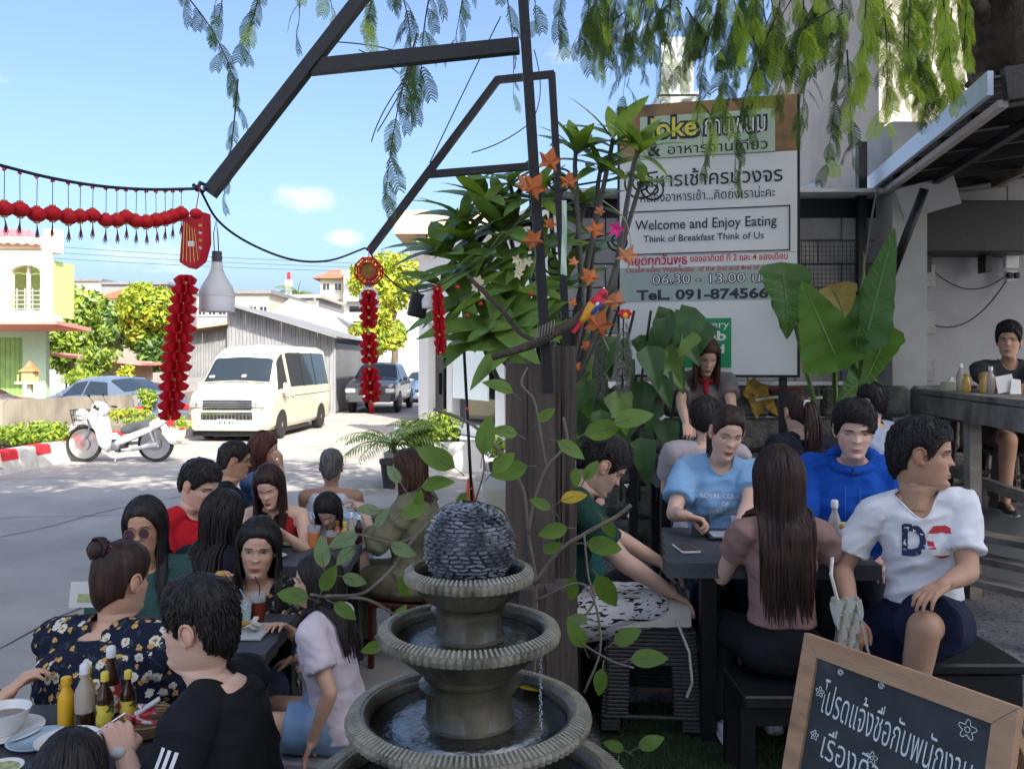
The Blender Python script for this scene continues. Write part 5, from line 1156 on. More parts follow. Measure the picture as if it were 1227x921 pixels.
t=thing('tissue_box','small pale cream box of tissues at the end of the counter','tissue box',(W(1140,463,6.0).x,6.0,cz+.018)); q=MB(); q.box((0,0,.035),(.12,.09,.07),bev=.006); q.build('box',M_cream,t); q=MB(); q.box((0,0,.085),(.05,.04,.04),taper=.3,rot=rotm(8,10)); q.build('tissue',M_white,t)
t=thing('paper_menu','folded white paper held before the man at the counter','paper',(W(1207,462,5.45).x,5.45,cz+.02)); q=MB(); q.quad((-.06,0,0),(.05,0,.02),(.06,.05,.13),(-.05,.05,.11)); q.quad((.0,-.03,0),(.08,-.02,.0),(.1,.02,.09),(.04,.02,.10)); q.build('sheet',M_white,t)
# ================================================================ the big sign
sY0,sY1=6.62,6.30
TL,TR,BR_=W(743,128,sY0),W(955,113,sY1),W(948,449,sY1+.03); Wd=(TR-TL).length; Xd=(TR-TL); Xd.z=0; Xd.normalize(); Zd=V((0,0,1)); sgo=V((TL.x,TL.y,BR_.z)); Hs=TR.z-BR_.z; nS=Xd.cross(Zd)
if nS.y>0:nS=-nS
Wd=V((TR.x-TL.x,TR.y-TL.y,0)).length; slope=(TL.z-TR.z)/Wd
SM=Matrix(((Xd.x,Zd.x,nS.x,sgo.x),(Xd.y,Zd.y,nS.y,sgo.y),(Xd.z,Zd.z,nS.z,sgo.z),(0,0,0,1)))
t=thing('restaurant_sign','tall restaurant sign board with Thai and English lettering, phone number and opening hours','sign',tuple(sgo)); o_=-sgo
M_sgw=mat('sign_white',(.74,.76,.77),rough=.4,var=.03,vs=2); M_sgg=mat('sign_green',(.50,.62,.48),rough=.4,var=.04); M_sgb=mat('sign_brown',(.33,.19,.09),rough=.45,var=.25,vs=2.5,col2=(.12,.07,.05),c2=(.5,.6))
def sbox(name,x0,x1,y0,y1,z,th,m,parent=t):
 q=MB(); q.M=T(o_)@SM; q.box(((x0+x1)/2,(y0+y1)/2,z),(x1-x0,y1-y0,th)); return q.build(name,m,parent)
def sy(py,x=None):
 return (449-py)/336.0*Hs
sbox('board_panel',0,Wd,0,sy(302),0,.03,M_sgw); sbox('board_panel',0,Wd,sy(302)+.003,sy(181),.002,.03,M_sgw); hd=sbox('board_panel',0,Wd,sy(181)+.003,Hs,0,.03,M_sgb)
sbox('board_frame',-.02,Wd+.02,-.02,0,-.01,.05,M_black); sbox('board_frame',Wd,Wd+.02,0,Hs,-.01,.05,M_black); sbox('board_frame',-.02,0,0,Hs,-.01,.05,M_black)
sbox('green_panel',.16,Wd-.16,sy(181)+.004,Hs-.10,.022,.012,M_sgg); sbox('hours_band',.004,Wd-.004,sy(358),sy(316),.017,.006,mat('sign_pale_green',(.36,.46,.43),rough=.4,var=.03))
k1=Wd/212.0
for a,b,c,d in ((.03,Wd-.05,sy(300),sy(300)+.008),(.03,Wd-.05,sy(247),sy(247)+.008),(.03,.038,sy(300),sy(247)),(Wd-.058,Wd-.05,sy(300),sy(247))):sbox('border_line',a,b,c,d,.021,.005,M_black)
sbox('delivery_panel',.47*Wd-.14,.64*Wd,sy(440),sy(380),.02,.008,mat('delivery_green',(.01,.30,.10),rough=.4,var=.05))
M_ink=mat('sign_ink',(.03,.035,.05),rough=.5,var=0); M_red=mat('sign_red',(.55,.02,.06),rough=.5,var=0); M_ly=mat('sign_yellow',(.75,.68,.10),rough=.4,var=0); M_lw=mat('sign_letter_white',(.8,.8,.8),rough=.4,var=0)
def stx(txt,x,y,size,m,z=.0245,bold=0.0,wd=None,ax='CENTER',nm='lettering',rot=0.0,sp=1.0):
 return text(txt,size,T(o_)@SM@T(x,y,z)@Matrix.Rotation(R(rot),4,'Z'),m,nm,t,bold=bold,ax=ax,wd=wd,spacing=sp)
stx('Joke',.31*Wd,sy(145),.235,M_ink,.031,.017,wd=.33*Wd); stx('Joke',.31*Wd,sy(145),.21,M_ly,.034,.004,wd=.285*Wd); stx('กาแฟนม',.66*Wd,sy(146),.21,M_ink,.031,.015,wd=.36*Wd); stx('กาแฟนม',.66*Wd,sy(146),.20,M_lw,.034,.0,wd=.335*Wd)
stx('&',.20*Wd,sy(171),.15,M_ink,.031,.004); stx('อาหารจานเดียว',.56*Wd,sy(172),.105,M_ink,.031,.0006,wd=.56*Wd)
stx('อาหารเช้าครบวงจร',.51*Wd,sy(209),.155,M_ink,.022,.0012,wd=.82*Wd); stx('คิดถึงอาหารเช้า...คิดถึงเราน่ะคะ',.50*Wd,sy(230),.10,M_ink,.022,0,wd=.76*Wd)
stx('Welcome and Enjoy Eating',.49*Wd,sy(264),.11,M_ink,.022,.0008,wd=.80*Wd); stx('Think of Breakfast Think of Us',.48*Wd,sy(281),.075,M_ink,.022,.0004,wd=.68*Wd)
stx('หยุดทุกวันพุธ',.22*Wd,sy(308),.10,M_red,.022,.0015,wd=.34*Wd); stx('ของอาทิตย์ ที่ 2 และ 4 ของเดือน',.68*Wd,sy(307),.07,M_red,.022,.0006,wd=.54*Wd); stx('Closed every Wednesday  of the 2nd and 4nd of the month',.50*Wd,sy(320)+.004,.055,M_red,.022,.0003,wd=.93*Wd)
stx('06.30 - 13.00 น.',.51*Wd,sy(332),.105,M_ink,.022,.005,wd=.64*Wd); stx('06.30 - 13.00 น.',.51*Wd,sy(332),.105,M_lw,.024,-.001,wd=.63*Wd); stx('TeL. 091-8745661',.50*Wd,sy(351),.105,M_ink,.022,.0035,wd=.78*Wd)
stx('Delivery',.50*Wd,sy(388),.075,M_lw,.026,.0003,wd=.25*Wd); stx('Grab',.50*Wd,sy(402),.10,M_lw,.026,.003,wd=.22*Wd); stx('Food',.50*Wd,sy(418),.09,M_lw,.026,.002,wd=.2*Wd)
for px in (.1,Wd-.1):sbox('sign_post',px-.03,px+.03,-1.55,0,-.04,.06,M_black)
# ================================================================ the overhanging tree
FROND=[]
def frond_mesh(seed,npin=11,L_=.21,lw=.0046,pl=.066):
 r=random.Random(seed); q=MB(); p=V((0,0,0)); d=V((0,.6,-.6)).normalized(); pts=[p.copy()]
 for i in range(npin):d=(d+V((r.uniform(-.12,.12),-.02,-.16))).normalized(); p=p+d*L_/npin; pts.append(p.copy())
 q.cur=1; q.tube(pts,.0011,3,cap=False); q.cur=0
 for i in range(1,npin+1):
  dd=(pts[i]-pts[i-1]).normalized(); s0=dd.cross(V((0,.5,1))).normalized()
  for sg in (-1,1):
   pd=(s0*sg+dd*.55+V((r.uniform(-.1,.1),0,-.22))).normalized(); ln=pl*math.sin(PI*(i+2)/(npin+5)); k_=12; ls=(pd.cross(s0.cross(dd))).normalized(); up=pd.cross(ls).normalized()
   for j in range(k_):
    b=pts[i]+pd*ln*(j+.6)/k_-V((0,0,.012*(j/k_)**2));
    for s2 in (-1,1):
     e=b+(ls*s2+pd*.45).normalized()*ln*.125+up*r.uniform(-.001,.001); wv=pd*lw*.75; q.add([b-wv*.3,b+wv,e+wv*.4,e-wv*.5],[(0,1,2,3)])
 return q
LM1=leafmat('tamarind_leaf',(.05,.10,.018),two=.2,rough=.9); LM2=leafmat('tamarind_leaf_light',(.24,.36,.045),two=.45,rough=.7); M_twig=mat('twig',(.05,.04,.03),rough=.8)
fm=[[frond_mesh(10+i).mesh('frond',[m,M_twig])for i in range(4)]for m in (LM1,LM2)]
TB=V((4.75,7.75,TZ)); big=thing('tamarind_tree','large overhanging tree with dark trunk and fine feathery drooping leaves','tree',TB); r2=random.Random(21)
bk2=mat('tree_bark',(.085,.062,.048),rough=.95,var=.4,vs=9,col2=(.03,.025,.02),c2=(.5,.65),bump=1.0,bs=26,stretch=(1,1,.4),dist=.03)
def twp(pts):return [V(p)-TB for p in pts]
q=MB(); q.tube(twp([(4.75,7.75,TZ),(4.72,7.72,2.4),(4.55,7.4,3.75),W(1215,85,6.9),W(1195,20,6.5),(3.3,5.8,5.4),(2.6,4.6,6.3),(1.6,3.2,7.2)]),[.42,.36,.33,.34,.27,.24,.19,.12],14)
trk=q.build('trunk',bk2,big,smooth=180)
for pts,rr in (([W(1195,90,6.9),W(1175,96,6.5),W(1160,102,6.2)],.075),([W(1200,50,6.7),W(1150,-20,6),W(1010,-70,5.4),W(880,-80,5)],.09),([(3.3,5.8,5.4),(1.5,6,5.6),(-1.5,5.6,5.7),(-4,6.4,6.0)],.11),([(2.6,4.6,6.3),(0,3.4,6.4),(-3,2.5,6.6)],.12),([(2.6,4.6,6.3),(1,1,6.6),(-1,-3,6.8)],.14),([(3.3,5.8,5.4),(4.5,2,6.4),(5,-2,6.8)],.14),([(-1.5,5.6,5.7),(-3.5,4,6.2),(-7,3.4,6.6)],.08),([(-1.0,5.7,5.7),(-2.0,7,6.5),(-4.5,8.0,6.9)],.08)):
 q=MB(); q.tube(twp([V(p)for p in pts]),[rr*(1-.8*i/(len(pts)-1))+.01 for i in range(len(pts))],8); q.build('limb',bk2,trk,smooth=180)
def put_frond(p,rz,rx,kind,s_):
 o=bpy.data.objects.new('frond',fm[kind][r2.randrange(4)]); COL.objects.link(o); o.parent=big; o.location=V(p)-TB; o.rotation_euler=(R(rx),R(r2.uniform(-15,15)),R(rz)); o.scale=(s_,)*3
nfr=0
def strand(px0,py0,px1,py1,Y,n,kind=0,s_=1.0,bow=14):
 s_=s_*(.78 if px1<690 else .76)
 n=int(n*(1.25 if px1<690 else 1.4))
 """a thin drooping branch with feathery leaves along it"""
 global nfr
 a,b=W(px0,py0,Y),W(px1,py1,Y-r2.uniform(-.15,.15)); pts=[]
 for i in range(9):t=i/8; p=a.lerp(b,t); p.x+=bow*Y/F*math.sin(PI*t); p.z+=.6*bow*Y/F*math.sin(PI*t)*.5; pts.append(p)
 q=MB(); q.tube(twp(pts),[.006*(1-i/10)for i in range(9)],4); q.build('twig',M_twig,big)
 for i in range(n):
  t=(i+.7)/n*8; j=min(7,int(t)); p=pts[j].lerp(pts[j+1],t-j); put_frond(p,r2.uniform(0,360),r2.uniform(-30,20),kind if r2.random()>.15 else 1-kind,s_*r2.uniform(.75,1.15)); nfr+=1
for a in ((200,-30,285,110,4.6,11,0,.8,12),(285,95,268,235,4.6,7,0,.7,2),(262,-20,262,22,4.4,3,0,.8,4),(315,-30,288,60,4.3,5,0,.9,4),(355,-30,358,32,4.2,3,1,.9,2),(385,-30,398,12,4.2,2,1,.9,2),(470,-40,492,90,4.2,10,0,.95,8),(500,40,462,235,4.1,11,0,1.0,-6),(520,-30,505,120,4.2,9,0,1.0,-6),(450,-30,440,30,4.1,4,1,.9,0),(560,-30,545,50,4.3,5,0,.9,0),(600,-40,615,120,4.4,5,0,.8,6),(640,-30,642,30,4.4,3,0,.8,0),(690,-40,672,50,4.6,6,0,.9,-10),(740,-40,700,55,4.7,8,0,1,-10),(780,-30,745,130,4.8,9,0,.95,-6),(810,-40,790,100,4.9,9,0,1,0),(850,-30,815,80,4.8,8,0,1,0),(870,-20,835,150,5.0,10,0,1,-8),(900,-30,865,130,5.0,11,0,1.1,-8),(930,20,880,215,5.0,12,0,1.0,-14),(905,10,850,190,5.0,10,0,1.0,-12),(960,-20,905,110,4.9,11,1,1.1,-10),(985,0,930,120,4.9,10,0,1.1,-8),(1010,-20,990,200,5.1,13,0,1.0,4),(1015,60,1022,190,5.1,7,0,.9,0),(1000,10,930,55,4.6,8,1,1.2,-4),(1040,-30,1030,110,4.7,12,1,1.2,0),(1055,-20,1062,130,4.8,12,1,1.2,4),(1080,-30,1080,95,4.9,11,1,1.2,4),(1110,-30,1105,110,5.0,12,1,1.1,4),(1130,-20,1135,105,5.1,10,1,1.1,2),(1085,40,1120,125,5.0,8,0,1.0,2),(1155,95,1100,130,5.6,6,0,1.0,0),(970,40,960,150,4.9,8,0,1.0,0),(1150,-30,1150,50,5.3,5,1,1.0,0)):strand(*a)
for k in range(58):
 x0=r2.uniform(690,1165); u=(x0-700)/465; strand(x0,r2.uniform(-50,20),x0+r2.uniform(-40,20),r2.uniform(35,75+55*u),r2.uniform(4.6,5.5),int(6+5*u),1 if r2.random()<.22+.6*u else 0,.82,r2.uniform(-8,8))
q=MB()
for (a,b,c)in (((430,60),(455,70),(478,88)),((445,170),(455,130),(500,75)),((515,195),(560,100),(600,20)),((565,183),(600,175),(632,150)),((640,60),(655,110),(640,140)),((488,95),(470,130),(452,158)),((395,50),(440,52),(470,60))):
 p0,p1,p2=W(*a,4.3),W(*b,4.3),W(*c,4.3); q.tube(twp([p0.lerp(p1,t).lerp(p1.lerp(p2,t),t)for t in [i/8 for i in range(9)]]),.0035,4)
stuff(q.build('bare_twigs',M_twig,big))
q=MB(); q.M=T(-TB); cb_=[]
for (x,y,z,rx,ry,rz)in ((-4.0,5.6,7.4,2.0,1.6,.9),(-2.2,6.6,7.5,1.8,1.4,.8),(-.3,6.6,7.2,1.9,1.6,.9),(-4,3.6,7.2,2.4,1.9,.9),(-1,3.4,7.0,2.3,1.9,.9),(2.2,5.6,6.6,2.0,1.8,.8),(2.6,2.6,7,2.4,2.2,.9),(-5,1.4,7.2,2.2,2.0,.9),(-2.4,.6,7.2,2.4,2.0,.9),(1,-.2,7.2,2.3,2.0,.9),(4.8,.4,7.0,2.3,2.2,1.0),(5.4,4.4,6.9,1.8,2.0,.9),(-4,-2,7.4,2.5,2.1,1.0),(.2,-3.2,7.4,2.6,2.2,1.0),(4,-3.2,7.2,2.5,2.2,1.0)):
 cb_.append((V((x,y,z)),(rx,ry,rz)))
crown(q,[b for b in cb_ if b[0].y>3],9000,.16,r2,2,.1); stuff(q.build('upper_crown',[LM1,LM2],big))
t=thing('added_shade_building','unseen tall white building added behind the camera to shade the terrace','building',(5.5,-7,0)); q=MB(); wopen(q,-7,7,0,17,0,.25,[(x,x+1.6,1+f_*3.4,2.6+f_*3.4)for x in (-6,-2.5,1,4.5)for f_ in range(5)]); q.box((0,-3.2,8.5),(14,6,17)); q.build('wall',M_white,t); q=MB(); q.box((0,-2.9,17.17),(15,7,.3)); q.build('roof',M_dk,t)  # unseen block, added and sized to keep the sun off terrace and near road
# ================================================================ frame, strings, lanterns
t=thing('metal_frame','nearest black square tube frame with a long slanting arm reaching up left','metal frame',W(655,440,3.05)); o_=-V(t.location)
def fb(t,name,a,b,Y,w_,Y2=None,ht=None,ext=0.0):q=MB(); q.M=T(-V(t.location)); q.bar(W(*a,Y),W(*b,Y2 or Y),w_,ht or w_,up=(0,1,0),ext=ext); return q.build(name,M_black,t)
fb(t,'post',(657,470),(623,-60),3.05,.037); fb(t,'arm',(251,232),(478,-60),3.0,.044,3.05,.05); fb(t,'brace',(372,81),(622,55),3.03,.052,ht=.04); fb(t,'top_rail',(476,-58),(625,-62),3.05,.04)
t=thing('metal_frame','middle black tube frame with a shorter slanting arm and flat top','metal frame',W(680,440,4.4))
fb(t,'post',(683,480),(661,88),4.4,.038); fb(t,'top_rail',(595,96),(664,89),4.4,.034); fb(t,'arm',(442,302),(597,95),4.4,.038); fb(t,'brace',(514,209),(640,199),4.4,.036)
t=thing('metal_frame','farthest small black tube frame half hidden in the plumeria','metal frame',W(700,440,5.6))
fb(t,'arm',(508,370),(640,208),5.0,.032); fb(t,'brace',(572,275),(650,266),5.0,.032); fb(t,'post',(636,212),(648,470),5.0,.034)
def scroll(label,c,r_,Y,flip=1,extra=()):
 q=MB(); q.M=T(-W(*c,Y)); pts=[]
 for k in range(34):a=k*.33; rr=r_*(1-k/44); pts.append(W(c[0]+flip*rr*math.cos(a),c[1]+rr*math.sin(a),Y))
 q.tube(pts,.006,6)
 for a,b in extra:q.tube([W(*a,Y),W(*b,Y)],.006,6)
 o=q.build('iron_scroll',M_black,smooth=180); o.location=W(*c,Y); return tag(o,label,'scroll ironwork')
scroll('curled black iron scroll over the left edge of the sign',(766,218),22,4.9,1,(((690,222),(788,206)),)); scroll('small iron scroll between the frame posts by the orange leaves',(672,214),17,4.7,-1,(((656,214),(660,225)),)); scroll('iron scroll ring low beside the frame post',(664,314),17,4.7,1,(((650,300),(650,330)),)); scroll('double iron scroll left of the lower sign lettering',(741,289),13,4.9,-1,(((690,292),(742,276)),)); scroll('iron scroll ring next to the first scroll on the sign',(783,226),15,4.9,-1,())
def wire(label,pts,r_=.004,m=M_black,cat='cable'):
 q=MB(); L0=V(pts[0]); q.M=T(-L0); q.tube(pts,r_,6); o=q.build('cable',m,smooth=180); o.location=L0; return tag(o,label,cat)
def curve(pp,Y0,Y1,n=10):
 P_=[W(x,y,lerp(Y0,Y1,i/(len(pp)-1)))for i,(x,y)in enumerate(pp)]; P_=[P_[0]*2-P_[1]]+P_+[P_[-1]*2-P_[-2]]; out_=[]
 for i in range(1,len(P_)-2):
  for k in range(n):t_=k/n; a,b,c,d=P_[i-1:i+3]; out_.append(.5*((2*b)+(c-a)*t_+(2*a-5*b+4*c-d)*t_*t_+(3*b-a-3*c+d)*t_**3))
 out_.append(P_[-2]); return out_
SL=[(-60,182),(0,198),(60,213),(120,223),(180,227),(240,226)]
wire('black cable strung with red ornaments at the upper left',curve(SL,2.3,2.98),.0055)
wire('black cable sagging from the arm tip to the octagonal lantern',curve([(240,228),(262,265),(300,292),(350,311),(395,312),(438,297)],2.98,3.6),.0045)
wire('thin black cable from the octagonal lantern to the small black box',curve([(440,297),(462,330),(492,350),(525,343),(560,320),(600,290),(640,240)],3.6,4.4),.004)
wire('cable knotted at the tip of the slanting arm',[W(232,222,2.98),W(243,230,2.95),W(250,224,3.0),W(240,219,3.0),W(236,228,2.97)],.008)
M_lr=mat('lantern_red',(.60,.010,.016),rough=.75,var=.2,vs=40,bump=.3,bs=200); M_ld=mat('paper_red',(.70,.02,.035),rough=.5,var=.15,vs=30,two=((.6,.02,.03),.25)); M_goldp=mat('gold_trim',(.55,.36,.10),rough=.4,metal=.5,var=.15)
def sl_y(x):
 for (a,b),(c,d)in zip(SL,SL[1:]):
  if x<=c:return lerp(b,d,(x-a)/(c-a))
 return 226
LX=[(-14,247),(5,250),(24,251),(44,257),(63,256),(82,260),(96,259),(111,258),(127,264),(140,264),(151,260),(163,265),(175,266),(187,264),(198,262),(207,259),(217,256)]
proto=None
for i,(x,y)in enumerate(LX):
 Y=lerp(2.45,2.95,(x+14)/231); c=W(x,y,Y); r_=10.5*Y/F*(1 if i<6 else .86)
 side='leftmost edge' if i==0 else ('%s from the left'%['second','third','fourth','fifth','sixth','seventh','eighth','ninth','tenth','eleventh','twelfth','thirteenth','fourteenth','fifteenth','sixteenth'][i-1]if i<16 else 'nearest the folded red banner')
 t=thing('red_lantern','small round red lantern on the sky string, '+side,'lantern',c,group='small red lanterns strung along the upper left');
 q=MB(); q.lathe([(r_*math.cos(a)*1.0,r_*.88*math.sin(a))for a in [R(k)for k in range(-72,73,12)]],24,mod=lambda rr,z,a,j:rr*(1+.05*math.cos(a*12))); q.build('lantern_globe',M_lr,t,smooth=60)
 q=MB(); q.lathe([(r_*.34,r_*.82),(r_*.36,r_*.98),(.001,r_*.99)],14); q.lathe([(.001,-r_*.99),(r_*.36,-r_*.98),(r_*.34,-r_*.82)],14); q.build('rim_ring',M_goldp,t)
 q=MB(); q.tube([(0,0,r_),(jit(.002),0,(y-sl_y(x))*Y/F)],.0012,4); q.build('hanging_thread',mat('thread',(.2,.04,.05),rough=.8),t)
 q=MB(); dx=jit(.006)
 for k in range(5):q.tube([(0,0,-r_),(dx*.6+k*.0006,0,-r_-.018),(dx+(k-2)*.003,(k-2)*.001,-r_-.045-.008*(k%2))],.0012,4)
 q.build('tassel',mat('tassel',(.16,.02,.03),rough=.9),t)
 q=MB(); zz=(y-sl_y(x))*Y/F-.006
 for k in range(4):a=k*PI/2+i; q.ball((.005*math.cos(a),0,zz+.005*math.sin(a)),(.004,.001,.004),6,4)
 q.build('bow',M_lr,t)
def loops(t,name,c0,Y,w_,h,m,n=14,tilt=0):
 q=MB(); q.M=T(-V(t.location))
 for k in range(n):
  u=k/(n-1); x=c0[0]+(u-.5)*w_*.9; ya=c0[1]-h*.5*math.sin(PI*(.12+.76*u)); yb=c0[1]+h*.5*math.sin(PI*(.12+.76*u)); q.tube([W(x,ya,Y-.02),W(x+2,(ya+yb)/2,Y+.01),W(x,yb,Y-.02)],.0035,5)
 return q.build(name,m,t)
t=thing('paper_banner','folded red and gold printed paper banner hanging from the arm tip','paper ornament',W(229,285,2.95))
q=MB(); q.M=T(-V(t.location)); P3=[W(219,262,2.9),W(243,254,2.98),W(244,290,2.98),W(238,312,2.97),W(226,321,2.93),W(215,314,2.9)]; n=len(P3); q.add(P3+[p+V((.01,.05,0))for p in P3],[tuple(range(n)),tuple(range(2*n-1,n-1,-1))]+[(k,k+n,(k+1)%n+n,(k+1)%n)for k in range(n)]); q.build('banner_sheet',M_ld,t,fixn=True)
q=MB(); q.M=T(-V(t.location))
for k in range(5):q.tube([W(221+k*3,266+k*2,2.885+.01*k),W(219+k*4.6,314-abs(k-2),2.885+.01*k)],.0016,4)
q.build('fold_line',M_goldp,t); q=MB(); q.M=T(-V(t.location)); q.box(W(229,292,2.885),(.022,.003,.018)); q.build('white_tag',M_white,t)
for k,(a,b)in enumerate(((233,262),(241,273),(238,280),(240,266))):q=MB(); q.M=T(-V(t.location)); q.box(W(240,270+k*9,2.95),(.011,.003,.008),rot=rotm(0,12*k,0)); q.build('printed_mark',M_white if k%2 else M_goldp,t)
t2=thing('red_lantern','red fabric lantern ball atop the folded banner','lantern',W(235,256,2.9)); q=MB(); q.ball((0,0,0),(.022,.022,.018),16,10); q.build('lantern_globe',M_lr,t2,smooth=180); q=MB(); q.tube([(0,0,.018),(.002,.03,.1)],.002,4); q.build('hanging_thread',M_lr,t2)
def zig(label,rows,Y,half,step,name='paper_garland'):
 """rows: photo centre points top to bottom; rosettes of folded red paper down the string"""
 a,b=rows[0],rows[-1]; t=thing(name,label,'paper garland',W(a[0],a[1],Y)); q=MB(); q.M=T(-V(t.location)); L_=b[1]-a[1]; n=int(L_/step)
 core=MB(); core.M=T(-V(t.location)); core.tube([W(lerp(a[0],b[0],k/8),lerp(a[1],b[1],k/8),Y)for k in range(9)],.0016,4); core.build('string',M_goldp,t)
 for i in range(n):
  u=(i+.5)/n; x,y=lerp(a[0],b[0],u),lerp(a[1],b[1],u); s_=half*(.75+.25*math.sin(u*PI))*(1 if i%2 else .9); q=MB(); q.M=T(-V(t.location)); hgt=step*.62
  for k in range(9):
   an=R(k*40+i*20); ca_,sa_=math.cos(an),math.sin(an); w2=s_*Y/F; c=W(x,y,Y); zt,zb=hgt*Y/F,-hgt*Y/F; nrm=V((-sa_,ca_,0))*.0009
   e=V((ca_*w2,sa_*w2,0)); fr_=[c+V((0,0,zt)),c+e*.55+V((0,0,zt*.9)),c+e+V((0,0,zt*.15)),c+e*.8+V((0,0,zb*.7)),c+e*.35+V((0,0,zb*.95)),c+V((0,0,zb*.4))]
   m_=len(fr_); q.add([p+nrm for p in fr_]+[p-nrm for p in fr_],[tuple(range(m_)),tuple(range(2*m_-1,m_-1,-1))]+[(j,j+m_,(j+1)%m_+m_,(j+1)%m_)for j in range(m_)])
  q.build('paper_fold',M_ld,t)
 q=MB(); q.M=T(-V(t.location))
 for f_ in (.05,.45,.72,.98):q.box(W(lerp(a[0],b[0],f_),lerp(a[1],b[1],f_),Y-.02),(.012,.004,.010),rot=rotm(0,30,0))
 q.build('gold_tab',M_goldp,t); return t
zig('long red folded paper garland hanging in front of the trees',[(223,330),(219,385),(212,430),(203,503)],2.93,20,11)
zig('upper red paper garland under the octagonal lantern',[(442,348),(442,393)],3.55,13,9); zig('middle red paper garland of the octagonal lantern string',[(442,398),(443,436)],3.55,13,9); zig('lowest pinkish red paper garland above the potted palm',[(443,440),(445,482)],3.55,15,8)
wire('red ribbon end below the lowest paper garland',[W(444,480,3.55),W(446,495,3.55)],.012,M_ld,'ribbon')
t=thing('octagonal_lantern','red octagonal openwork lantern with a gold medallion','lantern',W(442,325,3.58)); r_=.058
q=MB()
for ring in (-.03,.03):
 for rr in (r_,r_*.62):
  for k in range(8):a0,a1=R(k*45+22.5),R(k*45+67.5); q.bar((rr*math.cos(a0),ring,rr*math.sin(a0)),(rr*math.cos(a1),ring,rr*math.sin(a1)),.006,.006,up=(0,1,0))
 for k in range(16):a0=R(k*22.5); q.bar((r_*.62*math.cos(a0),ring,r_*.62*math.sin(a0)),(r_*math.cos(a0),ring,r_*math.sin(a0)),.004,.004,up=(0,1,0))
for k in range(8):a0=R(k*45+22.5); q.bar((r_*math.cos(a0),-.03,r_*math.sin(a0)),(r_*math.cos(a0),.03,r_*math.sin(a0)),.006)
q.build('lantern_cage',M_lr,t); q=MB(); q.M=rotm(90); q.lathe([(.034,-.025),(.036,0),(.034,.025)],20); q.build('medallion',mat('medallion',(.25,.13,.02),rough=.5,metal=.3,var=.3,vs=40),t); q=MB(); q.tube([(0,0,.058),(0,0,.1)],.002,5); q.build('hanging_thread',M_lr,t)
t=thing('paper_disc','pale translucent round bulb behind the upper garland','light bulb',W(442,358,3.75)); q=MB(); q.lathe([(.02,.05),(.03,.04),(.044,.02),(.048,-.01),(.044,-.045),(.001,-.05)],20); q.build('bulb_globe',M_capw,t,smooth=60); q=MB(); q.lathe([(.015,.05),(.016,.085),(.001,.086)],12); q.build('bulb_socket',M_gr,t)
t=zig('narrow red paper garland with white bulb among the plumeria leaves',[(524,342),(528,424)],4.3,9,9); q=MB()
def bulb(label,px,py,Y,r_,hgt):
 t=thing('led_bulb',label,'light bulb',W(px,py,Y)); q=MB(); q.lathe([(r_*.25,hgt),(r_*.30,hgt*.99),(r_*.33,hgt*.86),(r_*.50,hgt*.72),(r_*.85,hgt*.52),(r_*1.0,hgt*.40),(r_*1.01,hgt*.34)],30); q.build('bulb_housing',mat('bulb_grey',(.66,.66,.62),rough=.4,var=.03),t,smooth=60)
 q=MB(); q.lathe([(r_*1.03,hgt*.345),(r_*1.03,hgt*.33),(r_*.985,hgt*.325),(r_*.985,hgt*.06),(r_*.93,hgt*.02),(.001,0)],30); q.build('diffuser',mat('diffuser',(.88,.87,.85),rough=.35,var=.02),t,smooth=60)
 q=MB(); q.lathe([(r_*.27,hgt*.98),(r_*.30,hgt*1.0),(r_*.27,hgt*1.02),(r_*.30,hgt*1.08),(r_*.27,hgt*1.12),(r_*.28,hgt*1.2),(.001,hgt*1.21)],18); q.build('bulb_socket',mat('socket_grey',(.08,.085,.085),rough=.6),t,smooth=40); return t
bulb('large grey and white LED bulb hanging from the sagging cable',260,375,3.05,.064,.187); wire('pair of thin wires holding the large LED bulb',[W(257,303,3.05),W(256,280,3.03),W(259,264,3.0),W(261,280,3.03),W(262,303,3.05)],.002)
bulb('small white LED bulb beside the narrow red garland',515,370,4.35,.042,.11)
t=thing('flood_light','small black box light fixed beside the plumeria','flood light',W(501,366,4.4)); q=MB(); q.box((0,0,0),(.095,.05,.125),rot=rotm(0,12,20),bev=.008); q.build('lamp_housing',M_blackp,t); q=MB(); q.tube([(0,0,.06),(-.01,0,.10)],.006,6); q.build('bracket',M_blackp,t)
# ================================================================ sleepers, branch, bird, moss, flowers
def sleeper(label,px0,px1,pyt,Y,zb):
 x0,x1=W(px0,0,Y).x,W(px1,0,Y).x; zt=W(0,pyt,Y).z; t=thing('timber_post',label,'wooden post',((x0+x1)/2,Y,zb)); w_=(x1-x0)/2; h=zt-zb
 for a,b in ((-w_,-w_*.12),(-w_*.10,w_)):
  q=MB(); P_=[]
  for j in range(24):
   z=h*j/23; row=[]
   for k,(u,v)in enumerate(((a,0),(a+(b-a)*.25,0),(a+(b-a)*.5,0),(a+(b-a)*.75,0),(b,0),(b,.5),(b,1),(a,1),(a,.5),(a,0))):row.append(V((u+.005*noise.noise(V((z*5,k%9,px0))),v*w_*1.5-w_*.7+.010*noise.noise(V((z*1.6,(k%9)*2.1,a*40))),z+(.012*noise.noise(V((u*30,v,1)))if j==23 else 0))))
   P_.append(row)
  q.grid(P_); q.add(P_[-1][:9],[tuple(range(9))]); q.build('timber_half',M_wood,t,fixn=True)
 return t
sleeper('thick dark split timber post standing behind the fountain',606,664,436,3.1,0.0); sleeper('second dark timber post just right of the thick one',658,690,415,3.35,0.3)
sleeper('third dark timber baulk lying low in shadow beneath the vines',560+62,690,700,3.02,0.0)
BR0=W(655,400,3.0); t=thing('driftwood_branch','twisted grey branch tied across the frame post where the parrot sits','branch',BR0); q=MB(); q.M=T(-BR0)
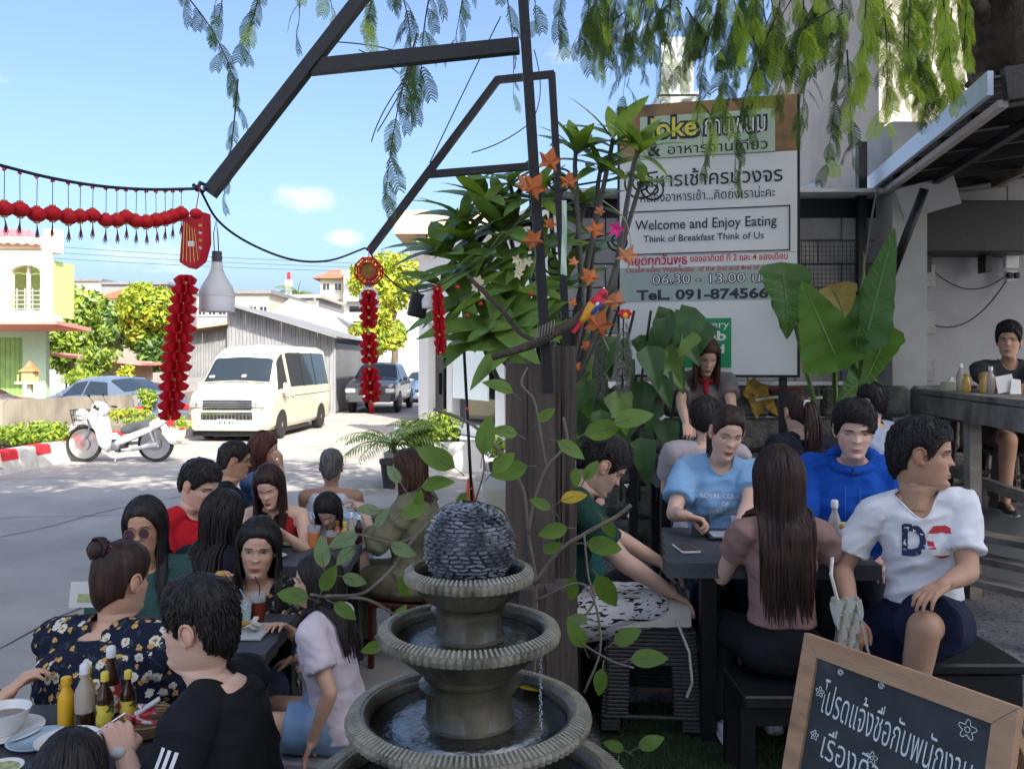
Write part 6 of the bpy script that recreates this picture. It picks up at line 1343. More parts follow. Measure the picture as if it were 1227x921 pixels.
q.tube(curve([(590,428),(640,412),(665,398),(690,384),(712,362),(735,345)],2.95,3.1,6),[.012+.008*math.sin(PI*k/31)for k in range(31)],9); q.tube(curve([(560,330),(600,370),(625,400),(650,410)],3.3,3.0,5),.009,7); q.build('branch_wood',bk2,t,smooth=180)
q=MB(); q.M=T(-BR0)
for k in range(7):a=W(642+k*3.5,402-k*1.5,3.0); q.tube([a+V((.004*math.cos(u),-.028*math.sin(u),.028*math.cos(u)))for u in [j*PI/6 for j in range(13)]],.003,4)
q.build('rope_binding',mat('rope',(.20,.18,.15),rough=.9),t)
c=W(711,367,3.02); t=thing('parrot_ornament','red, yellow and blue toy parrot perched on the branch','ornament',c); q=MB(); q.M=rotm(0,38,0)
q.lathe([(.001,-.075),(.010,-.07),(.014,-.05),(.021,-.02),(.024,0),(.022,.022),(.018,.038),(.001,.045)],18); q.build('body',mat('parrot_yellow',(.75,.33,.02),rough=.5,var=.1),t,smooth=180)
q=MB(); q.M=rotm(0,38,0); q.ball((0,0,.052),(.019,.019,.024),16,10); q.lathe([(.0245,.005),(.0235,.025),(.018,.045)],18); hd_=q.build('head',mat('parrot_red',(.60,.015,.03),rough=.5),t,smooth=180)
q=MB(); q.M=rotm(0,38,0); q.cone((.006,-.016,.058),.006,(.006,-.026,.046),.002); q.build('beak',M_blackp,hd_); q=MB(); q.M=rotm(0,38,0)
q.ball((.012,-.018,.0),(.010,.008,.030),12,8); q.build('wing',mat('parrot_blue',(.02,.06,.25),rough=.5),t,smooth=180); q=MB(); q.M=rotm(0,38,0); q.ball((.006,-.021,.012),(.009,.005,.010),10,6); q.build('wing_patch',M_white,t,smooth=180)
q=MB(); q.M=rotm(0,38,0); q.bar((0,0,-.06),(0,.004,-.12),.014,.006); q.build('tail',hd_.data.materials[0],t)
def moss(label,px,y0,y1,Y,w_,seed,m):
 c=W(px,y0,Y); t=thing('hanging_moss',label,'air plant',c); r=random.Random(seed); q=MB(); L_=(y1-y0)*Y/F
 for i in range(420):
  z=-L_*r.random()**.8*.92; u=-z/L_; rr=w_*math.sin(PI*min(.98,.12+u*.85))**.7; a=r.uniform(0,6.28); p=V((math.cos(a)*rr*.5,math.sin(a)*rr*.5,z)); pts=[p,p+V((math.cos(a)*rr*.5,math.sin(a)*rr*.5,-.008)),p+V((math.cos(a)*rr*r.uniform(.4,.9),math.sin(a)*rr*.5,-.03*r.uniform(.4,1.2)))]; q.tube(pts,[.0014,.0012,.0005],3,cap=False)
 stuff(q.build('moss_strands',m,t)); q=MB(); q.tube([(0,0,.05),(0,0,-L_*.9)],.004,5); q.build('core_wire',M_twig,t); return t
M_moss=mat('moss',(.20,.19,.16),rough=.9,var=.3,vs=60)
moss('longer pale bundle of grey air plant strands hanging right of the parrot',747,385,478,3.6,.034,3,M_moss); moss('darker bundle of air plant strands hanging left beside it',719,372,480,3.9,.030,4,mat('moss_dark',(.11,.105,.09),rough=.9,var=.3,vs=60))
t=thing('flower_ornament','small red and yellow flower ornament above the air plant bundle','ornament',W(749,376,3.55)); q=MB()
for k in range(6):a=k*PI/3; q.ball((.018*math.cos(a),0,.012*math.sin(a)),(.013,.008,.010),10,6)
q.build('petal',MATS['parrot_red'],t); q=MB(); q.ball((0,-.008,-.008),(.011,.008,.014),10,6); q.build('flower_centre',M_yel,t)
t=thing('flower_ornament','magenta flower ornament left of the Welcome lettering','ornament',W(738,275,4.3)); q=MB()
for k in range(5):a=k*1.256; leaf(q,(0,0,0),(math.cos(a),-.4,math.sin(a)),(0,-1,0),.045,.03,n=3)
q.build('petal',mat('magenta',(.55,.02,.18),rough=.6,var=.1),t)
M_or=mat('orange_fabric',(.62,.19,.055),rough=.75,var=.25,vs=40,two=((.75,.22,.05),.25)); M_or2=mat('orange_pale',(.68,.27,.12),rough=.75,var=.2,vs=40,two=((.75,.3,.1),.25))
def maple(r_):
 q=MB(); o=[]
 for k,(an,L_)in enumerate(((90,1),(128,.52),(150,.92),(185,.42),(212,.72),(250,.30),(290,.30),(328,.72),(355,.42),(30,.92),(52,.52))):o.append((r_*L_*math.cos(R(an)),r_*L_*math.sin(R(an))))
 n=len(o); q.add([(x,.12*r_*math.sin(i*2.3),z)for i,(x,z)in enumerate(o)]+[(0,-.10*r_,0),(0,-.10*r_+.0015,0)]+[(x,.12*r_*math.sin(i*2.3)+.0015,z)for i,(x,z)in enumerate(o)],[(i,(i+1)%n,n)for i in range(n)]+[((i+1)%n+n+2,i+n+2,n+1)for i in range(n)])
 q.tube([(0,0,-.25*r_),(.1*r_,0,-.8*r_)],.001,4); return q
oml=(('by the top of the thick frame post',658,195,17,0),('double layered below the topmost one',638,226,19,0),('behind the double layered one',630,222,13,1),('between the two frame posts',681,219,13,0),('on the frame post halfway to the branch',640,289,15,0),('small, beside the post brace',658,270,9,0),('left of the delivery wording at the sign edge',712,276,14,0),('small, on the vine above the bird',718,254,8,1),('pale, overlapping the closing day lettering',750,308,16,1),('just above the parrot',708,333,14,0),('pale, right of the parrot',738,362,16,1),('large, directly below the parrot',716,391,20,0),('small, in the leaves left of the parrot',687,315,8,1),('tiny, on the thread left of the parrot',686,363,7,0),('small, lower down beside the moss',703,415,8,0),('small, on the vine by the second timber post',691,440,7,0),('tiny, low on the timber post',688,462,6,0),('low against the second timber post',672,488,9,0))
oms={}
for lb,px,py,r_,pale in oml:
 Y=3.0 if px<665 else 3.7; me=maple(1.0).mesh('maple_leaf',M_or2 if pale else M_or)if pale not in oms else oms[pale]; oms[pale]=me
 o=link('maple_leaf',me,None,W(px,py,Y-.07)); s_=r_*Y/F*1.15; o.scale=(s_,)*3; o.rotation_euler=(R(rnd.uniform(-25,25)),R(rnd.uniform(-50,50)),R(rnd.uniform(-30,30))); tag(o,'orange fabric maple leaf '+lb,'fabric leaf','orange fabric maple leaves on the garland')
wire('pale green garland stem trailing past the parrot',curve([(722,240),(748,262),(756,300),(746,340),(726,372),(722,400),(730,420)],3.6,3.7,6),.0022,mat('vine_pale',(.38,.36,.18),rough=.7),'garland stem')
wire('pale cord tied down the frame post',curve([(638,275),(642,310),(636,335),(644,345)],2.98,2.98,5),.0018,MATS['rope'],'cord')
t=thing('ribbon','pale green ribbon hanging beside the middle frame post','ribbon',W(676,240,4.2)); q=MB(); q.grid([[V((-.012,0,0)),V((.012,.004,0))],[V((-.010,.01,-.15)),V((.014,0,-.15))],[V((-.016,0,-.3)),V((.012,.01,-.3))],[V((-.018,.004,-.37)),V((.015,0,-.38))]]); q.build('ribbon_strip',mat('mint',(.42,.58,.44),rough=.6),t)
# ================================================================ plants near the terrace
PL1=leafmat('plumeria_leaf',(.145,.25,.06),two=.25,rough=.35); PL2=leafmat('plumeria_light',(.19,.30,.05),two=.35,rough=.35)
PB=V((.35,5.2,TZ)); pt=thing('plumeria_tree','plumeria tree with whorls of long pointed leaves left of the sign','tree',PB); r3=random.Random(8)
whs=[(735,165,4.6,36),(690,178,4.6,34),(765,178,4.5,30),(720,200,4.7,32),(610,215,4.9,30),(640,235,4.8,34),(580,240,4.9,34),(555,262,4.9,38),(600,275,4.8,38),(535,300,4.8,38),(640,300,4.7,36),(575,320,4.7,42),(620,345,4.6,42),(552,362,4.6,36),(595,388,4.5,44),(660,250,4.9,32),(700,240,4.9,30),(615,410,4.4,40),(640,390,4.5,34),(575,405,4.5,32),(530,342,4.7,30),(560,285,4.8,32),(668,345,4.8,32),(705,300,5.0,28),(770,215,4.7,24),(600,240,5.0,30)]
fk=V((.30,5.15,1.55)); q=MB(); q.M=T(-PB); q.tube([PB,PB+V((.02,0,.6)),fk],[.07,.06,.05],10); trp=q.build('trunk',mat('plumeria_bark',(.15,.14,.125),rough=.8,var=.2,bump=.5,bs=30),pt,smooth=180); q=MB(); q.M=T(-PB)
for i,(px,py,Y,r_)in enumerate(whs):
 c=W(px,py,Y); q.tube([fk,fk.lerp(c,.45)+V((jit(.12),jit(.1),-.10)),c.lerp(fk,.06),c],[.028,.018,.013,.011],6)
q.build('limb',MATS['plumeria_bark'],trp,smooth=180)
for i,(px,py,Y,r_)in enumerate(whs):
 c=W(px,py,Y); up=(c-fk).normalized()+V((0,-.25,.5)); up.normalize(); X=up.orthogonal().normalized(); Yx=up.cross(X)
 for k in range(11):
  a=k*2.4; tilt=lerp(.45,1.45,r3.random()); d=(X*math.cos(a)+Yx*math.sin(a))*math.sin(tilt)+up*math.cos(tilt); Lf=r_*1.95*Y/F*r3.uniform(.75,1.1); q=MB(); q.M=T(-PB); leaf(q,c-up*.02*(k%3),d,up,Lf,Lf*.33,fold=.15,droop=r3.uniform(.15,.6),n=6); q.build('leaf',PL2 if (py<260 and r3.random()<.45)or r3.random()<.15 else PL1,pt,smooth=180)
for k,(px,py)in enumerate(((577,345),(624,320))):
 for j in range(6):c=W(px+jit(9),py+jit(9),4.35); q=MB(); q.M=T(-PB); [leaf(q,c,(math.cos(a),-.5,math.sin(a)),(0,-1,0),.03,.018,n=2)for a in (0,1.25,2.5,3.75,5)]; q.build('flower',mat('flower_cream',(.62,.56,.36),rough=.6),pt)
for (px,py)in ((522,372),(560,378),(560,490),(632,405),(576,364),(636,352),(548,344)):
 q=MB(); q.M=T(-PB); q.ball(W(px,py,4.3),.011,8,6); q.build('red_berry',MATS['parrot_red'],pt)
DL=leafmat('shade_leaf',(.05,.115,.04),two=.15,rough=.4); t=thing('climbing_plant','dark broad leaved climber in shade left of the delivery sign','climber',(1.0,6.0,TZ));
q=MB(); q.M=T(-V(t.location))
for k in range(6):q.tube(curve([(700+k*22,600),(705+k*20,500),(700+k*24,430),(720+k*20,372)],6.0,5.9,4),.010,5)
q.build('stem',M_twig,t,smooth=180)
def heart(q,c,d,up,L_,w_,n=6,lobes=.22,ripple=.04,droop=.3,fold=.12,seed=0):
 """broad heart shaped leaf; c is where the stalk joins, d points to the tip"""
 d=V(d).normalized(); s_=d.cross(V(up)).normalized(); nr=s_.cross(d).normalized(); m=5; rows=[]
 for i in range(n*2+1):
  t_=-lobes+(1+lobes)*i/(n*2); ww=w_*.5*max(0,(1-max(0,t_))**.75)*(math.sqrt(max(0,1-(min(0,t_)/lobes)**2))if t_<0 else 1)*(1+.04*math.sin(i*2.2+seed))+.001; row=[]
  for j in range(-m,m+1):
   u=j/m; notch=.0 if t_>0 else max(0,.14-abs(u))*0
   p=V(c)+d*L_*t_+s_*ww*u-nr*L_*droop*max(0,t_)**2+nr*(fold*ww*abs(u)*2+ripple*ww*math.sin(i*1.3+abs(u)*1.5)*abs(u)); row.append(p)
  rows.append(row)
 q.grid(rows); return nr
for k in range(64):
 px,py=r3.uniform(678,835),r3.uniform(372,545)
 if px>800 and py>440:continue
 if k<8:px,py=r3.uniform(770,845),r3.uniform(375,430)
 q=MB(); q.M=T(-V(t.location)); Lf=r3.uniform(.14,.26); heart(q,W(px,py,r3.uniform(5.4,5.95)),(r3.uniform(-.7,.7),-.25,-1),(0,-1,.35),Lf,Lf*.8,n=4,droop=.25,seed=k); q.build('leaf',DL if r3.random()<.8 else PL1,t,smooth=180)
EB=V((W(1012,480,5.9).x,5.95,TZ)); t=thing('elephant_ear_plant','elephant ear plant with huge ribbed heart leaves beside the sign','plant',EB); EL=leafmat('elephant_leaf',(.06,.15,.035),two=.22,rough=.38,vs=4); EL2=leafmat('elephant_leaf_light',(.11,.23,.04),two=.4,rough=.38,vs=4); EY=leafmat('elephant_leaf_yellow',(.32,.24,.07),two=.3,vs=8)
q=MB(); q.lathe([(.16,0),(.20,.30),(.21,.32),(.19,.32)],20); q.build('pot',mat('pot_black',(.03,.03,.032),rough=.6),t,smooth=40)
ribm=mat('leaf_rib',(.16,.24,.07),rough=.5)
for (jx,jy),(tx,ty),w_,Y,m,upv,dr in (((938,330),(949,404),66,5.7,EL,(.25,-1,.3),.15),((1000,425),(962,338),78,5.5,EL2,(-.3,-1,-.1),.12),((1040,395),(1072,272),52,5.4,EL,(-.45,-1,.15),.05),((1028,400),(1040,300),34,5.45,EL2,(.9,-.6,.1),.05),((1000,350),(1020,392),52,6.1,EY,(0,-1,.4),.2),((1035,450),(1008,480),44,5.6,EL,(.3,-1,.3),.2),((1062,405),(1030,470),40,5.6,EL2,(-.5,-1,.3),.1)):
 c,e=W(jx,jy,Y),W(tx,ty,Y-.08); d=e-c; L_=d.length; q=MB(); q.M=T(-EB); nr=heart(q,c,d,upv,L_,w_*Y/F*1.05,n=10,droop=dr,ripple=.10,fold=.10,seed=jx); lf=q.build('leaf',m,t,smooth=180)
 q=MB(); q.M=T(-EB); dd=d.normalized(); s_=dd.cross(V(upv)).normalized(); n2=s_.cross(dd).normalized()
 q.tube([c+dd*L_*u-n2*L_*dr*u*u+n2*.004 for u in (0,.25,.5,.75,.98)],[.007,.006,.005,.003,.001],5)
 for k in range(1,9):
  u=(k-.5)/9
  for sg in (-1,1):
   pts=[]
   for v in (0,.3,.6,.9):uu=u+.10*v; ww=w_*Y/F*.52*(1-uu)**.75; pts.append(c+dd*L_*uu+s_*sg*ww*v-n2*L_*dr*uu*uu+n2*(.10*ww*v*2+.004))
   q.tube(pts,.0022,4)
 q.build('leaf_rib',ribm,lf); q=MB(); q.M=T(-EB); b=EB+V((jit(.05),jit(.05),.3)); q.tube([b,b.lerp(c,.5)+V((0,.05,.12)),c-dd*0+V((0,.02,.02)),c],[.022,.018,.010,.006],8); q.build('stalk',mat('stalk_green',(.14,.22,.06),rough=.45),t,smooth=180)
t=thing('dry_leaf','crumpled dry yellow brown leaf lying on the stone wall','leaf',W(905,468,6.5)); q=MB();
for k in range(5):heart(q,(jit(.05),0,.04-k*.02),(.3+jit(.5),-.3,-.6),(0,-1,.3),.20,.14,n=5,ripple=.35,seed=k)
q.build('leaf_blade',mat('dry_leaf',(.42,.26,.05),rough=.8,var=.35,vs=30),t)
wire('white hose lying along the top of the stone wall',curve([(905,480),(930,476),(960,478),(985,476)],6.45,6.5,5),.012,M_cream,'hose')
t=thing('basket_items','dark red tray lying on the wall above the ponytail woman','tray',W(938,466,6.6)); q=MB(); q.box((0,0,0),(.26,.16,.03),bev=.01); q.build('tray',mat('tray_red',(.12,.01,.012),rough=.5),t)
pp=palm('bushy potted areca palm in a black pot beside the far table',(W(470,520,12.2).x,12.2),.62,15,.85,G5,5,.03); q=MB(); q.lathe([(.13,0),(.17,.34),(.19,.36),(.19,.42),(.16,.42)],22); q.build('pot',MATS['pot_black'],pp,smooth=40)
pp=palm('second smaller palm in the white planter box',(W(500,520,13.0).x,13.0),.75,12,.6,G2,6,.03)
for k,(px,Y,w_,lb)in enumerate(((487,12.6,.8,'white square planter box nearest the black pot'),(520,14.2,1.5,'long white planter box with shrubs before the black door'))):
 c=W(px,500,Y); t=thing('planter_box',lb,'planter',(c.x+.1,Y,0)); q=MB()
 for a,b,d,e in ((0,-.24,w_,.04),(0,.24,w_,.04),(-w_/2+.02,0,.04,.44),(w_/2-.02,0,.04,.44)):q.box((a,b,.25),(d,e,.5))
 q.build('planter_wall',M_white,t); q=MB(); q.box((0,0,.44),(w_-.1,.42,.05)); q.build('soil',mat('potting_soil',(.05,.04,.03),rough=.95),t); q=MB(); crown(q,blobs_for(V((0,0,.75)),(w_*.45,.25,.35),5,r0),900,.06,r0,2,.1); q.build('foliage',[G2,G1],t)
t=thing('planter_plant','small shrub in a dark pot on the white step','potted plant',(W(597,545,12.5).x,12.5,.14)); q=MB(); q.lathe([(.12,0),(.15,.2),(.13,.2)],16); q.build('pot',MATS['pot_black'],t); q=MB(); crown(q,[(V((0,0,.38)),(.2,.2,.22))],260,.05,r0,2,.1); q.build('foliage',[G2,G1],t)
t=thing('traffic_cone','orange and white road cone beyond the fountain ball','traffic cone',(W(563,600,8.4).x,8.4,0)); q=MB(); q.box((0,0,.02),(.34,.34,.04),bev=.01); q.lathe([(.13,.04),(.095,.24),(.001,.25)],20); q.build('cone_base',mat('cone_orange',(.72,.13,.03),rough=.5,var=.1),t,smooth=40); q=MB(); q.lathe([(.094,.24),(.062,.44),(.001,.45)],20); q.build('white_band',M_white,t,smooth=40); q=MB(); q.lathe([(.060,.44),(.025,.66),(.02,.66),(.001,.66)],20); q.build('cone_tip',MATS['cone_orange'],t,smooth=40)
t=thing('sign_stand','white folding notice board standing left of the timber post','notice board',(W(598,600,7.4).x,7.4,0)); q=MB(); q.box((0,0,.42),(.30,.03,.84),rot=rotm(-8)); q.box((0,.16,.42),(.30,.03,.84),rot=rotm(8)); q.build('board',M_white,t); q=MB(); q.box((0,-.035,.55),(.22,.01,.3),rot=rotm(-8)); q.build('notice_sheet',M_cream,t)
VL1=leafmat('vine_leaf',(.12,.22,.035),two=.4,rough=.38); VL2=leafmat('vine_leaf_pale',(.17,.25,.12),two=.35,rough=.5,vs=20); VY=leafmat('vine_leaf_yellow',(.45,.33,.02),two=.35); M_st=mat('vine_stem',(.16,.13,.10),rough=.8,var=.2,vs=30)
vt=thing('leafy_vine','bare stemmed vine with glossy heart leaves around the timber posts','vine',W(640,800,2.7)); VO=-V(vt.location)
for pts,Y0,Y1,rr in (([(622,880),(640,800),(600+42,700),(633,640),(628,590),(612,560),(590,530),(560,505),(520,490)],2.65,2.9,.0055),([(633,640),(640,600),(655,560),(668,545),(680,530),(675,500)],2.7,2.8,.005),([(640,700),(670,660),(700,640),(740,618),(756,605)],2.65,2.6,.007),([(655,560),(648,520),(640,480),(625,460),(632,440)],2.8,2.9,.004),([(620,700),(560,612),(530,608),(500,640),(470,650),(430,640)],2.75,2.6,.004),([(570,600),(580,560),(575,520)],2.7,2.7,.003),([(620,650),(600,560+50),(560,605)],2.75,2.75,.004),([(640,720),(700,700),(720,770),(700,830)],2.6,2.5,.004),([(500,640),(470,680),(450,700),(430,712),(390,714)],2.6,2.3,.005),([(700,640),(705,690),(712,720),(690,760),(730,790),(760,800)],2.6,2.5,.0035),([(480,740),(440,718),(400,716),(372,712)],2.4,2.3,.0045)):
 q=MB(); q.M=T(VO); q.tube(curve(pts,Y0,Y1,6),rr,6); q.build('stem',M_st,vt,smooth=180)
VLs=[(668,528,35,-30,0),(700,520,44,15,0),(735,508,46,20,0),(620,520,30,165,0),(632,558,42,-165,0),(672,600,30,20,2),(702,650,40,-10,0),(722,620,26,-60,0),(680,632,34,190,0),(700,575,26,60,0),(545,560,46,150,0),(578,545,44,80,0),(590,565,32,40,0),(560,590,30,-120,0),(505,583,36,20,0),(480,578,24,130,1),(455,612,26,170,1),(480,618,30,20,0),(450,632,26,60,1),(430,640,34,200,1),(468,652,30,-20,1),(500,612,26,80,0),(425,655,28,-140,1),(388,680,34,95,1),(410,690,28,-20,1),(480,690,26,-80,0),(370,716,36,170,0),(385,708,32,60,0),(400,722,30,-30,0),(520,640,30,-30,1),(545,620,30,-60,0),(600,640,26,-120,0),(715,688,44,-60,0),(688,690,30,-100,0),(705,742,24,175,1),(735,770,34,30,0),(755,790,40,10,0),(722,800,30,-100,0),(700,775,34,120,0),(765,895,30,30,0),(748,898,24,160,0),(740,915,30,-100,0),(660,610,26,150,0),(615,470,34,150,0),(645,505,24,40,0),(690,560,22,-90,0),(460,770,26,-160,0),(470,752,28,60,0),(650,660,24,20,0)]
for i,(px,py,L_,an,kd)in enumerate(VLs):
 Y=2.62 if px>600 else 2.5
 if py>740:Y=2.45
 if px<420:Y=2.32
 c=W(px,py,Y+jit(.05)); a=R(an); d=V((math.cos(a),r3.uniform(-.4,.2),math.sin(a))); q=MB(); q.M=T(VO); Lm=L_*1.12*Y/F
 leaf(q,c,d,(r3.uniform(-.5,.5),-1,r3.uniform(.1,.9)),Lm,Lm*.52,fold=.16,droop=r3.uniform(.05,.3),n=6); lf=q.build('leaf',(VL1,VL2,VY)[kd],vt,smooth=180)
 q=MB(); q.M=T(VO); q.tube([c-d.normalized()*.03+V((0,.01,-.01)),c,c+d.normalized()*Lm*.5],[.0022,.0018,.0008],4); q.build('leaf_stalk',M_st,lf)
wire('black thin rod leaning behind the vine leaves',[W(556,420,5.2),W(566,610,5.0)],.010,M_black,'rod')
# ================================================================ fountain
FX,FY=-.113,2.2
M_fs=mat('fountain_stone',(.115,.10,.062),rough=.42,var=.4,vs=10,col2=(.03,.028,.016),c2=(.42,.62),stretch=(1,1,.35),bump=.6,bs=45,coat=.25,dist=.01)
M_fr=mat('fountain_rim',(.23,.21,.15),rough=.5,var=.3,vs=14,col2=(.06,.058,.04),c2=(.45,.65),bump=.5,bs=60,coat=.2,dist=.006)
M_wat=mat('water',(.012,.014,.010),rough=.03,var=0,spec=.9,bump=.55,bs=16,dist=.02,ior=2.2)
ft=thing('tiered_fountain','dark stone tiered fountain with a ribbed slate ball on top','fountain',(FX,FY,0))
def bowl(R_,z,depth,rs,fl=26,teeth=64):
 n=teeth*3; q=MB()
 q.lathe([(R_*.80,z-.050),(R_*.815,z-.018),(R_*.83,z-.006),(R_*.86,z)],72,cap=False);
 pr_=[(R_*.86,z),(R_*.93,z-.002),(R_*.985,z-.010),(R_,z-.020),(R_*.99,z-.032),(R_*.95,z-.037)]
 rim=MB(); rim.lathe(pr_,n,mod=lambda rr,zz,a,j:rr+(0 if j in (0,5)else (.0035 if (int(a/(2*PI)*n+.5)%3)else -.002)),cap=False)
 o=q.build('bowl',M_fs,ft,smooth=60)
 rim.build('grooved_rim',M_fr,o,smooth=30)
 tt_=MB()
 for k in range(int(teeth*1.5)):a=2*PI*k/int(teeth*1.5); c_,s_=math.cos(a),math.sin(a); tt_.bar((R_*.885*c_,R_*.885*s_,z+.0015),(R_*.99*c_,R_*.99*s_,z-.009),2*PI*R_/teeth*.26,.007)
 stuff(tt_.build('rim_teeth',mat('rim_light',(.30,.29,.23),rough=.5,var=.3,vs=30),o))
 u=MB(); prof_=[]
 for k in range(13):
  t_=k/12; prof_.append((lerp(rs*1.15,R_*.95,t_**.75),z-.037-depth*(1-t_)**1.6))
 nf=fl*6; u.lathe(prof_,nf,mod=lambda rr,zz,a,j:rr*(1+.035*abs(math.sin(a*fl/2))*math.sin(PI*j/12)*1.6-.02),cap=False); u.build('fluted_underside',M_fs,o,smooth=60)
 w_=MB(); w_.lathe([(R_*.80,z-.030),(R_*.5,z-.0295),(.001,z-.029)],48); w_.build('water_surface',M_wat,o,smooth=180)
 f_=MB(); f_.lathe([(R_*.80,z-.05),(.001,z-.055)],40); f_.build('bowl_floor',M_fs,o)
def stem(z0,z1,r_):
 q=MB(); h=z1-z0; q.lathe([(r_*1.2,z0),(r_*1.22,z0+h*.12),(r_*1.05,z0+h*.18),(r_*1.02,z0+h*.2),(r_*1.0,z0+h*.55),(r_*.98,z0+h*.66),(r_*1.16,z0+h*.70),(r_*1.18,z0+h*.76),(r_*.96,z0+h*.82),(r_*1.08,z0+h*.90),(r_*1.1,z1)],64); q.build('stem',M_fs,ft,smooth=50)
bowl(.168,1.283,.055,.085,22,56); stem(1.085,1.205,.085); bowl(.238,1.132,.085,.10,26,72); stem(.86,1.02,.112); bowl(.320,.915,.10,.13,30,96); stem(.60,.79,.14); bowl(.432,.715,.13,.17,34,120); stem(.10,.56,.20)
q=MB(); q.lathe([(.42,0),(.42,.08),(.34,.12),(.30,.12)],40); q.build('plinth',M_fs,ft,smooth=40)
q=MB(); q.ball((0,0,1.338),(.112,.112,.112),32,20); bl=q.build('ball_core',mat('slate_dark',(.05,.055,.065),rough=.4,var=.3,vs=20,coat=.3),ft,smooth=180)
r4=random.Random(5); q=MB()
for i in range(30):
 ph=-78+i*5.4; rr=.1165*math.cos(R(ph)); z=1.338+.1165*math.sin(R(ph)); n=max(4,int(2*PI*rr/.028)); o_a=r4.random()*6
 for k in range(n):
  a0=o_a+2*PI*k/n; a1=a0+2*PI/n*r4.uniform(.7,.98); h=.0036*r4.uniform(.6,1.2); e=r4.uniform(.001,.007); tl=r4.uniform(-.003,.003); vs=[]
  for a,dz,k2 in ((a0,-tl,.0),(a1,tl,.0),((a0+a1)/2,0,1)):
   rb,re=rr-.004,rr+e*(1 if k2 else .35)
   for zz,r_ in ((z+dz-h,rb),(z+dz-h*.5,re),(z+dz+h*.5,re),(z+dz+h,rb)):vs.append((r_*math.cos(a),r_*math.sin(a),zz))
  q.add(vs,[(0,8,9,1),(1,9,10,2),(2,10,11,3),(8,4,5,9),(9,5,6,10),(10,6,7,11)])
stuff(q.build('slate_chips',mat('slate',(.20,.215,.24),rough=.3,var=.45,vs=30,coat=.5,col2=(.06,.065,.08),c2=(.5,.6)),ft))
q=MB()
for k in range(90):q.ball((W(648,0,2.1).x-FX+jit(.004),-.10+jit(.004),lerp(1.10,.90,k/90)+jit(.001)),(.0012,.0012,.0028),5,3)
stuff(q.build('falling_water',mat('water_drop',(.75,.8,.85),rough=.05,var=0,trans=.5),ft))
def fleaf(label,px,py,z,L_,an,m):
 Y=(EYE-z)*F/(py-HZ); c=W(px,py,Y); q=MB(); leaf(q,(0,0,0),(math.cos(R(an)),math.sin(R(an)),.02),(0,0,1),L_,L_*.5,fold=.1,droop=.05,n=5); o=q.build('fallen_leaf',m,smooth=180); o.location=c; tag(o,label,'leaf')
fleaf('yellow leaf floating in the third fountain bowl',622,822,.889,.07,-25,VY)
# ================================================================ furniture
def stool(label,loc,w_=.34,d_=.34,h=.45,m=M_blackp,rz=0,kind='box',name='stool',group=None):
 t=thing(name,label,'stool',loc,rz=rz,group=group)
 if kind=='rattan':
  q=MB(); q.box((0,0,h-.015),(w_*.92,d_*.92,.03),bev=.01); q.build('seat',m,t)
  for sx,sy,ww,dd,rr in ((0,-1,w_,.02,0),(0,1,w_,.02,0),(-1,0,.02,d_,0),(1,0,.02,d_,0)):
   q=MB(); nr_=26
   for k in range(nr_):
    z=.04+(h-.05)*k/nr_; fl=1+.14*(1-z/h)
    if .10<z<h*.66 and sy==-1:
     for s2 in (-1,1):q.box((s2*w_*.36*fl,-d_/2*fl,z),(w_*.26,.022,.0125),bev=.004)
    elif z<.08:
     for s2 in (-1,1):q.box(((sx*w_/2+(s2*w_*.42 if sy else 0))*fl,(sy*d_/2+(s2*d_*.42 if sx else 0))*fl,z),(.07 if sy else .02,.07 if sx else .02,.0125))
    else:q.box((sx*w_/2*fl,sy*d_/2*fl,z),((ww*fl if sy else .022),(dd*fl if sx else .022),.0125),bev=.004)
   stuff(q.build('woven_side',m,t))
 elif kind=='box':
  q=MB(); q.box((0,0,h-.02),(w_,d_,.04),bev=.008); q.build('seat',m,t)
  for sx,sy,ww,dd in ((0,-1,w_-.03,.02),(0,1,w_-.03,.02),(-1,0,.02,d_-.06),(1,0,.02,d_-.06)):q=MB(); q.box((sx*(w_/2-.02),sy*(d_/2-.02),(h-.045)/2),(ww,dd,h-.045)); q.build('side_panel',m,t)
 else:
  q=MB(); q.box((0,0,h-.015),(w_,d_,.03),bev=.012); q.build('seat',m,t)
  for sx in (-1,1):
   for sy in (-1,1):q=MB(); q.bar((sx*(w_/2-.01),sy*(d_/2-.01),0),(sx*(w_/2-.04),sy*(d_/2-.04),h-.03),.035); q.build('leg',m,t)
 return t
def table(label,corners,z,floor,m,n=4,th=.05,name='table',legw=.06,legs=True,inset=.10):
 A,B,C,D=[V((*c,z))for c in corners]; c0=(A+B+C+D)/4; t=thing(name,label,'table',(c0.x,c0.y,floor)); o=-V(t.location)
 for k in range(n):
  a0,a1=A.lerp(D,(k+.5)/n),B.lerp(C,(k+.5)/n); wd=(D-A).length/n; q=MB(); q.M=T(o); q.bar(a0-V((0,0,th/2)),a1-V((0,0,th/2+jit(.001))),wd-.004,th); q.build('plank' if n>1 else 'table_top',m,t)
 if legs:
  for p in (A,B,C,D):
   p2=p.lerp(c0,inset); q=MB(); q.M=T(o); q.bar((p2.x,p2.y,floor),(p2.x,p2.y,z-th),legw); q.build('leg',M_black if m is M_darkt else m,t)
 return t
table('charcoal plank table between the five diners at right',[(.59,3.22),(1.40,3.18),(1.53,3.86),(.71,3.92)],1.05,TZ,M_darkt,5,.058,inset=.42)
table('dark table in front of the standing waitress',[(.95,5.50),(2.2,5.45),(2.25,6.05),(.98,6.10)],1.05,TZ,M_darkt,4)
table('dark grey table with bottles and bowls at the lower left',[(-2.1,2.12),(-.98,2.12),(-1.0,2.66),(-2.1,2.68)],.73,0,M_darkt,4)
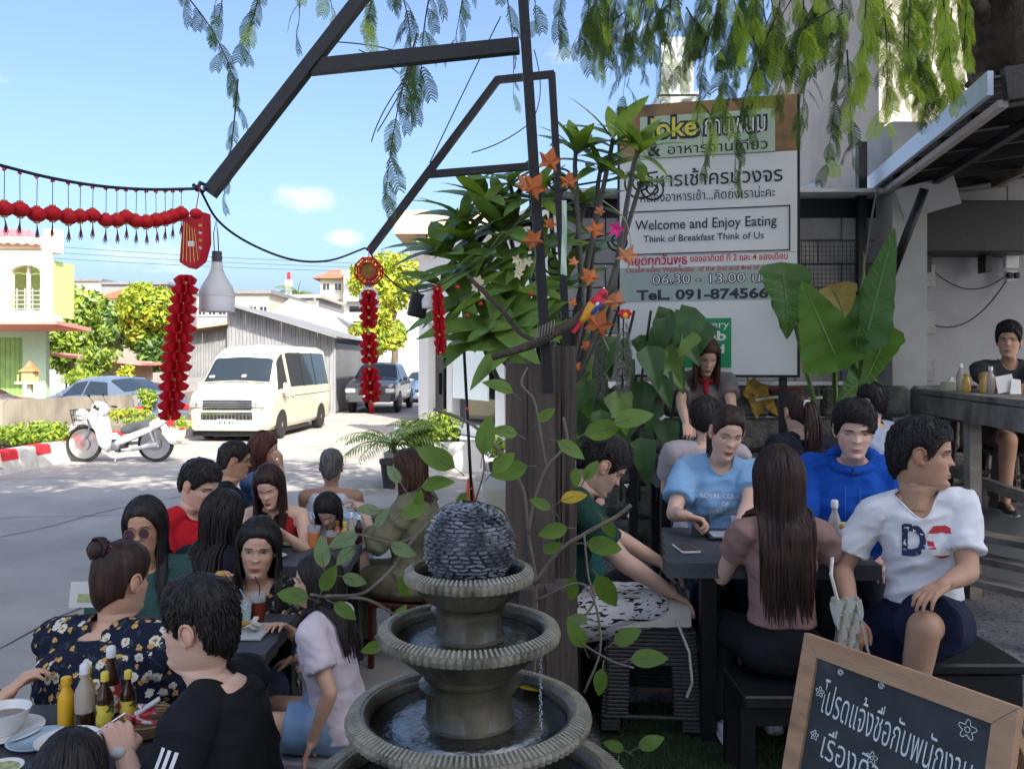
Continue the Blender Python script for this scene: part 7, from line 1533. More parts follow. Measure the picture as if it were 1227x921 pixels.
table('dark table holding the plate of lettuce and drinks',[(-1.62,3.16),(-.93,3.16),(-.95,3.66),(-1.62,3.70)],.72,0,M_darkt,3)
table('table with orange drink before the woman in the red top',[(-1.62,4.36),(-.86,4.36),(-.88,4.86),(-1.62,4.90)],.76,0,M_darkt,3)
M_blue=mat('blue_plastic',(.42,.60,.72),rough=.35,var=.05)
table('pale blue topped table beside the woman in the olive jacket',[(-1.75,5.35),(-.95,5.35),(-.95,5.85),(-1.75,5.85)],.78,0,M_blue,1,.03)
t=thing('bench','black bench carrying the long haired woman in brown top','bench',(1.04,3.06,TZ)); q=MB(); q.box((0,0,.335),(.46,.30,.045),bev=.006); q.build('seat',M_black,t)
for sx in (-.21,.21):
 q=MB(); q.box((sx,-.1,.155),(.05,.05,.31)); q.build('leg',M_black,t); q=MB(); q.box((sx,.1,.155),(.05,.05,.31)); q.build('leg',M_black,t)
q=MB(); q.box((0,-.10,.27),(.37,.03,.06)); q.build('rail',M_black,t)
stool('black woven rattan stool with front opening, in the middle foreground',(W(777,0,3.52).x,3.55,TZ),.34,.30,.45,mat('rattan',(.06,.062,.068),rough=.5,var=.35,vs=60),kind='rattan',rz=-4)
stool('wide black boxed stool under the man in the white T-shirt',(W(1132,0,3.2).x,3.22,TZ),.42,.40,.43,M_black,kind='box')
t=thing('chalkboard','wood framed chalkboard sign with white Thai handwriting and doodled flowers','chalkboard',(.815,2.3,1.077))
ux=V((.285,-.50,0)).normalized(); nrm=V((ux.y,-ux.x,0)); dn=(V((0,0,-1))+nrm*.25).normalized(); nz_=ux.cross(-dn).normalized()
if nz_.dot(nrm)<0:nz_=-nz_
CM=Matrix(((ux.x,-dn.x,nz_.x,0),(ux.y,-dn.y,nz_.y,0),(ux.z,-dn.z,nz_.z,0),(0,0,0,1)))
Wb,Hb,fw=.575,.62,.052
M_oak=mat('oak_frame',(.50,.30,.17),rough=.55,var=.18,vs=5,col2=(.36,.19,.10),c2=(.5,.7),bump=.25,bs=40,stretch=(1,1,6))
def cprism(name,pts,z0,z1,m,parent=t,stretch=None):
 q=MB(); q.M=CM; n=len(pts); q.add([(x,y,z0)for x,y in pts]+[(x,y,z1)for x,y in pts],[tuple(range(n-1,-1,-1)),tuple(range(n,2*n))]+[(k,(k+1)%n,(k+1)%n+n,k+n)for k in range(n)]); return q.build(name,m,parent)
e=.0008
cprism('frame_rail',[(0,0),(Wb,0),(Wb-fw,-fw),(fw,-fw)],-.012,.014,M_oak); cprism('frame_stile',[(0,-e*2),(fw-e,-fw-e),(fw-e,-Hb),(0,-Hb)],-.012,.0135,M_oak); cprism('frame_stile',[(Wb,-e*2),(Wb,-Hb),(Wb-fw+e,-Hb),(Wb-fw+e,-fw-e)],-.012,.0135,M_oak)
cprism('frame_rail',[(fw,-Hb+fw),(Wb-fw,-Hb+fw),(Wb-fw,-Hb),(fw,-Hb)],-.012,.013,M_oak)
bd=cprism('slate_panel',[(fw-.004,-fw+.004),(Wb-fw+.004,-fw+.004),(Wb-fw+.004,-Hb+fw),(fw-.004,-Hb+fw)],-.010,.004,mat('slate_board',(.045,.052,.056),rough=.75,var=.35,vs=7,col2=(.14,.15,.155),c2=(.55,.85)))
M_chalk=mat('chalk',(.72,.76,.74),rough=.95,var=.15,vs=60)
def ct(txt,x,y,sz,wd=None,rot=0):text(txt,sz,CM@T(x,y,.0055)@Matrix.Rotation(R(rot),4,'Z'),M_chalk,'chalk_writing',t,ax='LEFT',wd=wd,bold=-.0004)
ct('โปรดแจ้งชื่อกับพนักงาน',.082,-.15,.105,wd=.41,rot=-4); ct('เรื่องคิว',.10,-.26,.095,wd=.17,rot=-4)
def flower(x,y,r_):
 q=MB(); q.M=CM@T(x,y,.0055)
 q.tube([(r_*.3*math.cos(a),r_*.3*math.sin(a),0)for a in [k*PI/5 for k in range(11)]],.0010,4); q.tube([(r_*(1+.32*math.sin(5*a))*.8*math.cos(a),r_*(1+.32*math.sin(5*a))*.8*math.sin(a),0)for a in [k*PI/22 for k in range(45)]],.0011,4); q.build('chalk_flower',M_chalk,t)
for x,y,r_ in ((.073,-.135,.013),(.47,-.085,.021),(.25,-.235,.015),(.078,-.245,.012)):flower(x,y,r_)
for x,y in ((.125,-.068),(.245,-.063)):
 q=MB(); q.M=CM@T(x,y,.0055); q.tube([(.009*(1-k/26)*math.cos(k*.6),.009*(1-k/26)*math.sin(k*.6),0)for k in range(22)],.0011,4); q.build('chalk_spiral',M_chalk,t)
for sx in (.03,Wb-.03):q=MB(); a=CM@V((sx,-.05,-.02)); q.bar(a,a-nrm*.45+V((0,0,-.72)),.03,.02); q.build('back_leg',M_oak,t); q=MB(); q.M=CM; q.box((sx,-Hb-.07,0),(.045,.14,.02)); q.build('front_leg',M_oak,t)
# ================================================================ table things
def onT(px,py,z):Y=(EYE-z)*F/(py-HZ); return W(px,py,Y)
def dish(label,loc,r_,h,m=M_white,cat='bowl',inside=None,name='bowl'):
 t=thing(name,label,cat,loc); q=MB(); q.lathe([(r_*.5,0),(r_*.55,.004),(r_*.8,h*.45),(r_,h),(r_*.97,h),(r_*.75,h*.48),(r_*.45,h*.14),(.001,h*.12)],36); q.build('dish',mat('melamine',(.74,.73,.70),rough=.25,var=.03)if m is M_white else m,t,smooth=60)
 if inside:q=MB(); q.lathe([(r_*.86,h*.66),(.001,h*.67)],30); q.build('food',inside,t)
 return t
M_soup=mat('broth',(.10,.06,.025),rough=.15,var=.4,vs=30,coat=.5)
TZ1=.732
def LP_(x,y,z=TZ1):return V((x,y,z))
dish('white soup bowl at the left edge of the picture',LP_(-1.50,2.46),.075,.07,inside=M_soup); dish('wide white plate beneath the soup bowl',LP_(-1.50,2.46,.731),.11,.012,cat='plate',name='plate')
dish('white bowl in front of the black haired child',LP_(-1.24,2.33),.085,.042,inside=mat('porridge',(.6,.56,.48),rough=.5,var=.1,vs=30)); dish('small saucer with leftovers near the lower left corner',LP_(-1.36,2.22),.055,.015,inside=mat('leftover',(.35,.38,.15),rough=.6,var=.5,vs=60),cat='saucer',name='saucer')
t=thing('spoon','metal spoon resting in the white bowl','spoon',LP_(-1.215,2.33,.76)); q=MB(); q.tube([(0,0,0),(.05,.03,.025),(.11,.06,.06)],[.005,.003,.004],6); q.ball((0,0,0),(.018,.013,.005),10,6); q.build('spoon_body',M_chrome,t,smooth=60)
t=thing('glass_tray','clear bluish plate between the bowls','plate',LP_(-1.36,2.40)); q=MB(); q.lathe([(.07,0),(.085,.012),(.08,.013),(.065,.004),(.001,.004)],30); q.build('dish',mat('glass_blue',(.45,.60,.70),rough=.1,trans=.3,var=0),t,smooth=40)
for args in (('yellow mustard bottle at the left of the condiment cluster',(-1.335,2.50),.15,.024,M_yel,None,M_yel,.5),('second yellow bottle half hidden behind the soy sauce',(-1.305,2.56),.16,.024,M_yel,None,M_yel,.5),('soy sauce bottle with white cap in the left cluster',(-1.265,2.47),.20,.027,M_clr,'soy',M_capw,.4),('tall sauce bottle with white cap and red label',(-1.225,2.55),.225,.026,M_soy,None,M_capw,.42),('brown bottle with a yellow flower shaped cap on the left table',(-1.200,2.46),.18,.024,M_soy,M_laby,M_capy,.38),('rightmost brown bottle with yellow cap beside the snack basket',(-1.150,2.50),.17,.023,M_soy,M_laby,M_capy,.38)):
 bottle(args[0],(*args[1],TZ1),args[2],args[3],args[4],None,args[6],neck=args[7],lab=args[5]if args[5]not in (None,'soy')else (M_labr if 'red label' in args[0]else None),liquid=M_soy if args[5]=='soy' else None)
t=thing('snack_basket','woven basket with red printed snack packets on the left table','basket',LP_(-1.075,2.46)); q=MB()
for k in range(7):q.lathe([(.058+k*.005,.004+k*.0065),(.062+k*.005,.008+k*.0065),(.059+k*.005,.011+k*.0065)],40,mod=lambda rr,z,a,j:rr+.0012*math.sin(a*20),cap=False)
stuff(q.build('basket_weave',mat('wicker',(.40,.25,.12),rough=.7,var=.3,vs=50),t,smooth=40)); q=MB(); q.lathe([(.06,.004),(.001,.003)],24); q.build('basket_floor',MATS['wicker'],t)
for k in range(6):q=MB(); q.box((jit(.035),jit(.035),.045+k*.003),(.06,.035,.008),rot=rotm(jit(25),jit(25),k*50),bev=.003); q.build('packet',mat('packet_red',(.55,.05,.07),rough=.3,var=.2,vs=40,col2=(.75,.70,.68),c2=(.5,.54)),t)
q=MB(); q.box((.0,.01,.075),(.07,.02,.006),rot=rotm(10,-30,20)); q.build('packet',M_white,t)
t=thing('salad_plate','grey tray with lettuce, wrappers and scraps on the second table','plate',onT(283,758,.722)); q=MB(); q.box((0,0,.006),(.26,.20,.012),bev=.005); q.build('tray',mat('tray_grey',(.5,.52,.5),rough=.4),t); q=MB(); crown(q,[(V((-.05,0,.03)),(.055,.06,.03))],220,.018,r0,1,.1); stuff(q.build('lettuce',leafmat('lettuce',(.28,.42,.08),two=.3),t)); q=MB()
for k in range(9):q.box((.045+jit(.045),jit(.07),.02+rnd.random()*.018),(.035,.022,.007),rot=rotm(jit(40),jit(40),jit(90)))
stuff(q.build('wrappers',mat('wrap',(.62,.58,.52),rough=.5,var=.3,vs=60),t)); q=MB(); q.ball((.03,.01,.035),(.02,.014,.012),10,6); q.build('fried_bite',mat('fried',(.55,.30,.06),rough=.6,var=.2),t)
def cup(label,loc,r_,h,m,liquid=None,straw=True,lid=False):
 t=thing('drink_cup',label,'drink',loc); q=MB(); q.lathe([(r_*.72,0),(r_,h),(r_*.97,h),(r_*.70,.004)],26); q.build('cup',m,t,smooth=50)
 if liquid:q=MB(); q.lathe([(r_*.735,.003),(r_*.93,h*.72),(.001,h*.72)],26); q.build('drink_fill',liquid,t,smooth=50)
 if straw:q=MB(); q.tube([(0,0,.01),(.008,0,h*1.2),(-.012,0,h*1.55)],.003,6); q.build('straw',straw if not isinstance(straw,bool)else M_blackp,t)
 return t
M_cupc=mat('cup_clear',(.80,.84,.86),rough=.15,trans=.65,var=0); M_tea=mat('cola_red',(.16,.022,.012),rough=.1,coat=.5,var=.05)
cup('dark red iced drink in a clear glass with black straw',onT(309,745,.722),.036,.125,M_cupc,M_tea); cup('clear plastic cup with mint green drink and straw',onT(291,750,.722),.038,.10,M_cupc,mat('mint_drink',(.55,.75,.72),rough=.2,var=0),mat('straw_blue',(.2,.5,.6),rough=.4)); cup('white plastic tub beside the mint drink',onT(276,756,.722),.046,.09,M_capw,None,False)
cup('orange milk tea in a clear cup on the third table',onT(376,655,.765),.038,.12,M_cupc,mat('orange_tea',(.72,.25,.08),rough=.2,var=0)); cup('small brown iced coffee beside the bottles',onT(398,657,.765),.035,.10,M_cupc,mat('coffee',(.25,.12,.05),rough=.2,var=0))
for k,(px,h,bm_,cm_,lb)in enumerate(((404,.15,M_amber,M_amber,'amber bottle beside the orange milk tea'),(413,.14,M_gold,M_capy,'golden bottle second in the row on the third table'),(421,.19,M_clr,M_capw,'tall clear bottle with white cap on the third table'),(430,.17,M_soy,M_capw,'dark sauce bottle at the right end of the third table'))):bottle(lb,onT(px,655-k,.765),h,.022,bm_,None,cm_,neck=.42)
for lb,px,py,s_ in (('white plate with green leaves before the girl looking down',348,652,.08),('small white plate near the woman with brown hair',330,668,.06)):dish(lb,onT(px,py,.765),s_,.014,cat='plate',inside=mat('greens',(.12,.22,.05),rough=.6,var=.6,vs=50,col2=(.5,.45,.35)),name='plate')
t=thing('drinks_menu','white printed menu card standing behind the navy floral dress','menu',W(104,712,3.0)); q=MB(); q.box((0,0,0),(.12,.004,.09),rot=rotm(-12)); q.build('card',M_white,t); q=MB(); q.box((.0,-.004,-.012),(.06,.003,.03),rot=rotm(-12)); q.build('printed_photo',mat('print_green',(.35,.42,.18),rough=.5,var=.3,vs=40),t)
t=thing('phone','silver phone lying face up near the table corner','phone',onT(822,658,1.052)); t.rotation_euler[2]=R(6); q=MB(); q.box((0,0,.004),(.078,.145,.008),bev=.003); q.build('case',M_capw,t); q=MB(); q.box((0,0,.0085),(.068,.132,.002)); q.build('screen',mat('screen',(.10,.085,.08),rough=.12,var=.3,vs=20),t)
t=thing('wallet','open dark phone wallet standing in front of the light blue shirt','wallet',onT(846,642,1.052)); q=MB(); q.box((-.02,.02,.045),(.075,.012,.09),rot=rotm(-15,0,-20)); q.build('cover',M_blackp,t); q=MB(); q.box((.05,-.02,.006),(.11,.15,.012),bev=.003); q.build('cover_base',M_blackp,t); q=MB(); q.box((.055,-.02,.0135),(.085,.12,.003)); q.build('screen',mat('screen_lit',(.55,.6,.66),rough=.2),t)
t=thing('paper_cup','small white paper cup next to the long haired woman','cup',onT(885,640,1.052)); q=MB(); q.lathe([(.026,0),(.034,.08),(.032,.08),(.024,.005)],22); q.build('cup',M_white,t,smooth=50)
bottle('clear bottle with white cap at the left of the yellow bottles',onT(1000,662,1.052),.215,.025,M_clr,None,M_capw,neck=.45); bottle('squat yellow topped sauce bottle with green label',onT(1014,668,1.052),.135,.032,M_yel,None,M_yel,neck=.62,lab=mat('label_green',(.04,.16,.04),rough=.4,var=.3,vs=50,col2=(.7,.5,.05),c2=(.5,.55)))
bottle('yellow labelled bottle nearest the man in white T-shirt',onT(1032,668,1.052),.165,.029,M_gold,None,M_capy,neck=.42,lab=M_laby); t=thing('napkin_cup','white napkin holder behind the yellow bottles','napkin holder',onT(1020,655,1.052)); q=MB(); q.box((0,0,.05),(.09,.06,.10),bev=.006); q.build('holder',M_capw,t)
t=thing('tote_bag','cream canvas tote bag lying on the rattan stool','bag',(W(775,0,3.5).x,3.47,TZ+.452)); q=MB(); P_=[]
for j in range(9):
 u=j/8; row=[]
 for k in range(13):v=k/12; x=lerp(-.14,.16,v); z=.115*math.sin(PI*min(1,u*1.0))**.6*(1-.25*v)+.012*noise.noise(V((v*4,u*4,1))); row.append(V((x+.01*math.sin(u*5),lerp(-.09,.09,u),z)))
 P_.append(row)
q.grid(P_); q.add([P_[j][0]for j in range(9)],[tuple(range(9))]); q.add([P_[j][12]for j in range(9)],[tuple(range(9))]); q.build('bag_body',mat('canvas',(.66,.64,.54),rough=.85,var=.08,vs=12,bump=.4,bs=90),t,smooth=60); q=MB(); q.tube([(.10,-.09,.03),(.14,-.15,-.08),(.15,-.16,-.2),(.13,-.15,-.26)],.006,5); q.build('strap',MATS['canvas'],t)
t=thing('tote_bag','white cloth bag hanging at the right side of the long haired woman','bag',W(1016,750,2.85)); q=MB(); P_=[[V((lerp(-.05,.05,k/8)*(1-.3*j/8),.02*math.sin(k*1.9+j),.09-.18*j/8))for k in range(9)]for j in range(9)]; q.grid(P_); q.grid([[p+V((.004,.03,0))for p in r_]for r_ in P_]); q.build('bag_body',MATS['canvas'],t,smooth=60); q=MB(); q.tube([(-.03,.01,.08),(-.05,.02,.17),(-.03,.06,.22)],.006,5); q.tube([(.03,0,.08),(.06,0,-.05),(.08,0,-.12)],.004,5); q.build('strap',MATS['canvas'],t)
dish('white dish on the table before the waitress',V((1.62,5.62,1.052)),.10,.03,cat='dish',inside=MATS['porridge']); dish('small white dish at the left end of the far table',V((1.05,5.6,1.052)),.06,.025,cat='dish')
t=thing('water_bottle_pack','blue capped plastic bottle beside the ponytail woman','bottle',W(975,505,5.4)-V((0,0,.12))); t.location.z=1.052; q=MB(); q.lathe([(.03,0),(.03,.15),(.013,.19),(.013,.2)],18); q.build('bottle_body',M_cupc,t,smooth=50); q=MB(); q.lathe([(.015,.2),(.015,.225),(.001,.226)],14); q.build('cap',mat('cap_blue',(.03,.25,.55),rough=.4),t)
# ================================================================ the diners
def flower_mat(name,base,scale=18,petal=(.62,.60,.50),petal2=(.55,.33,.10),thr=.34,dens=.45,leafc=(.05,.09,.10)):
 m=bpy.data.materials.new(name); m.use_nodes=True; t=m.node_tree; t.nodes.clear(); k=t.links.new
 o=nn(t,'ShaderNodeOutputMaterial'); b=nn(t,'ShaderNodeBsdfPrincipled'); k(b.outputs[0],o.inputs[0]); b.inputs['Roughness'].default_value=.85; b.inputs['Specular IOR Level'].default_value=.2
 tcn=nn(t,'ShaderNodeTexCoord'); col=nn(t,'ShaderNodeRGB'); col.outputs[0].default_value=(*base,1); cur=col.outputs[0]
 n0=nn(t,'ShaderNodeTexNoise'); n0.inputs['Scale'].default_value=scale*1.8; n0.inputs['Detail'].default_value=3; k(tcn.outputs['Object'],n0.inputs['Vector']); th=nn(t,'ShaderNodeMath',operation='GREATER_THAN'); th.inputs[1].default_value=.60; k(n0.outputs[0],th.inputs[0])
 mx0=nn(t,'ShaderNodeMixRGB'); mx0.inputs[2].default_value=(*leafc,1); k(th.outputs[0],mx0.inputs[0]); k(cur,mx0.inputs[1]); cur=mx0.outputs[0]
 for i,(sc_,cl,d_)in enumerate(((scale,petal,dens),(scale*1.7,petal2,dens*.8))):
  v=nn(t,'ShaderNodeTexVoronoi'); v.inputs['Scale'].default_value=sc_; mp_=nn(t,'ShaderNodeMapping'); mp_.inputs['Location'].default_value=(i*3.3,i,i*2); nd=nn(t,'ShaderNodeTexNoise'); nd.inputs['Scale'].default_value=scale*5; ad=nn(t,'ShaderNodeVectorMath',operation='SCALE'); ad.inputs['Scale'].default_value=.018; su=nn(t,'ShaderNodeVectorMath',operation='ADD')
  k(tcn.outputs['Object'],mp_.inputs[0]); k(mp_.outputs[0],nd.inputs['Vector']); k(nd.outputs['Color'],ad.inputs[0]); k(mp_.outputs[0],su.inputs[0]); k(ad.outputs[0],su.inputs[1]); k(su.outputs[0],v.inputs['Vector'])
  lt=nn(t,'ShaderNodeMath',operation='LESS_THAN'); lt.inputs[1].default_value=thr; k(v.outputs['Distance'],lt.inputs[0])
  sp_=nn(t,'ShaderNodeSeparateColor'); k(v.outputs['Color'],sp_.inputs[0]); g2=nn(t,'ShaderNodeMath',operation='LESS_THAN'); g2.inputs[1].default_value=d_; k(sp_.outputs[0],g2.inputs[0]); mm=nn(t,'ShaderNodeMath',operation='MULTIPLY'); k(lt.outputs[0],mm.inputs[0]); k(g2.outputs[0],mm.inputs[1])
  x=nn(t,'ShaderNodeMixRGB'); x.inputs[2].default_value=(*cl,1); k(mm.outputs[0],x.inputs[0]); k(cur,x.inputs[1]); cur=x.outputs[0]
  l2=nn(t,'ShaderNodeMath',operation='LESS_THAN'); l2.inputs[1].default_value=thr*.38; k(v.outputs['Distance'],l2.inputs[0]); m3=nn(t,'ShaderNodeMath',operation='MULTIPLY'); k(l2.outputs[0],m3.inputs[0]); k(g2.outputs[0],m3.inputs[1])
  x=nn(t,'ShaderNodeMixRGB'); x.inputs[2].default_value=(.30,.17,.03,1); k(m3.outputs[0],x.inputs[0]); k(cur,x.inputs[1]); cur=x.outputs[0]
 k(cur,b.inputs['Base Color']); return m
seats=[]
def sit(info,label,m=M_blackp,kind='legs',w_=.32,floor=0.0,off=(0,0)):
 r=info['root']; rw=info['WM'].translation; s=info['s']; h=rw.z-.10*s-floor; a=r.rotation_euler[2]
 dx,dy=-math.sin(a)*.06,math.cos(a)*.06
 return stool(label,(rw.x+dx+off[0],rw.y+dy+off[1],floor),w_,w_,max(.2,h),m,rz=math.degrees(a),kind=kind,name='stool')
c_black=cloth('black',(.014,.015,.018)); c_white=cloth('white',(.80,.80,.81)); c_red=cloth('red',(.50,.015,.025)); c_denim=cloth('denim',(.045,.065,.11),col2=(.09,.12,.18),vs=9); c_dark=cloth('dark',(.02,.022,.028)); c_navy=cloth('navy',(.012,.016,.04))
sh_w=mat('shoe_white',(.66,.67,.70),rough=.5,var=.05); sh_b=mat('shoe_black',(.03,.03,.03),rough=.5); sh_g=mat('shoe_grey',(.22,.20,.18),rough=.6)
i=person('man in black T-shirt with three white stripes on the sleeve, in profile at lower left',W(238,692,2.33),84,lean=15,head=(0,0,0),s=1.02,sex='m',skin='light',hair=('short','black',dict(vol=1.0,sweep=.3)),lod=2,top=dict(mat=c_black,sleeve=.62,ease=.013,neck=.07),bottom=dict(mat=c_dark),shoes=sh_b,hands=(W(152,905,2.50),W(150,905,2.24)),curl=(.8,.75),seed=2)
me=bpy.data.meshes.new('stripes'); vs=[]; fs=[]
for k in range(3):x=-.022+k*.019; vs+=[(x,-.065,0),(x+.010,-.065,0),(x+.010,.065,0),(x,.065,0)]; fs.append((4*k,4*k+1,4*k+2,4*k+3))
me.from_pydata(vs,[],fs); sh,e_,wr=i['AR']['l']; ad_=(e_-sh).normalized(); on_shirt(i,me,sh+ad_*.085,V((0,-1,0))-ad_*V((0,-1,0)).dot(ad_),-ad_,(1,0,0),mat('print_white',(.75,.75,.75),rough=.7,var=0),'sleeve_stripes',off=.004,sub=5)
stuff(i['parts']['top'].children[-1])if False else None
sit(i,'dark stool under the man in the three striped T-shirt')
t=thing('food_bite','white bun held in the fingers of the man in black','food',W(142,902,2.22)); q=MB(); q.ball((0,0,0),(.02,.016,.016),12,8); q.build('bun',M_white,t,smooth=180)
person('child with straight black hair seen from behind at the bottom edge',W(85,879,2.12),8,s=.86,head=(10,8,0),skin='light',hair=('bob','black',dict(len=.26,vol=1.1,front=.9)),top=dict(mat=c_navy,sleeve=.5),bottom=dict(mat=c_dark),legs=False,lod=2,seed=6,look='none')
fm1=flower_mat('floral_navy',(.010,.014,.032),21,dens=.62,thr=.36,leafc=(.03,.045,.06))
i=person('woman in loose navy floral top with hair bun, seen from behind',W(148,648,2.92),-18,lean=6,head=(-10,6,0),s=1.04,girth=1.38,skin='mid',hair=('bun','darkbrown',dict(pos=(-.015,-.09,.215),r=.034)),top=dict(mat=fm1,sleeve=.95,ease=.03,loose=.04,neck=.075,wr=.010,wf=6),bottom=dict(mat=c_dark),lod=2,seed=7,look='none',legs=True)
q=MB(); q.M=i['HL']; q.tube([(-.012+.026*math.cos(k*PI/8),-.078+.012*math.sin(k*PI/8*3),.215+.020*math.sin(k*PI/8))for k in range(17)],[.008+.002*math.sin(k*2.2)for k in range(17)],8); q.build('scrunchie',mat('scrunchie_pink',(.55,.12,.22),rough=.8,var=.25,vs=50),i['root'],smooth=180); sit(i,'dark stool under the woman in the navy floral top')
i=person('woman in round sunglasses and dark green top with long black hair',W(171,597,3.75),192,head=(-8,4,4),s=1.0,girth=1.15,skin='tan',hair=('long','black',dict(len=.50,part=.3)),top=dict(mat=cloth('green_rib',(.035,.085,.075),bump=.8,bs=70,dist=.006),sleeve=1.3,ease=.016),bottom=dict(mat=c_dark),lod=1,seed=8,look='open',arms='table'); sit(i,'dark stool under the woman in sunglasses')
q=MB(); q.M=i['HL']
for sx in (-1,1):
 q.cur=0; q.M=i['HL']@Matrix.Translation((sx*.033,.098,.113))@rotm(-90); q.lathe([(.0235,-.0008),(.0235,.0008)],24); q.cur=1; q.lathe([(.0225,-.0012),(.0245,-.0014),(.0255,0),(.0245,.0014),(.0225,.0012)],24,cap=False)
 q.M=i['HL']; q.tube([(sx*.057,.094,.117),(sx*.073,.05,.117),(sx*.078,.0,.112)],.0014,5)
q.cur=1; q.tube([(-.010,.101,.117),(0,.105,.120),(.010,.101,.117)],.0014,5); t=q.build('sunglasses',[mat('lens_mauve',(.10,.05,.07),rough=.08,var=0,spec=.8),mat('gold_wire',(.55,.35,.2),rough=.3,metal=.8,var=0)],smooth=40); t.matrix_world=i['root'].matrix_basis.copy()@Matrix.Identity(4); t.parent=None; t.location=i['root'].location; t.rotation_euler=i['root'].rotation_euler; tag(t,'round tinted sunglasses with thin gold frames on the woman in green','sunglasses')
i=person('man in bright red polo shirt looking down to the right',W(247,553,4.45),-112,lean=14,head=(0,20,0),sex='m',s=1.02,girth=1.05,skin='light',hair=('short','black',dict(vol=1.05)),top=dict(mat=c_red,sleeve=.6,ease=.015),bottom=dict(mat=c_dark),lod=1,seed=9,look='down'); sit(i,'dark stool under the man in red')
i=person('heavy man with glasses in black T-shirt, behind the man in red',W(283,528,5.45),-70,lean=10,head=(0,6,0),sex='m',s=1.0,girth=1.22,skin='tan',hair=('crop','black',dict(vol=1.3)),top=dict(mat=c_black,sleeve=.6,ease=.015),bottom=dict(mat=c_dark),lod=1,seed=10); sit(i,'dark stool under the heavy man in black')
q=MB(); q.M=i['HL']
for sx in (-1,1):q.tube([(sx*.031+.021*math.cos(a),.100,.115+.014*math.sin(a))for a in [k*PI/7 for k in range(15)]],.0014,5); q.tube([(sx*.053,.098,.118),(sx*.078,.0,.114)],.0014,5)
t=q.build('eyeglasses',M_black); t.location=i['root'].location; t.rotation_euler=i['root'].rotation_euler; tag(t,'thin dark eyeglasses on the heavy man in black','glasses')
i=person('auburn haired woman in blue denim vest with her hand at her mouth',W(318,520,5.9),-92,lean=8,head=(0,5,0),s=.97,skin='mid',hair=('bob','auburn',dict(len=.30,front=.75)),top=dict(mat=cloth('denim_blue',(.10,.18,.34)),sleeve=.25,ease=.015),bottom=dict(mat=c_dark),lod=1,seed=11,hands=(W(336,558,5.8),None),curl=(.7,.4),hand_dir=((V((0,0,1)),V((-1,0,0))),None)); sit(i,'dark stool under the auburn haired woman')
i=person('girl with very long straight black hair seen from behind in dark clothes',W(270,588,3.95),-22,lean=10,head=(0,8,0),s=.96,skin='mid',hair=('long','black',dict(len=.62,front=.85)),top=dict(mat=c_dark,sleeve=.6),bottom=dict(mat=c_dark),lod=1,seed=12,look='none'); sit(i,'dark stool under the girl with very long black hair')
i=person('woman in red sleeveless top looking down, with long brown hair',W(318,560,4.85),174,lean=12,head=(6,22,4),s=.97,skin='light',hair=('long','darkbrown',dict(len=.44,part=-.2)),top=dict(mat=cloth('red_knit',(.30,.015,.02)),sleeve=0,ease=.010,neck=.085,cut=.03),bottom=dict(mat=c_denim),lod=1,seed=13,look='down',hands=(W(312,640,4.65),W(340,640,4.62))); sit(i,'dark stool under the woman in the red top')
fm2=flower_mat('floral_black',(.012,.012,.014),22,petal=(.50,.47,.38),petal2=(.45,.24,.05),dens=.45,leafc=(.12,.12,.10))
i=person('woman in black floral blouse eating, with long black hair',W(312,622,3.75),186,lean=4,head=(4,4,-4),s=1.0,skin='mid',hair=('long','black',dict(len=.42,part=.4)),top=dict(mat=fm2,sleeve=.75,ease=.020,loose=.02,neck=.085,vdepth=.14),bottom=dict(mat=c_denim),lod=2,seed=14,hands=(W(258,712,3.62),W(345,755,3.5)),curl=(.75,.4),hand_dir=((V((.15,-.1,1)),V((1,0,0))),None)); sit(i,'dark stool under the woman in the black floral blouse')
t=thing('food_bite','golden fried bite held up by the woman in the floral blouse','food',W(264,688,3.52)); q=MB(); q.ball((0,0,0),(.024,.016,.016),12,8); q.build('bite',MATS['fried'],t,smooth=180)
i=person('girl in white and pink T-shirt and denim shorts leaning on her arm',W(380,665,3.22),76,lean=15,head=(8,-2,0),s=.80,skin='mid',hair=('long','black',dict(len=.46,front=.62)),top=dict(mat=cloth('pale_pink',(.66,.58,.62)),sleeve=.62,ease=.014,hem=-.08),bottom=dict(mat=cloth('denim_light',(.20,.33,.52),col2=(.30,.42,.58),vs=14),len=.52,flare=.012,ease=.016),shoes=sh_w,lod=2,seed=15,arms='side',hands=(W(350,790,3.5),W(374,888,3.02)),hand_dir=(None,(V((-.3,0,-.8)),V((.2,0,-1)))),curl=(.3,.15),knees=(W(305,842,3.4),W(312,868,3.1)),feet=(W(260,915,3.5),W(275,960,3.1)))
me=text_mesh('GLORY',.05); on_shirt(i,me,(.0,0,.16),(-1,0,0),(0,0,1),(0,-1,0),M_ink,'shirt_print')
sit(i,'grey plastic stool under the girl in the white and pink T-shirt',mat('stool_grey',(.30,.31,.33),rough=.5),w_=.36,kind='box')
i=person('grey haired man in white sleeveless shirt with black shoulder strap',W(397,537,6.15),0,lean=2,s=1.02,sex='m',skin='tan',hair=('crop','grey'),top=dict(mat=cloth('white_soft',(.70,.72,.80)),sleeve=0,ease=.016,neck=.07,arm=1.12),bottom=dict(mat=c_dark),lod=1,seed=16,look='none')
q=i['mk'](); pts=[]
for k in range(16):
 u=k/15; x=lerp(.10,-.15,u)*1.02; z=lerp(.47,.10,u); lc=i['LM']@V((x,-.4,z)); h,n_,_,_=i['bvh'].ray_cast(lc,V((0,1,0)),.8); pts.append((h if h else lc+V((0,.28,0)))-V((0,.006,0)))
q=MB(); q.tube(pts,.018,6,flat=.35); t=q.build('shoulder_strap',c_black,smooth=60); t.location=i['root'].location; t.rotation_euler=i['root'].rotation_euler; tag(t,'black cross body strap over the grey haired man','strap')
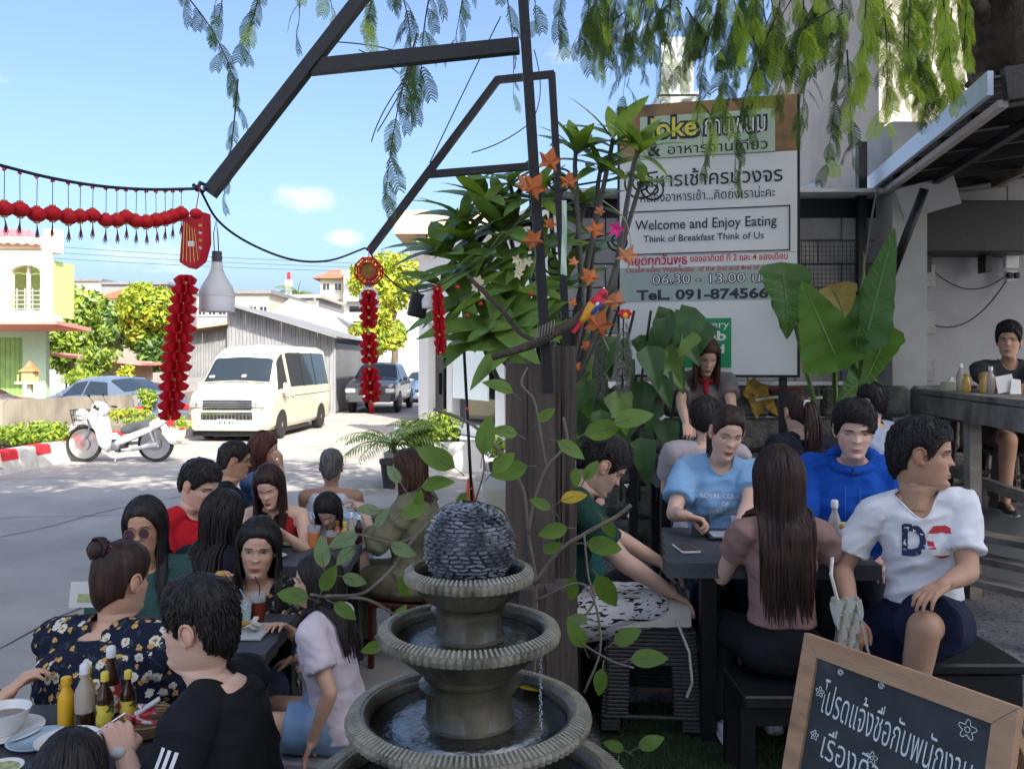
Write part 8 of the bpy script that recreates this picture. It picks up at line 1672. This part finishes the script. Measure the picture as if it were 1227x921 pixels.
def chair(label,loc,rz,m,h=.44):
 t=thing('chair',label,'chair',loc,rz=rz); q=MB(); q.box((0,0,h),(.42,.40,.03),bev=.01); q.build('seat',m,t); q=MB(); q.grid([[V((x,-.20-.03*math.cos(x*7),z))for x in [-.2+.05*k for k in range(9)]]for z in (h+.12,h+.25,h+.40,h+.48)]); q.grid([[V((x,-.225-.03*math.cos(x*7),z))for x in [-.2+.05*k for k in range(9)]]for z in (h+.12,h+.25,h+.40,h+.48)]); q.build('backrest',m,t,smooth=60)
 for sx in (-.19,.19):
  for sy in (-.18,.18):q=MB(); q.bar((sx,sy,0),(sx,sy,h if sy>0 else h+.46),.03); q.build('leg',m,t)
 return t
rw=i['WM'].translation; chair('brown chair with curved back under the grey haired man',(rw.x+.02,rw.y+.06,0),0,mat('chair_brown',(.07,.035,.028),rough=.45,var=.2),h=rw.z-.11)
i=person('small girl with black bob bending over the table in a pale shirt',W(388,597,5.0),172,lean=24,head=(0,38,0),s=.84,skin='light',hair=('long','black',dict(len=.26)),top=dict(mat=cloth('pale_shirt',(.62,.60,.60)),sleeve=.6),bottom=dict(mat=c_dark),lod=1,seed=17,look='down'); sit(i,'dark stool under the small girl with black bob')
i=person('woman in olive jacket and sunglasses with straight brown hair, in profile',W(487,540,5.15),78,lean=5,head=(0,6,0),s=.98,girth=1.15,skin='light',hair=('bob','brown',dict(len=.33,front=.7)),top=dict(mat=cloth('olive',(.19,.185,.11)),sleeve=1.35,ease=.028,loose=.03,wr=.010,wf=7),bottom=dict(mat=cloth('olive_trouser',(.16,.155,.10)),ease=.03),shoes=sh_b,lod=1,seed=18,hands=(W(432,606,5.3),W(436,616,5.05)))
rw=i['WM'].translation; chair('dark red chair under the woman in the olive jacket',(rw.x-.05,rw.y,0),78,mat('chair_red',(.09,.015,.015),rough=.45,var=.2),h=rw.z-.11)
q=MB(); q.M=i['HL']
for sx in (-1,1):q.ball((sx*.031,.096,.116),(.022,.006,.016),12,8); q.tube([(sx*.05,.092,.118),(sx*.078,.0,.114)],.0014,5)
t=q.build('sunglasses',M_glass,smooth=180); t.location=i['root'].location; t.rotation_euler=i['root'].rotation_euler; tag(t,'dark sunglasses on the woman in the olive jacket','sunglasses')
i=person('person reaching over the soup bowl from the left edge',W(-75,690,2.75),-95,lean=12,s=1.0,skin='mid',hair=('short','black'),top=dict(mat=c_navy,sleeve=.6),bottom=dict(mat=c_dark),lod=1,seed=19,hands=(W(8,832,2.62),None)); sit(i,'dark stool under the person at the left edge')
i=person('boy in dark green polo bending forward in profile',W(742,528,3.58),-84,lean=20,head=(0,34,0),s=.99,floor=TZ,sex='m',skin='light',hair=('short','black',dict(vol=1.25)),top=dict(mat=cloth('green_polo',(.018,.060,.045)),sleeve=.66,ease=.013,collar=cloth('collar_pale',(.45,.48,.45)),neck=.06),bottom=dict(mat=cloth('pattern',(.66,.66,.68),col2=(.012,.012,.014),vs=130,stretch=(1,.3,1),c2=(.575,.585),var=.0),len=1.95,ease=.03),shoes=sh_w,lod=2,seed=20,look='down',hands=(W(802,708,3.42),W(795,676,3.72)),knees=(W(838,724,3.48),W(838,716,3.75)),feet=(W(836,790,3.62),W(850,778,3.85)),curl=(.25,.3))
i2=person('person in teal shirt mostly hidden behind the vine and the boy in green',W(706,560,3.85),-75,lean=12,head=(0,10,0),s=.97,floor=TZ,skin='light',hair=('short','black',dict(vol=1.2)),top=dict(mat=cloth('teal',(.03,.12,.11)),sleeve=.6),bottom=dict(mat=c_dark),lod=1,seed=21,look='open'); sit(i2,'black stool under the person in the teal shirt',floor=TZ,kind='box'); sit(i,'black stool under the boy in green',floor=TZ,kind='box',off=(-.10,.02))
i=person('woman in light blue lettered T-shirt with hair tied back, elbow on the table',W(878,487,3.98),172,lean=9,head=(8,17,-8),s=1.0,floor=TZ,skin='light',hair=('tail','darkbrown',dict(len=.3,vol=.9)),top=dict(mat=cloth('light_blue',(.26,.47,.70)),sleeve=.68,ease=.020,loose=.02,neck=.072,wr=.008),bottom=dict(mat=c_navy),shoes=sh_w,lod=2,seed=22,look='down',hands=(W(822,618,3.70),W(885,632,3.62)),curl=(.8,.4),hand_dir=((V((.5,-.2,-.1)),V((0,-.3,-1))),None))
for k,(tx,sz)in enumerate((('ROYAL COUNTY',.030),('OF',.026),('BERKSHIRE',.030))):me=text_mesh(tx,sz,.0008); on_shirt(i,me,(-.01,0,.372-k*.036),(-1,0,0),(0,0,1),(0,-1,0),MATS['print_white'],'shirt_print')
q=MB(); q.M=i['HL']
sit(i,'black stool under the woman in light blue',floor=TZ,kind='box')
i=person('woman with very long dark red brown hair and brown top, seen from behind',W(932,536,3.15),-3,lean=2,head=(4,6,0),girth=.9,s=.90,headw=1.06,floor=TZ,skin='light',hair=('long','darkbrown',dict(len=.66,front=.9,vol=1.1,wave=.003)),top=dict(mat=cloth('mauve_brown',(.30,.185,.16)),sleeve=.45,ease=.014,hem=.2,loose=.016),bottom=dict(mat=c_black,high=1),shoes=sh_w,lod=2,seed=23,look='none',hands=(W(985,655,3.4),W(880,655,3.42)),feet=(W(925,850,3.45),W(872,862,3.3)))
i=person('boy in blue hoodie with lowered eyes at the far side of the table',W(1024,481,3.72),158,lean=6,head=(8,12,0),s=.99,floor=TZ,sex='m',skin='light',hair=('short','black',dict(vol=1.35,sweep=.5)),top=dict(mat=cloth('hoodie_blue',(.012,.085,.42)),sleeve=1.7,ease=.026,neck=.078,vdepth=.05,loose=.015,wr=.010,wf=7),bottom=dict(mat=c_dark),shoes=sh_b,lod=2,seed=24,look='down')
q=i['mk'](); cc=i['nb']
pts=[cc+V((math.sin(a)*.092,math.cos(a)*.085-.005,+.012+(-.045*math.cos(a)if math.cos(a)>0 else .03*-math.cos(a))))for a in [k*2*PI/20 for k in range(21)]]; q.tube(pts,[.024+.012*(math.cos(k*2*PI/20)<0)for k in range(21)],10,cap=False); q.build('hood',MATS['cloth_hoodie_blue'],i['root'],smooth=180)
q=i['mk']()
for sx in (-.03,.03):
 h,n_,_,_=i['bvh'].ray_cast(i['LM']@V((sx,.5,.42)),V((0,-1,0)),1); q2=[cc+V((sx,.09,-.05))]; pts=[]
 for z in (.42,.38,.34,.30,.27):h,n_,_,_=i['bvh'].ray_cast(i['LM']@V((sx,.5,z)),V((0,-1,0)),1); pts.append((i['LM'].inverted()@h+V((0,.004,0)))if h else V((sx,.14,z)))
 q.tube(pts,.0025,5)
q.build('drawstring',mat('cord_blue',(.03,.14,.50),rough=.7),i['root'],smooth=180)
for tx,x,z,sz in (('BEAR',-.085,.355,.020),('UTAH',-.085,.330,.022)):me=text_mesh(tx,sz,.0008); on_shirt(i,me,(x,0,z),(-1,0,0),(0,0,1),(0,-1,0),MATS['print_white'],'shirt_print')
sit(i,'black stool under the boy in the blue hoodie',floor=TZ,kind='box')
i=person('man in white V-neck T-shirt with flag patterned letters, head turned right',W(1104,502,3.02),166,lean=8,side=8,head=(78,3,-6),girth=.86,s=.90,headw=1.08,floor=TZ,sex='m',skin='tan',hair=('short','black',dict(vol=1.15,sweep=.35)),top=dict(mat=c_white,sleeve=.70,ease=.012,neck=.072,vdepth=.07,loose=.015,wr=.008,hem=-.16),bottom=dict(mat=c_navy,len=.86,ease=.03,flare=.02),shoes=sh_b,lod=2,seed=25,hands=(W(1022,738,2.95),W(1130,700,2.74)),curl=(.5,.3),hand_dir=(None,(V((-.75,-.4,-.25)),V((0,.1,-1)))),knees=(W(1032,778,3.2),W(1102,752,2.68)),feet=(W(1025,850,3.2),W(1085,905,2.76)))
mD=mat('flag_navy',(.02,.03,.09),rough=.7,var=0,col2=(.75,.75,.75),vs=150,c2=(.60,.61)); mG=mat('flag_red',(.50,.03,.04),rough=.7,var=0,col2=(.75,.72,.70),vs=26,c2=(.50,.51),stretch=(.25,.25,2.2))
for tx,x,mm in (('D',.060,mD),('C',-.022,mG)):me=text_mesh(tx,.150,.006,wd=.078); on_shirt(i,me,(x,0,.318),(-1,0,0),(0,0,1),(0,-1,0),mm,'shirt_letter')
i=person('man in pale grey polo with red lettering on the back',W(846,476,5.15),-8,lean=4,head=(-14,6,0),s=1.03,floor=TZ,sex='m',girth=1.1,skin='light',hair=('short','black',dict(vol=1.1)),top=dict(mat=cloth('polo_grey',(.42,.37,.39)),sleeve=.62,ease=.016,collar=cloth('collar_red',(.50,.05,.08)),neck=.066),bottom=dict(mat=c_navy),shoes=sh_b,lod=1,seed=26,look='open')
me=text_mesh('FORWARD',.042,.0015); on_shirt(i,me,(0,0,.425),(1,0,0),(0,0,1),(0,1,0),mat('print_red',(.60,.04,.07),rough=.7,var=0),'shirt_print'); me=text_mesh('F',.05,.002); on_shirt(i,me,(0,0,.462),(1,0,0),(0,0,1),(0,1,0),MATS['print_red'],'shirt_print'); sit(i,'black stool under the man in the grey polo',floor=TZ,kind='box')
i=person('standing waitress with long brown hair and red scarf bending over the table',W(849,407,5.9),176,lean=26,head=(2,24,0),s=1.0,floor=TZ,stand=True,girth=1.08,skin='light',hair=('long','brown',dict(len=.36,part=.0,wave=.010)),top=dict(mat=cloth('polo_taupe',(.25,.22,.22)),sleeve=.6,ease=.016,ribmat=cloth('rib_red',(.45,.10,.12))),bottom=dict(mat=cloth('skirt_green',(.02,.06,.055)),high=1,ease=.05),shoes=sh_b,lod=1,seed=27,look='down',hands=(W(824,520,5.6),W(880,522,5.6)))
q=i['mk'](); cc=i['nb']; q.tube([cc+V((math.sin(a)*.07,math.cos(a)*.075+.01,-.02-.03*math.cos(a)))for a in [k*2*PI/16 for k in range(17)]],.014,8,cap=False); q.tube([cc+V((0,.09,-.05)),cc+V((.01,.11,-.10)),cc+V((-.005,.12,-.16))],[.016,.02,.014],8); t=q.build('scarf',cloth('scarf',(.38,.02,.04)),i['root'],smooth=180)
i=person('woman in dark navy with ponytail in a white scrunchie, seen from behind',W(953,469,5.35),6,lean=8,head=(10,8,0),s=1.0,floor=TZ,skin='light',hair=('tail','darkbrown',dict(len=.32,tz=.15)),top=dict(mat=cloth('ink',(.018,.020,.032)),sleeve=.7,ease=.02),bottom=dict(mat=c_dark),shoes=sh_b,lod=1,seed=28,look='none')
q=MB(); q.M=i['HL']; q.tube([(.024*math.cos(k*PI/6),-.128,.145+.022*math.sin(k*PI/6))for k in range(13)],[.008+.002*math.sin(k*2)for k in range(13)],8); q.build('scrunchie',M_white,i['root'],smooth=180); sit(i,'black stool under the ponytail woman',floor=TZ,kind='box')
i=person('dark haired boy in pale blue white shirt behind the boy in the hoodie',W(1040,459,5.6),35,lean=5,head=(20,4,0),s=1.0,floor=TZ,sex='m',skin='light',hair=('short','black',dict(vol=1.3)),top=dict(mat=cloth('pale_blue',(.45,.52,.66)),sleeve=.7,ease=.02),bottom=dict(mat=c_dark),shoes=sh_b,lod=1,seed=29,look='none'); sit(i,'black stool under the boy in the pale shirt',floor=TZ,kind='box')
i=person('man in dark grey T-shirt sitting behind the wooden counter',W(1209,386,6.0),165,lean=6,head=(-20,2,0),s=1.0,floor=PZ,sex='m',skin='tan',hair=('short','black',dict(vol=1.3)),top=dict(mat=cloth('charcoal',(.055,.058,.060)),sleeve=.65,ease=.016),bottom=dict(mat=cloth('brown_short',(.10,.07,.05)),len=.8),shoes=sh_b,lod=1,seed=30,hands=(W(1200,466,5.55),W(1225,470,5.45)),hip=None); sit(i,'tall dark stool under the man at the counter',M_wood,floor=PZ,kind='legs')
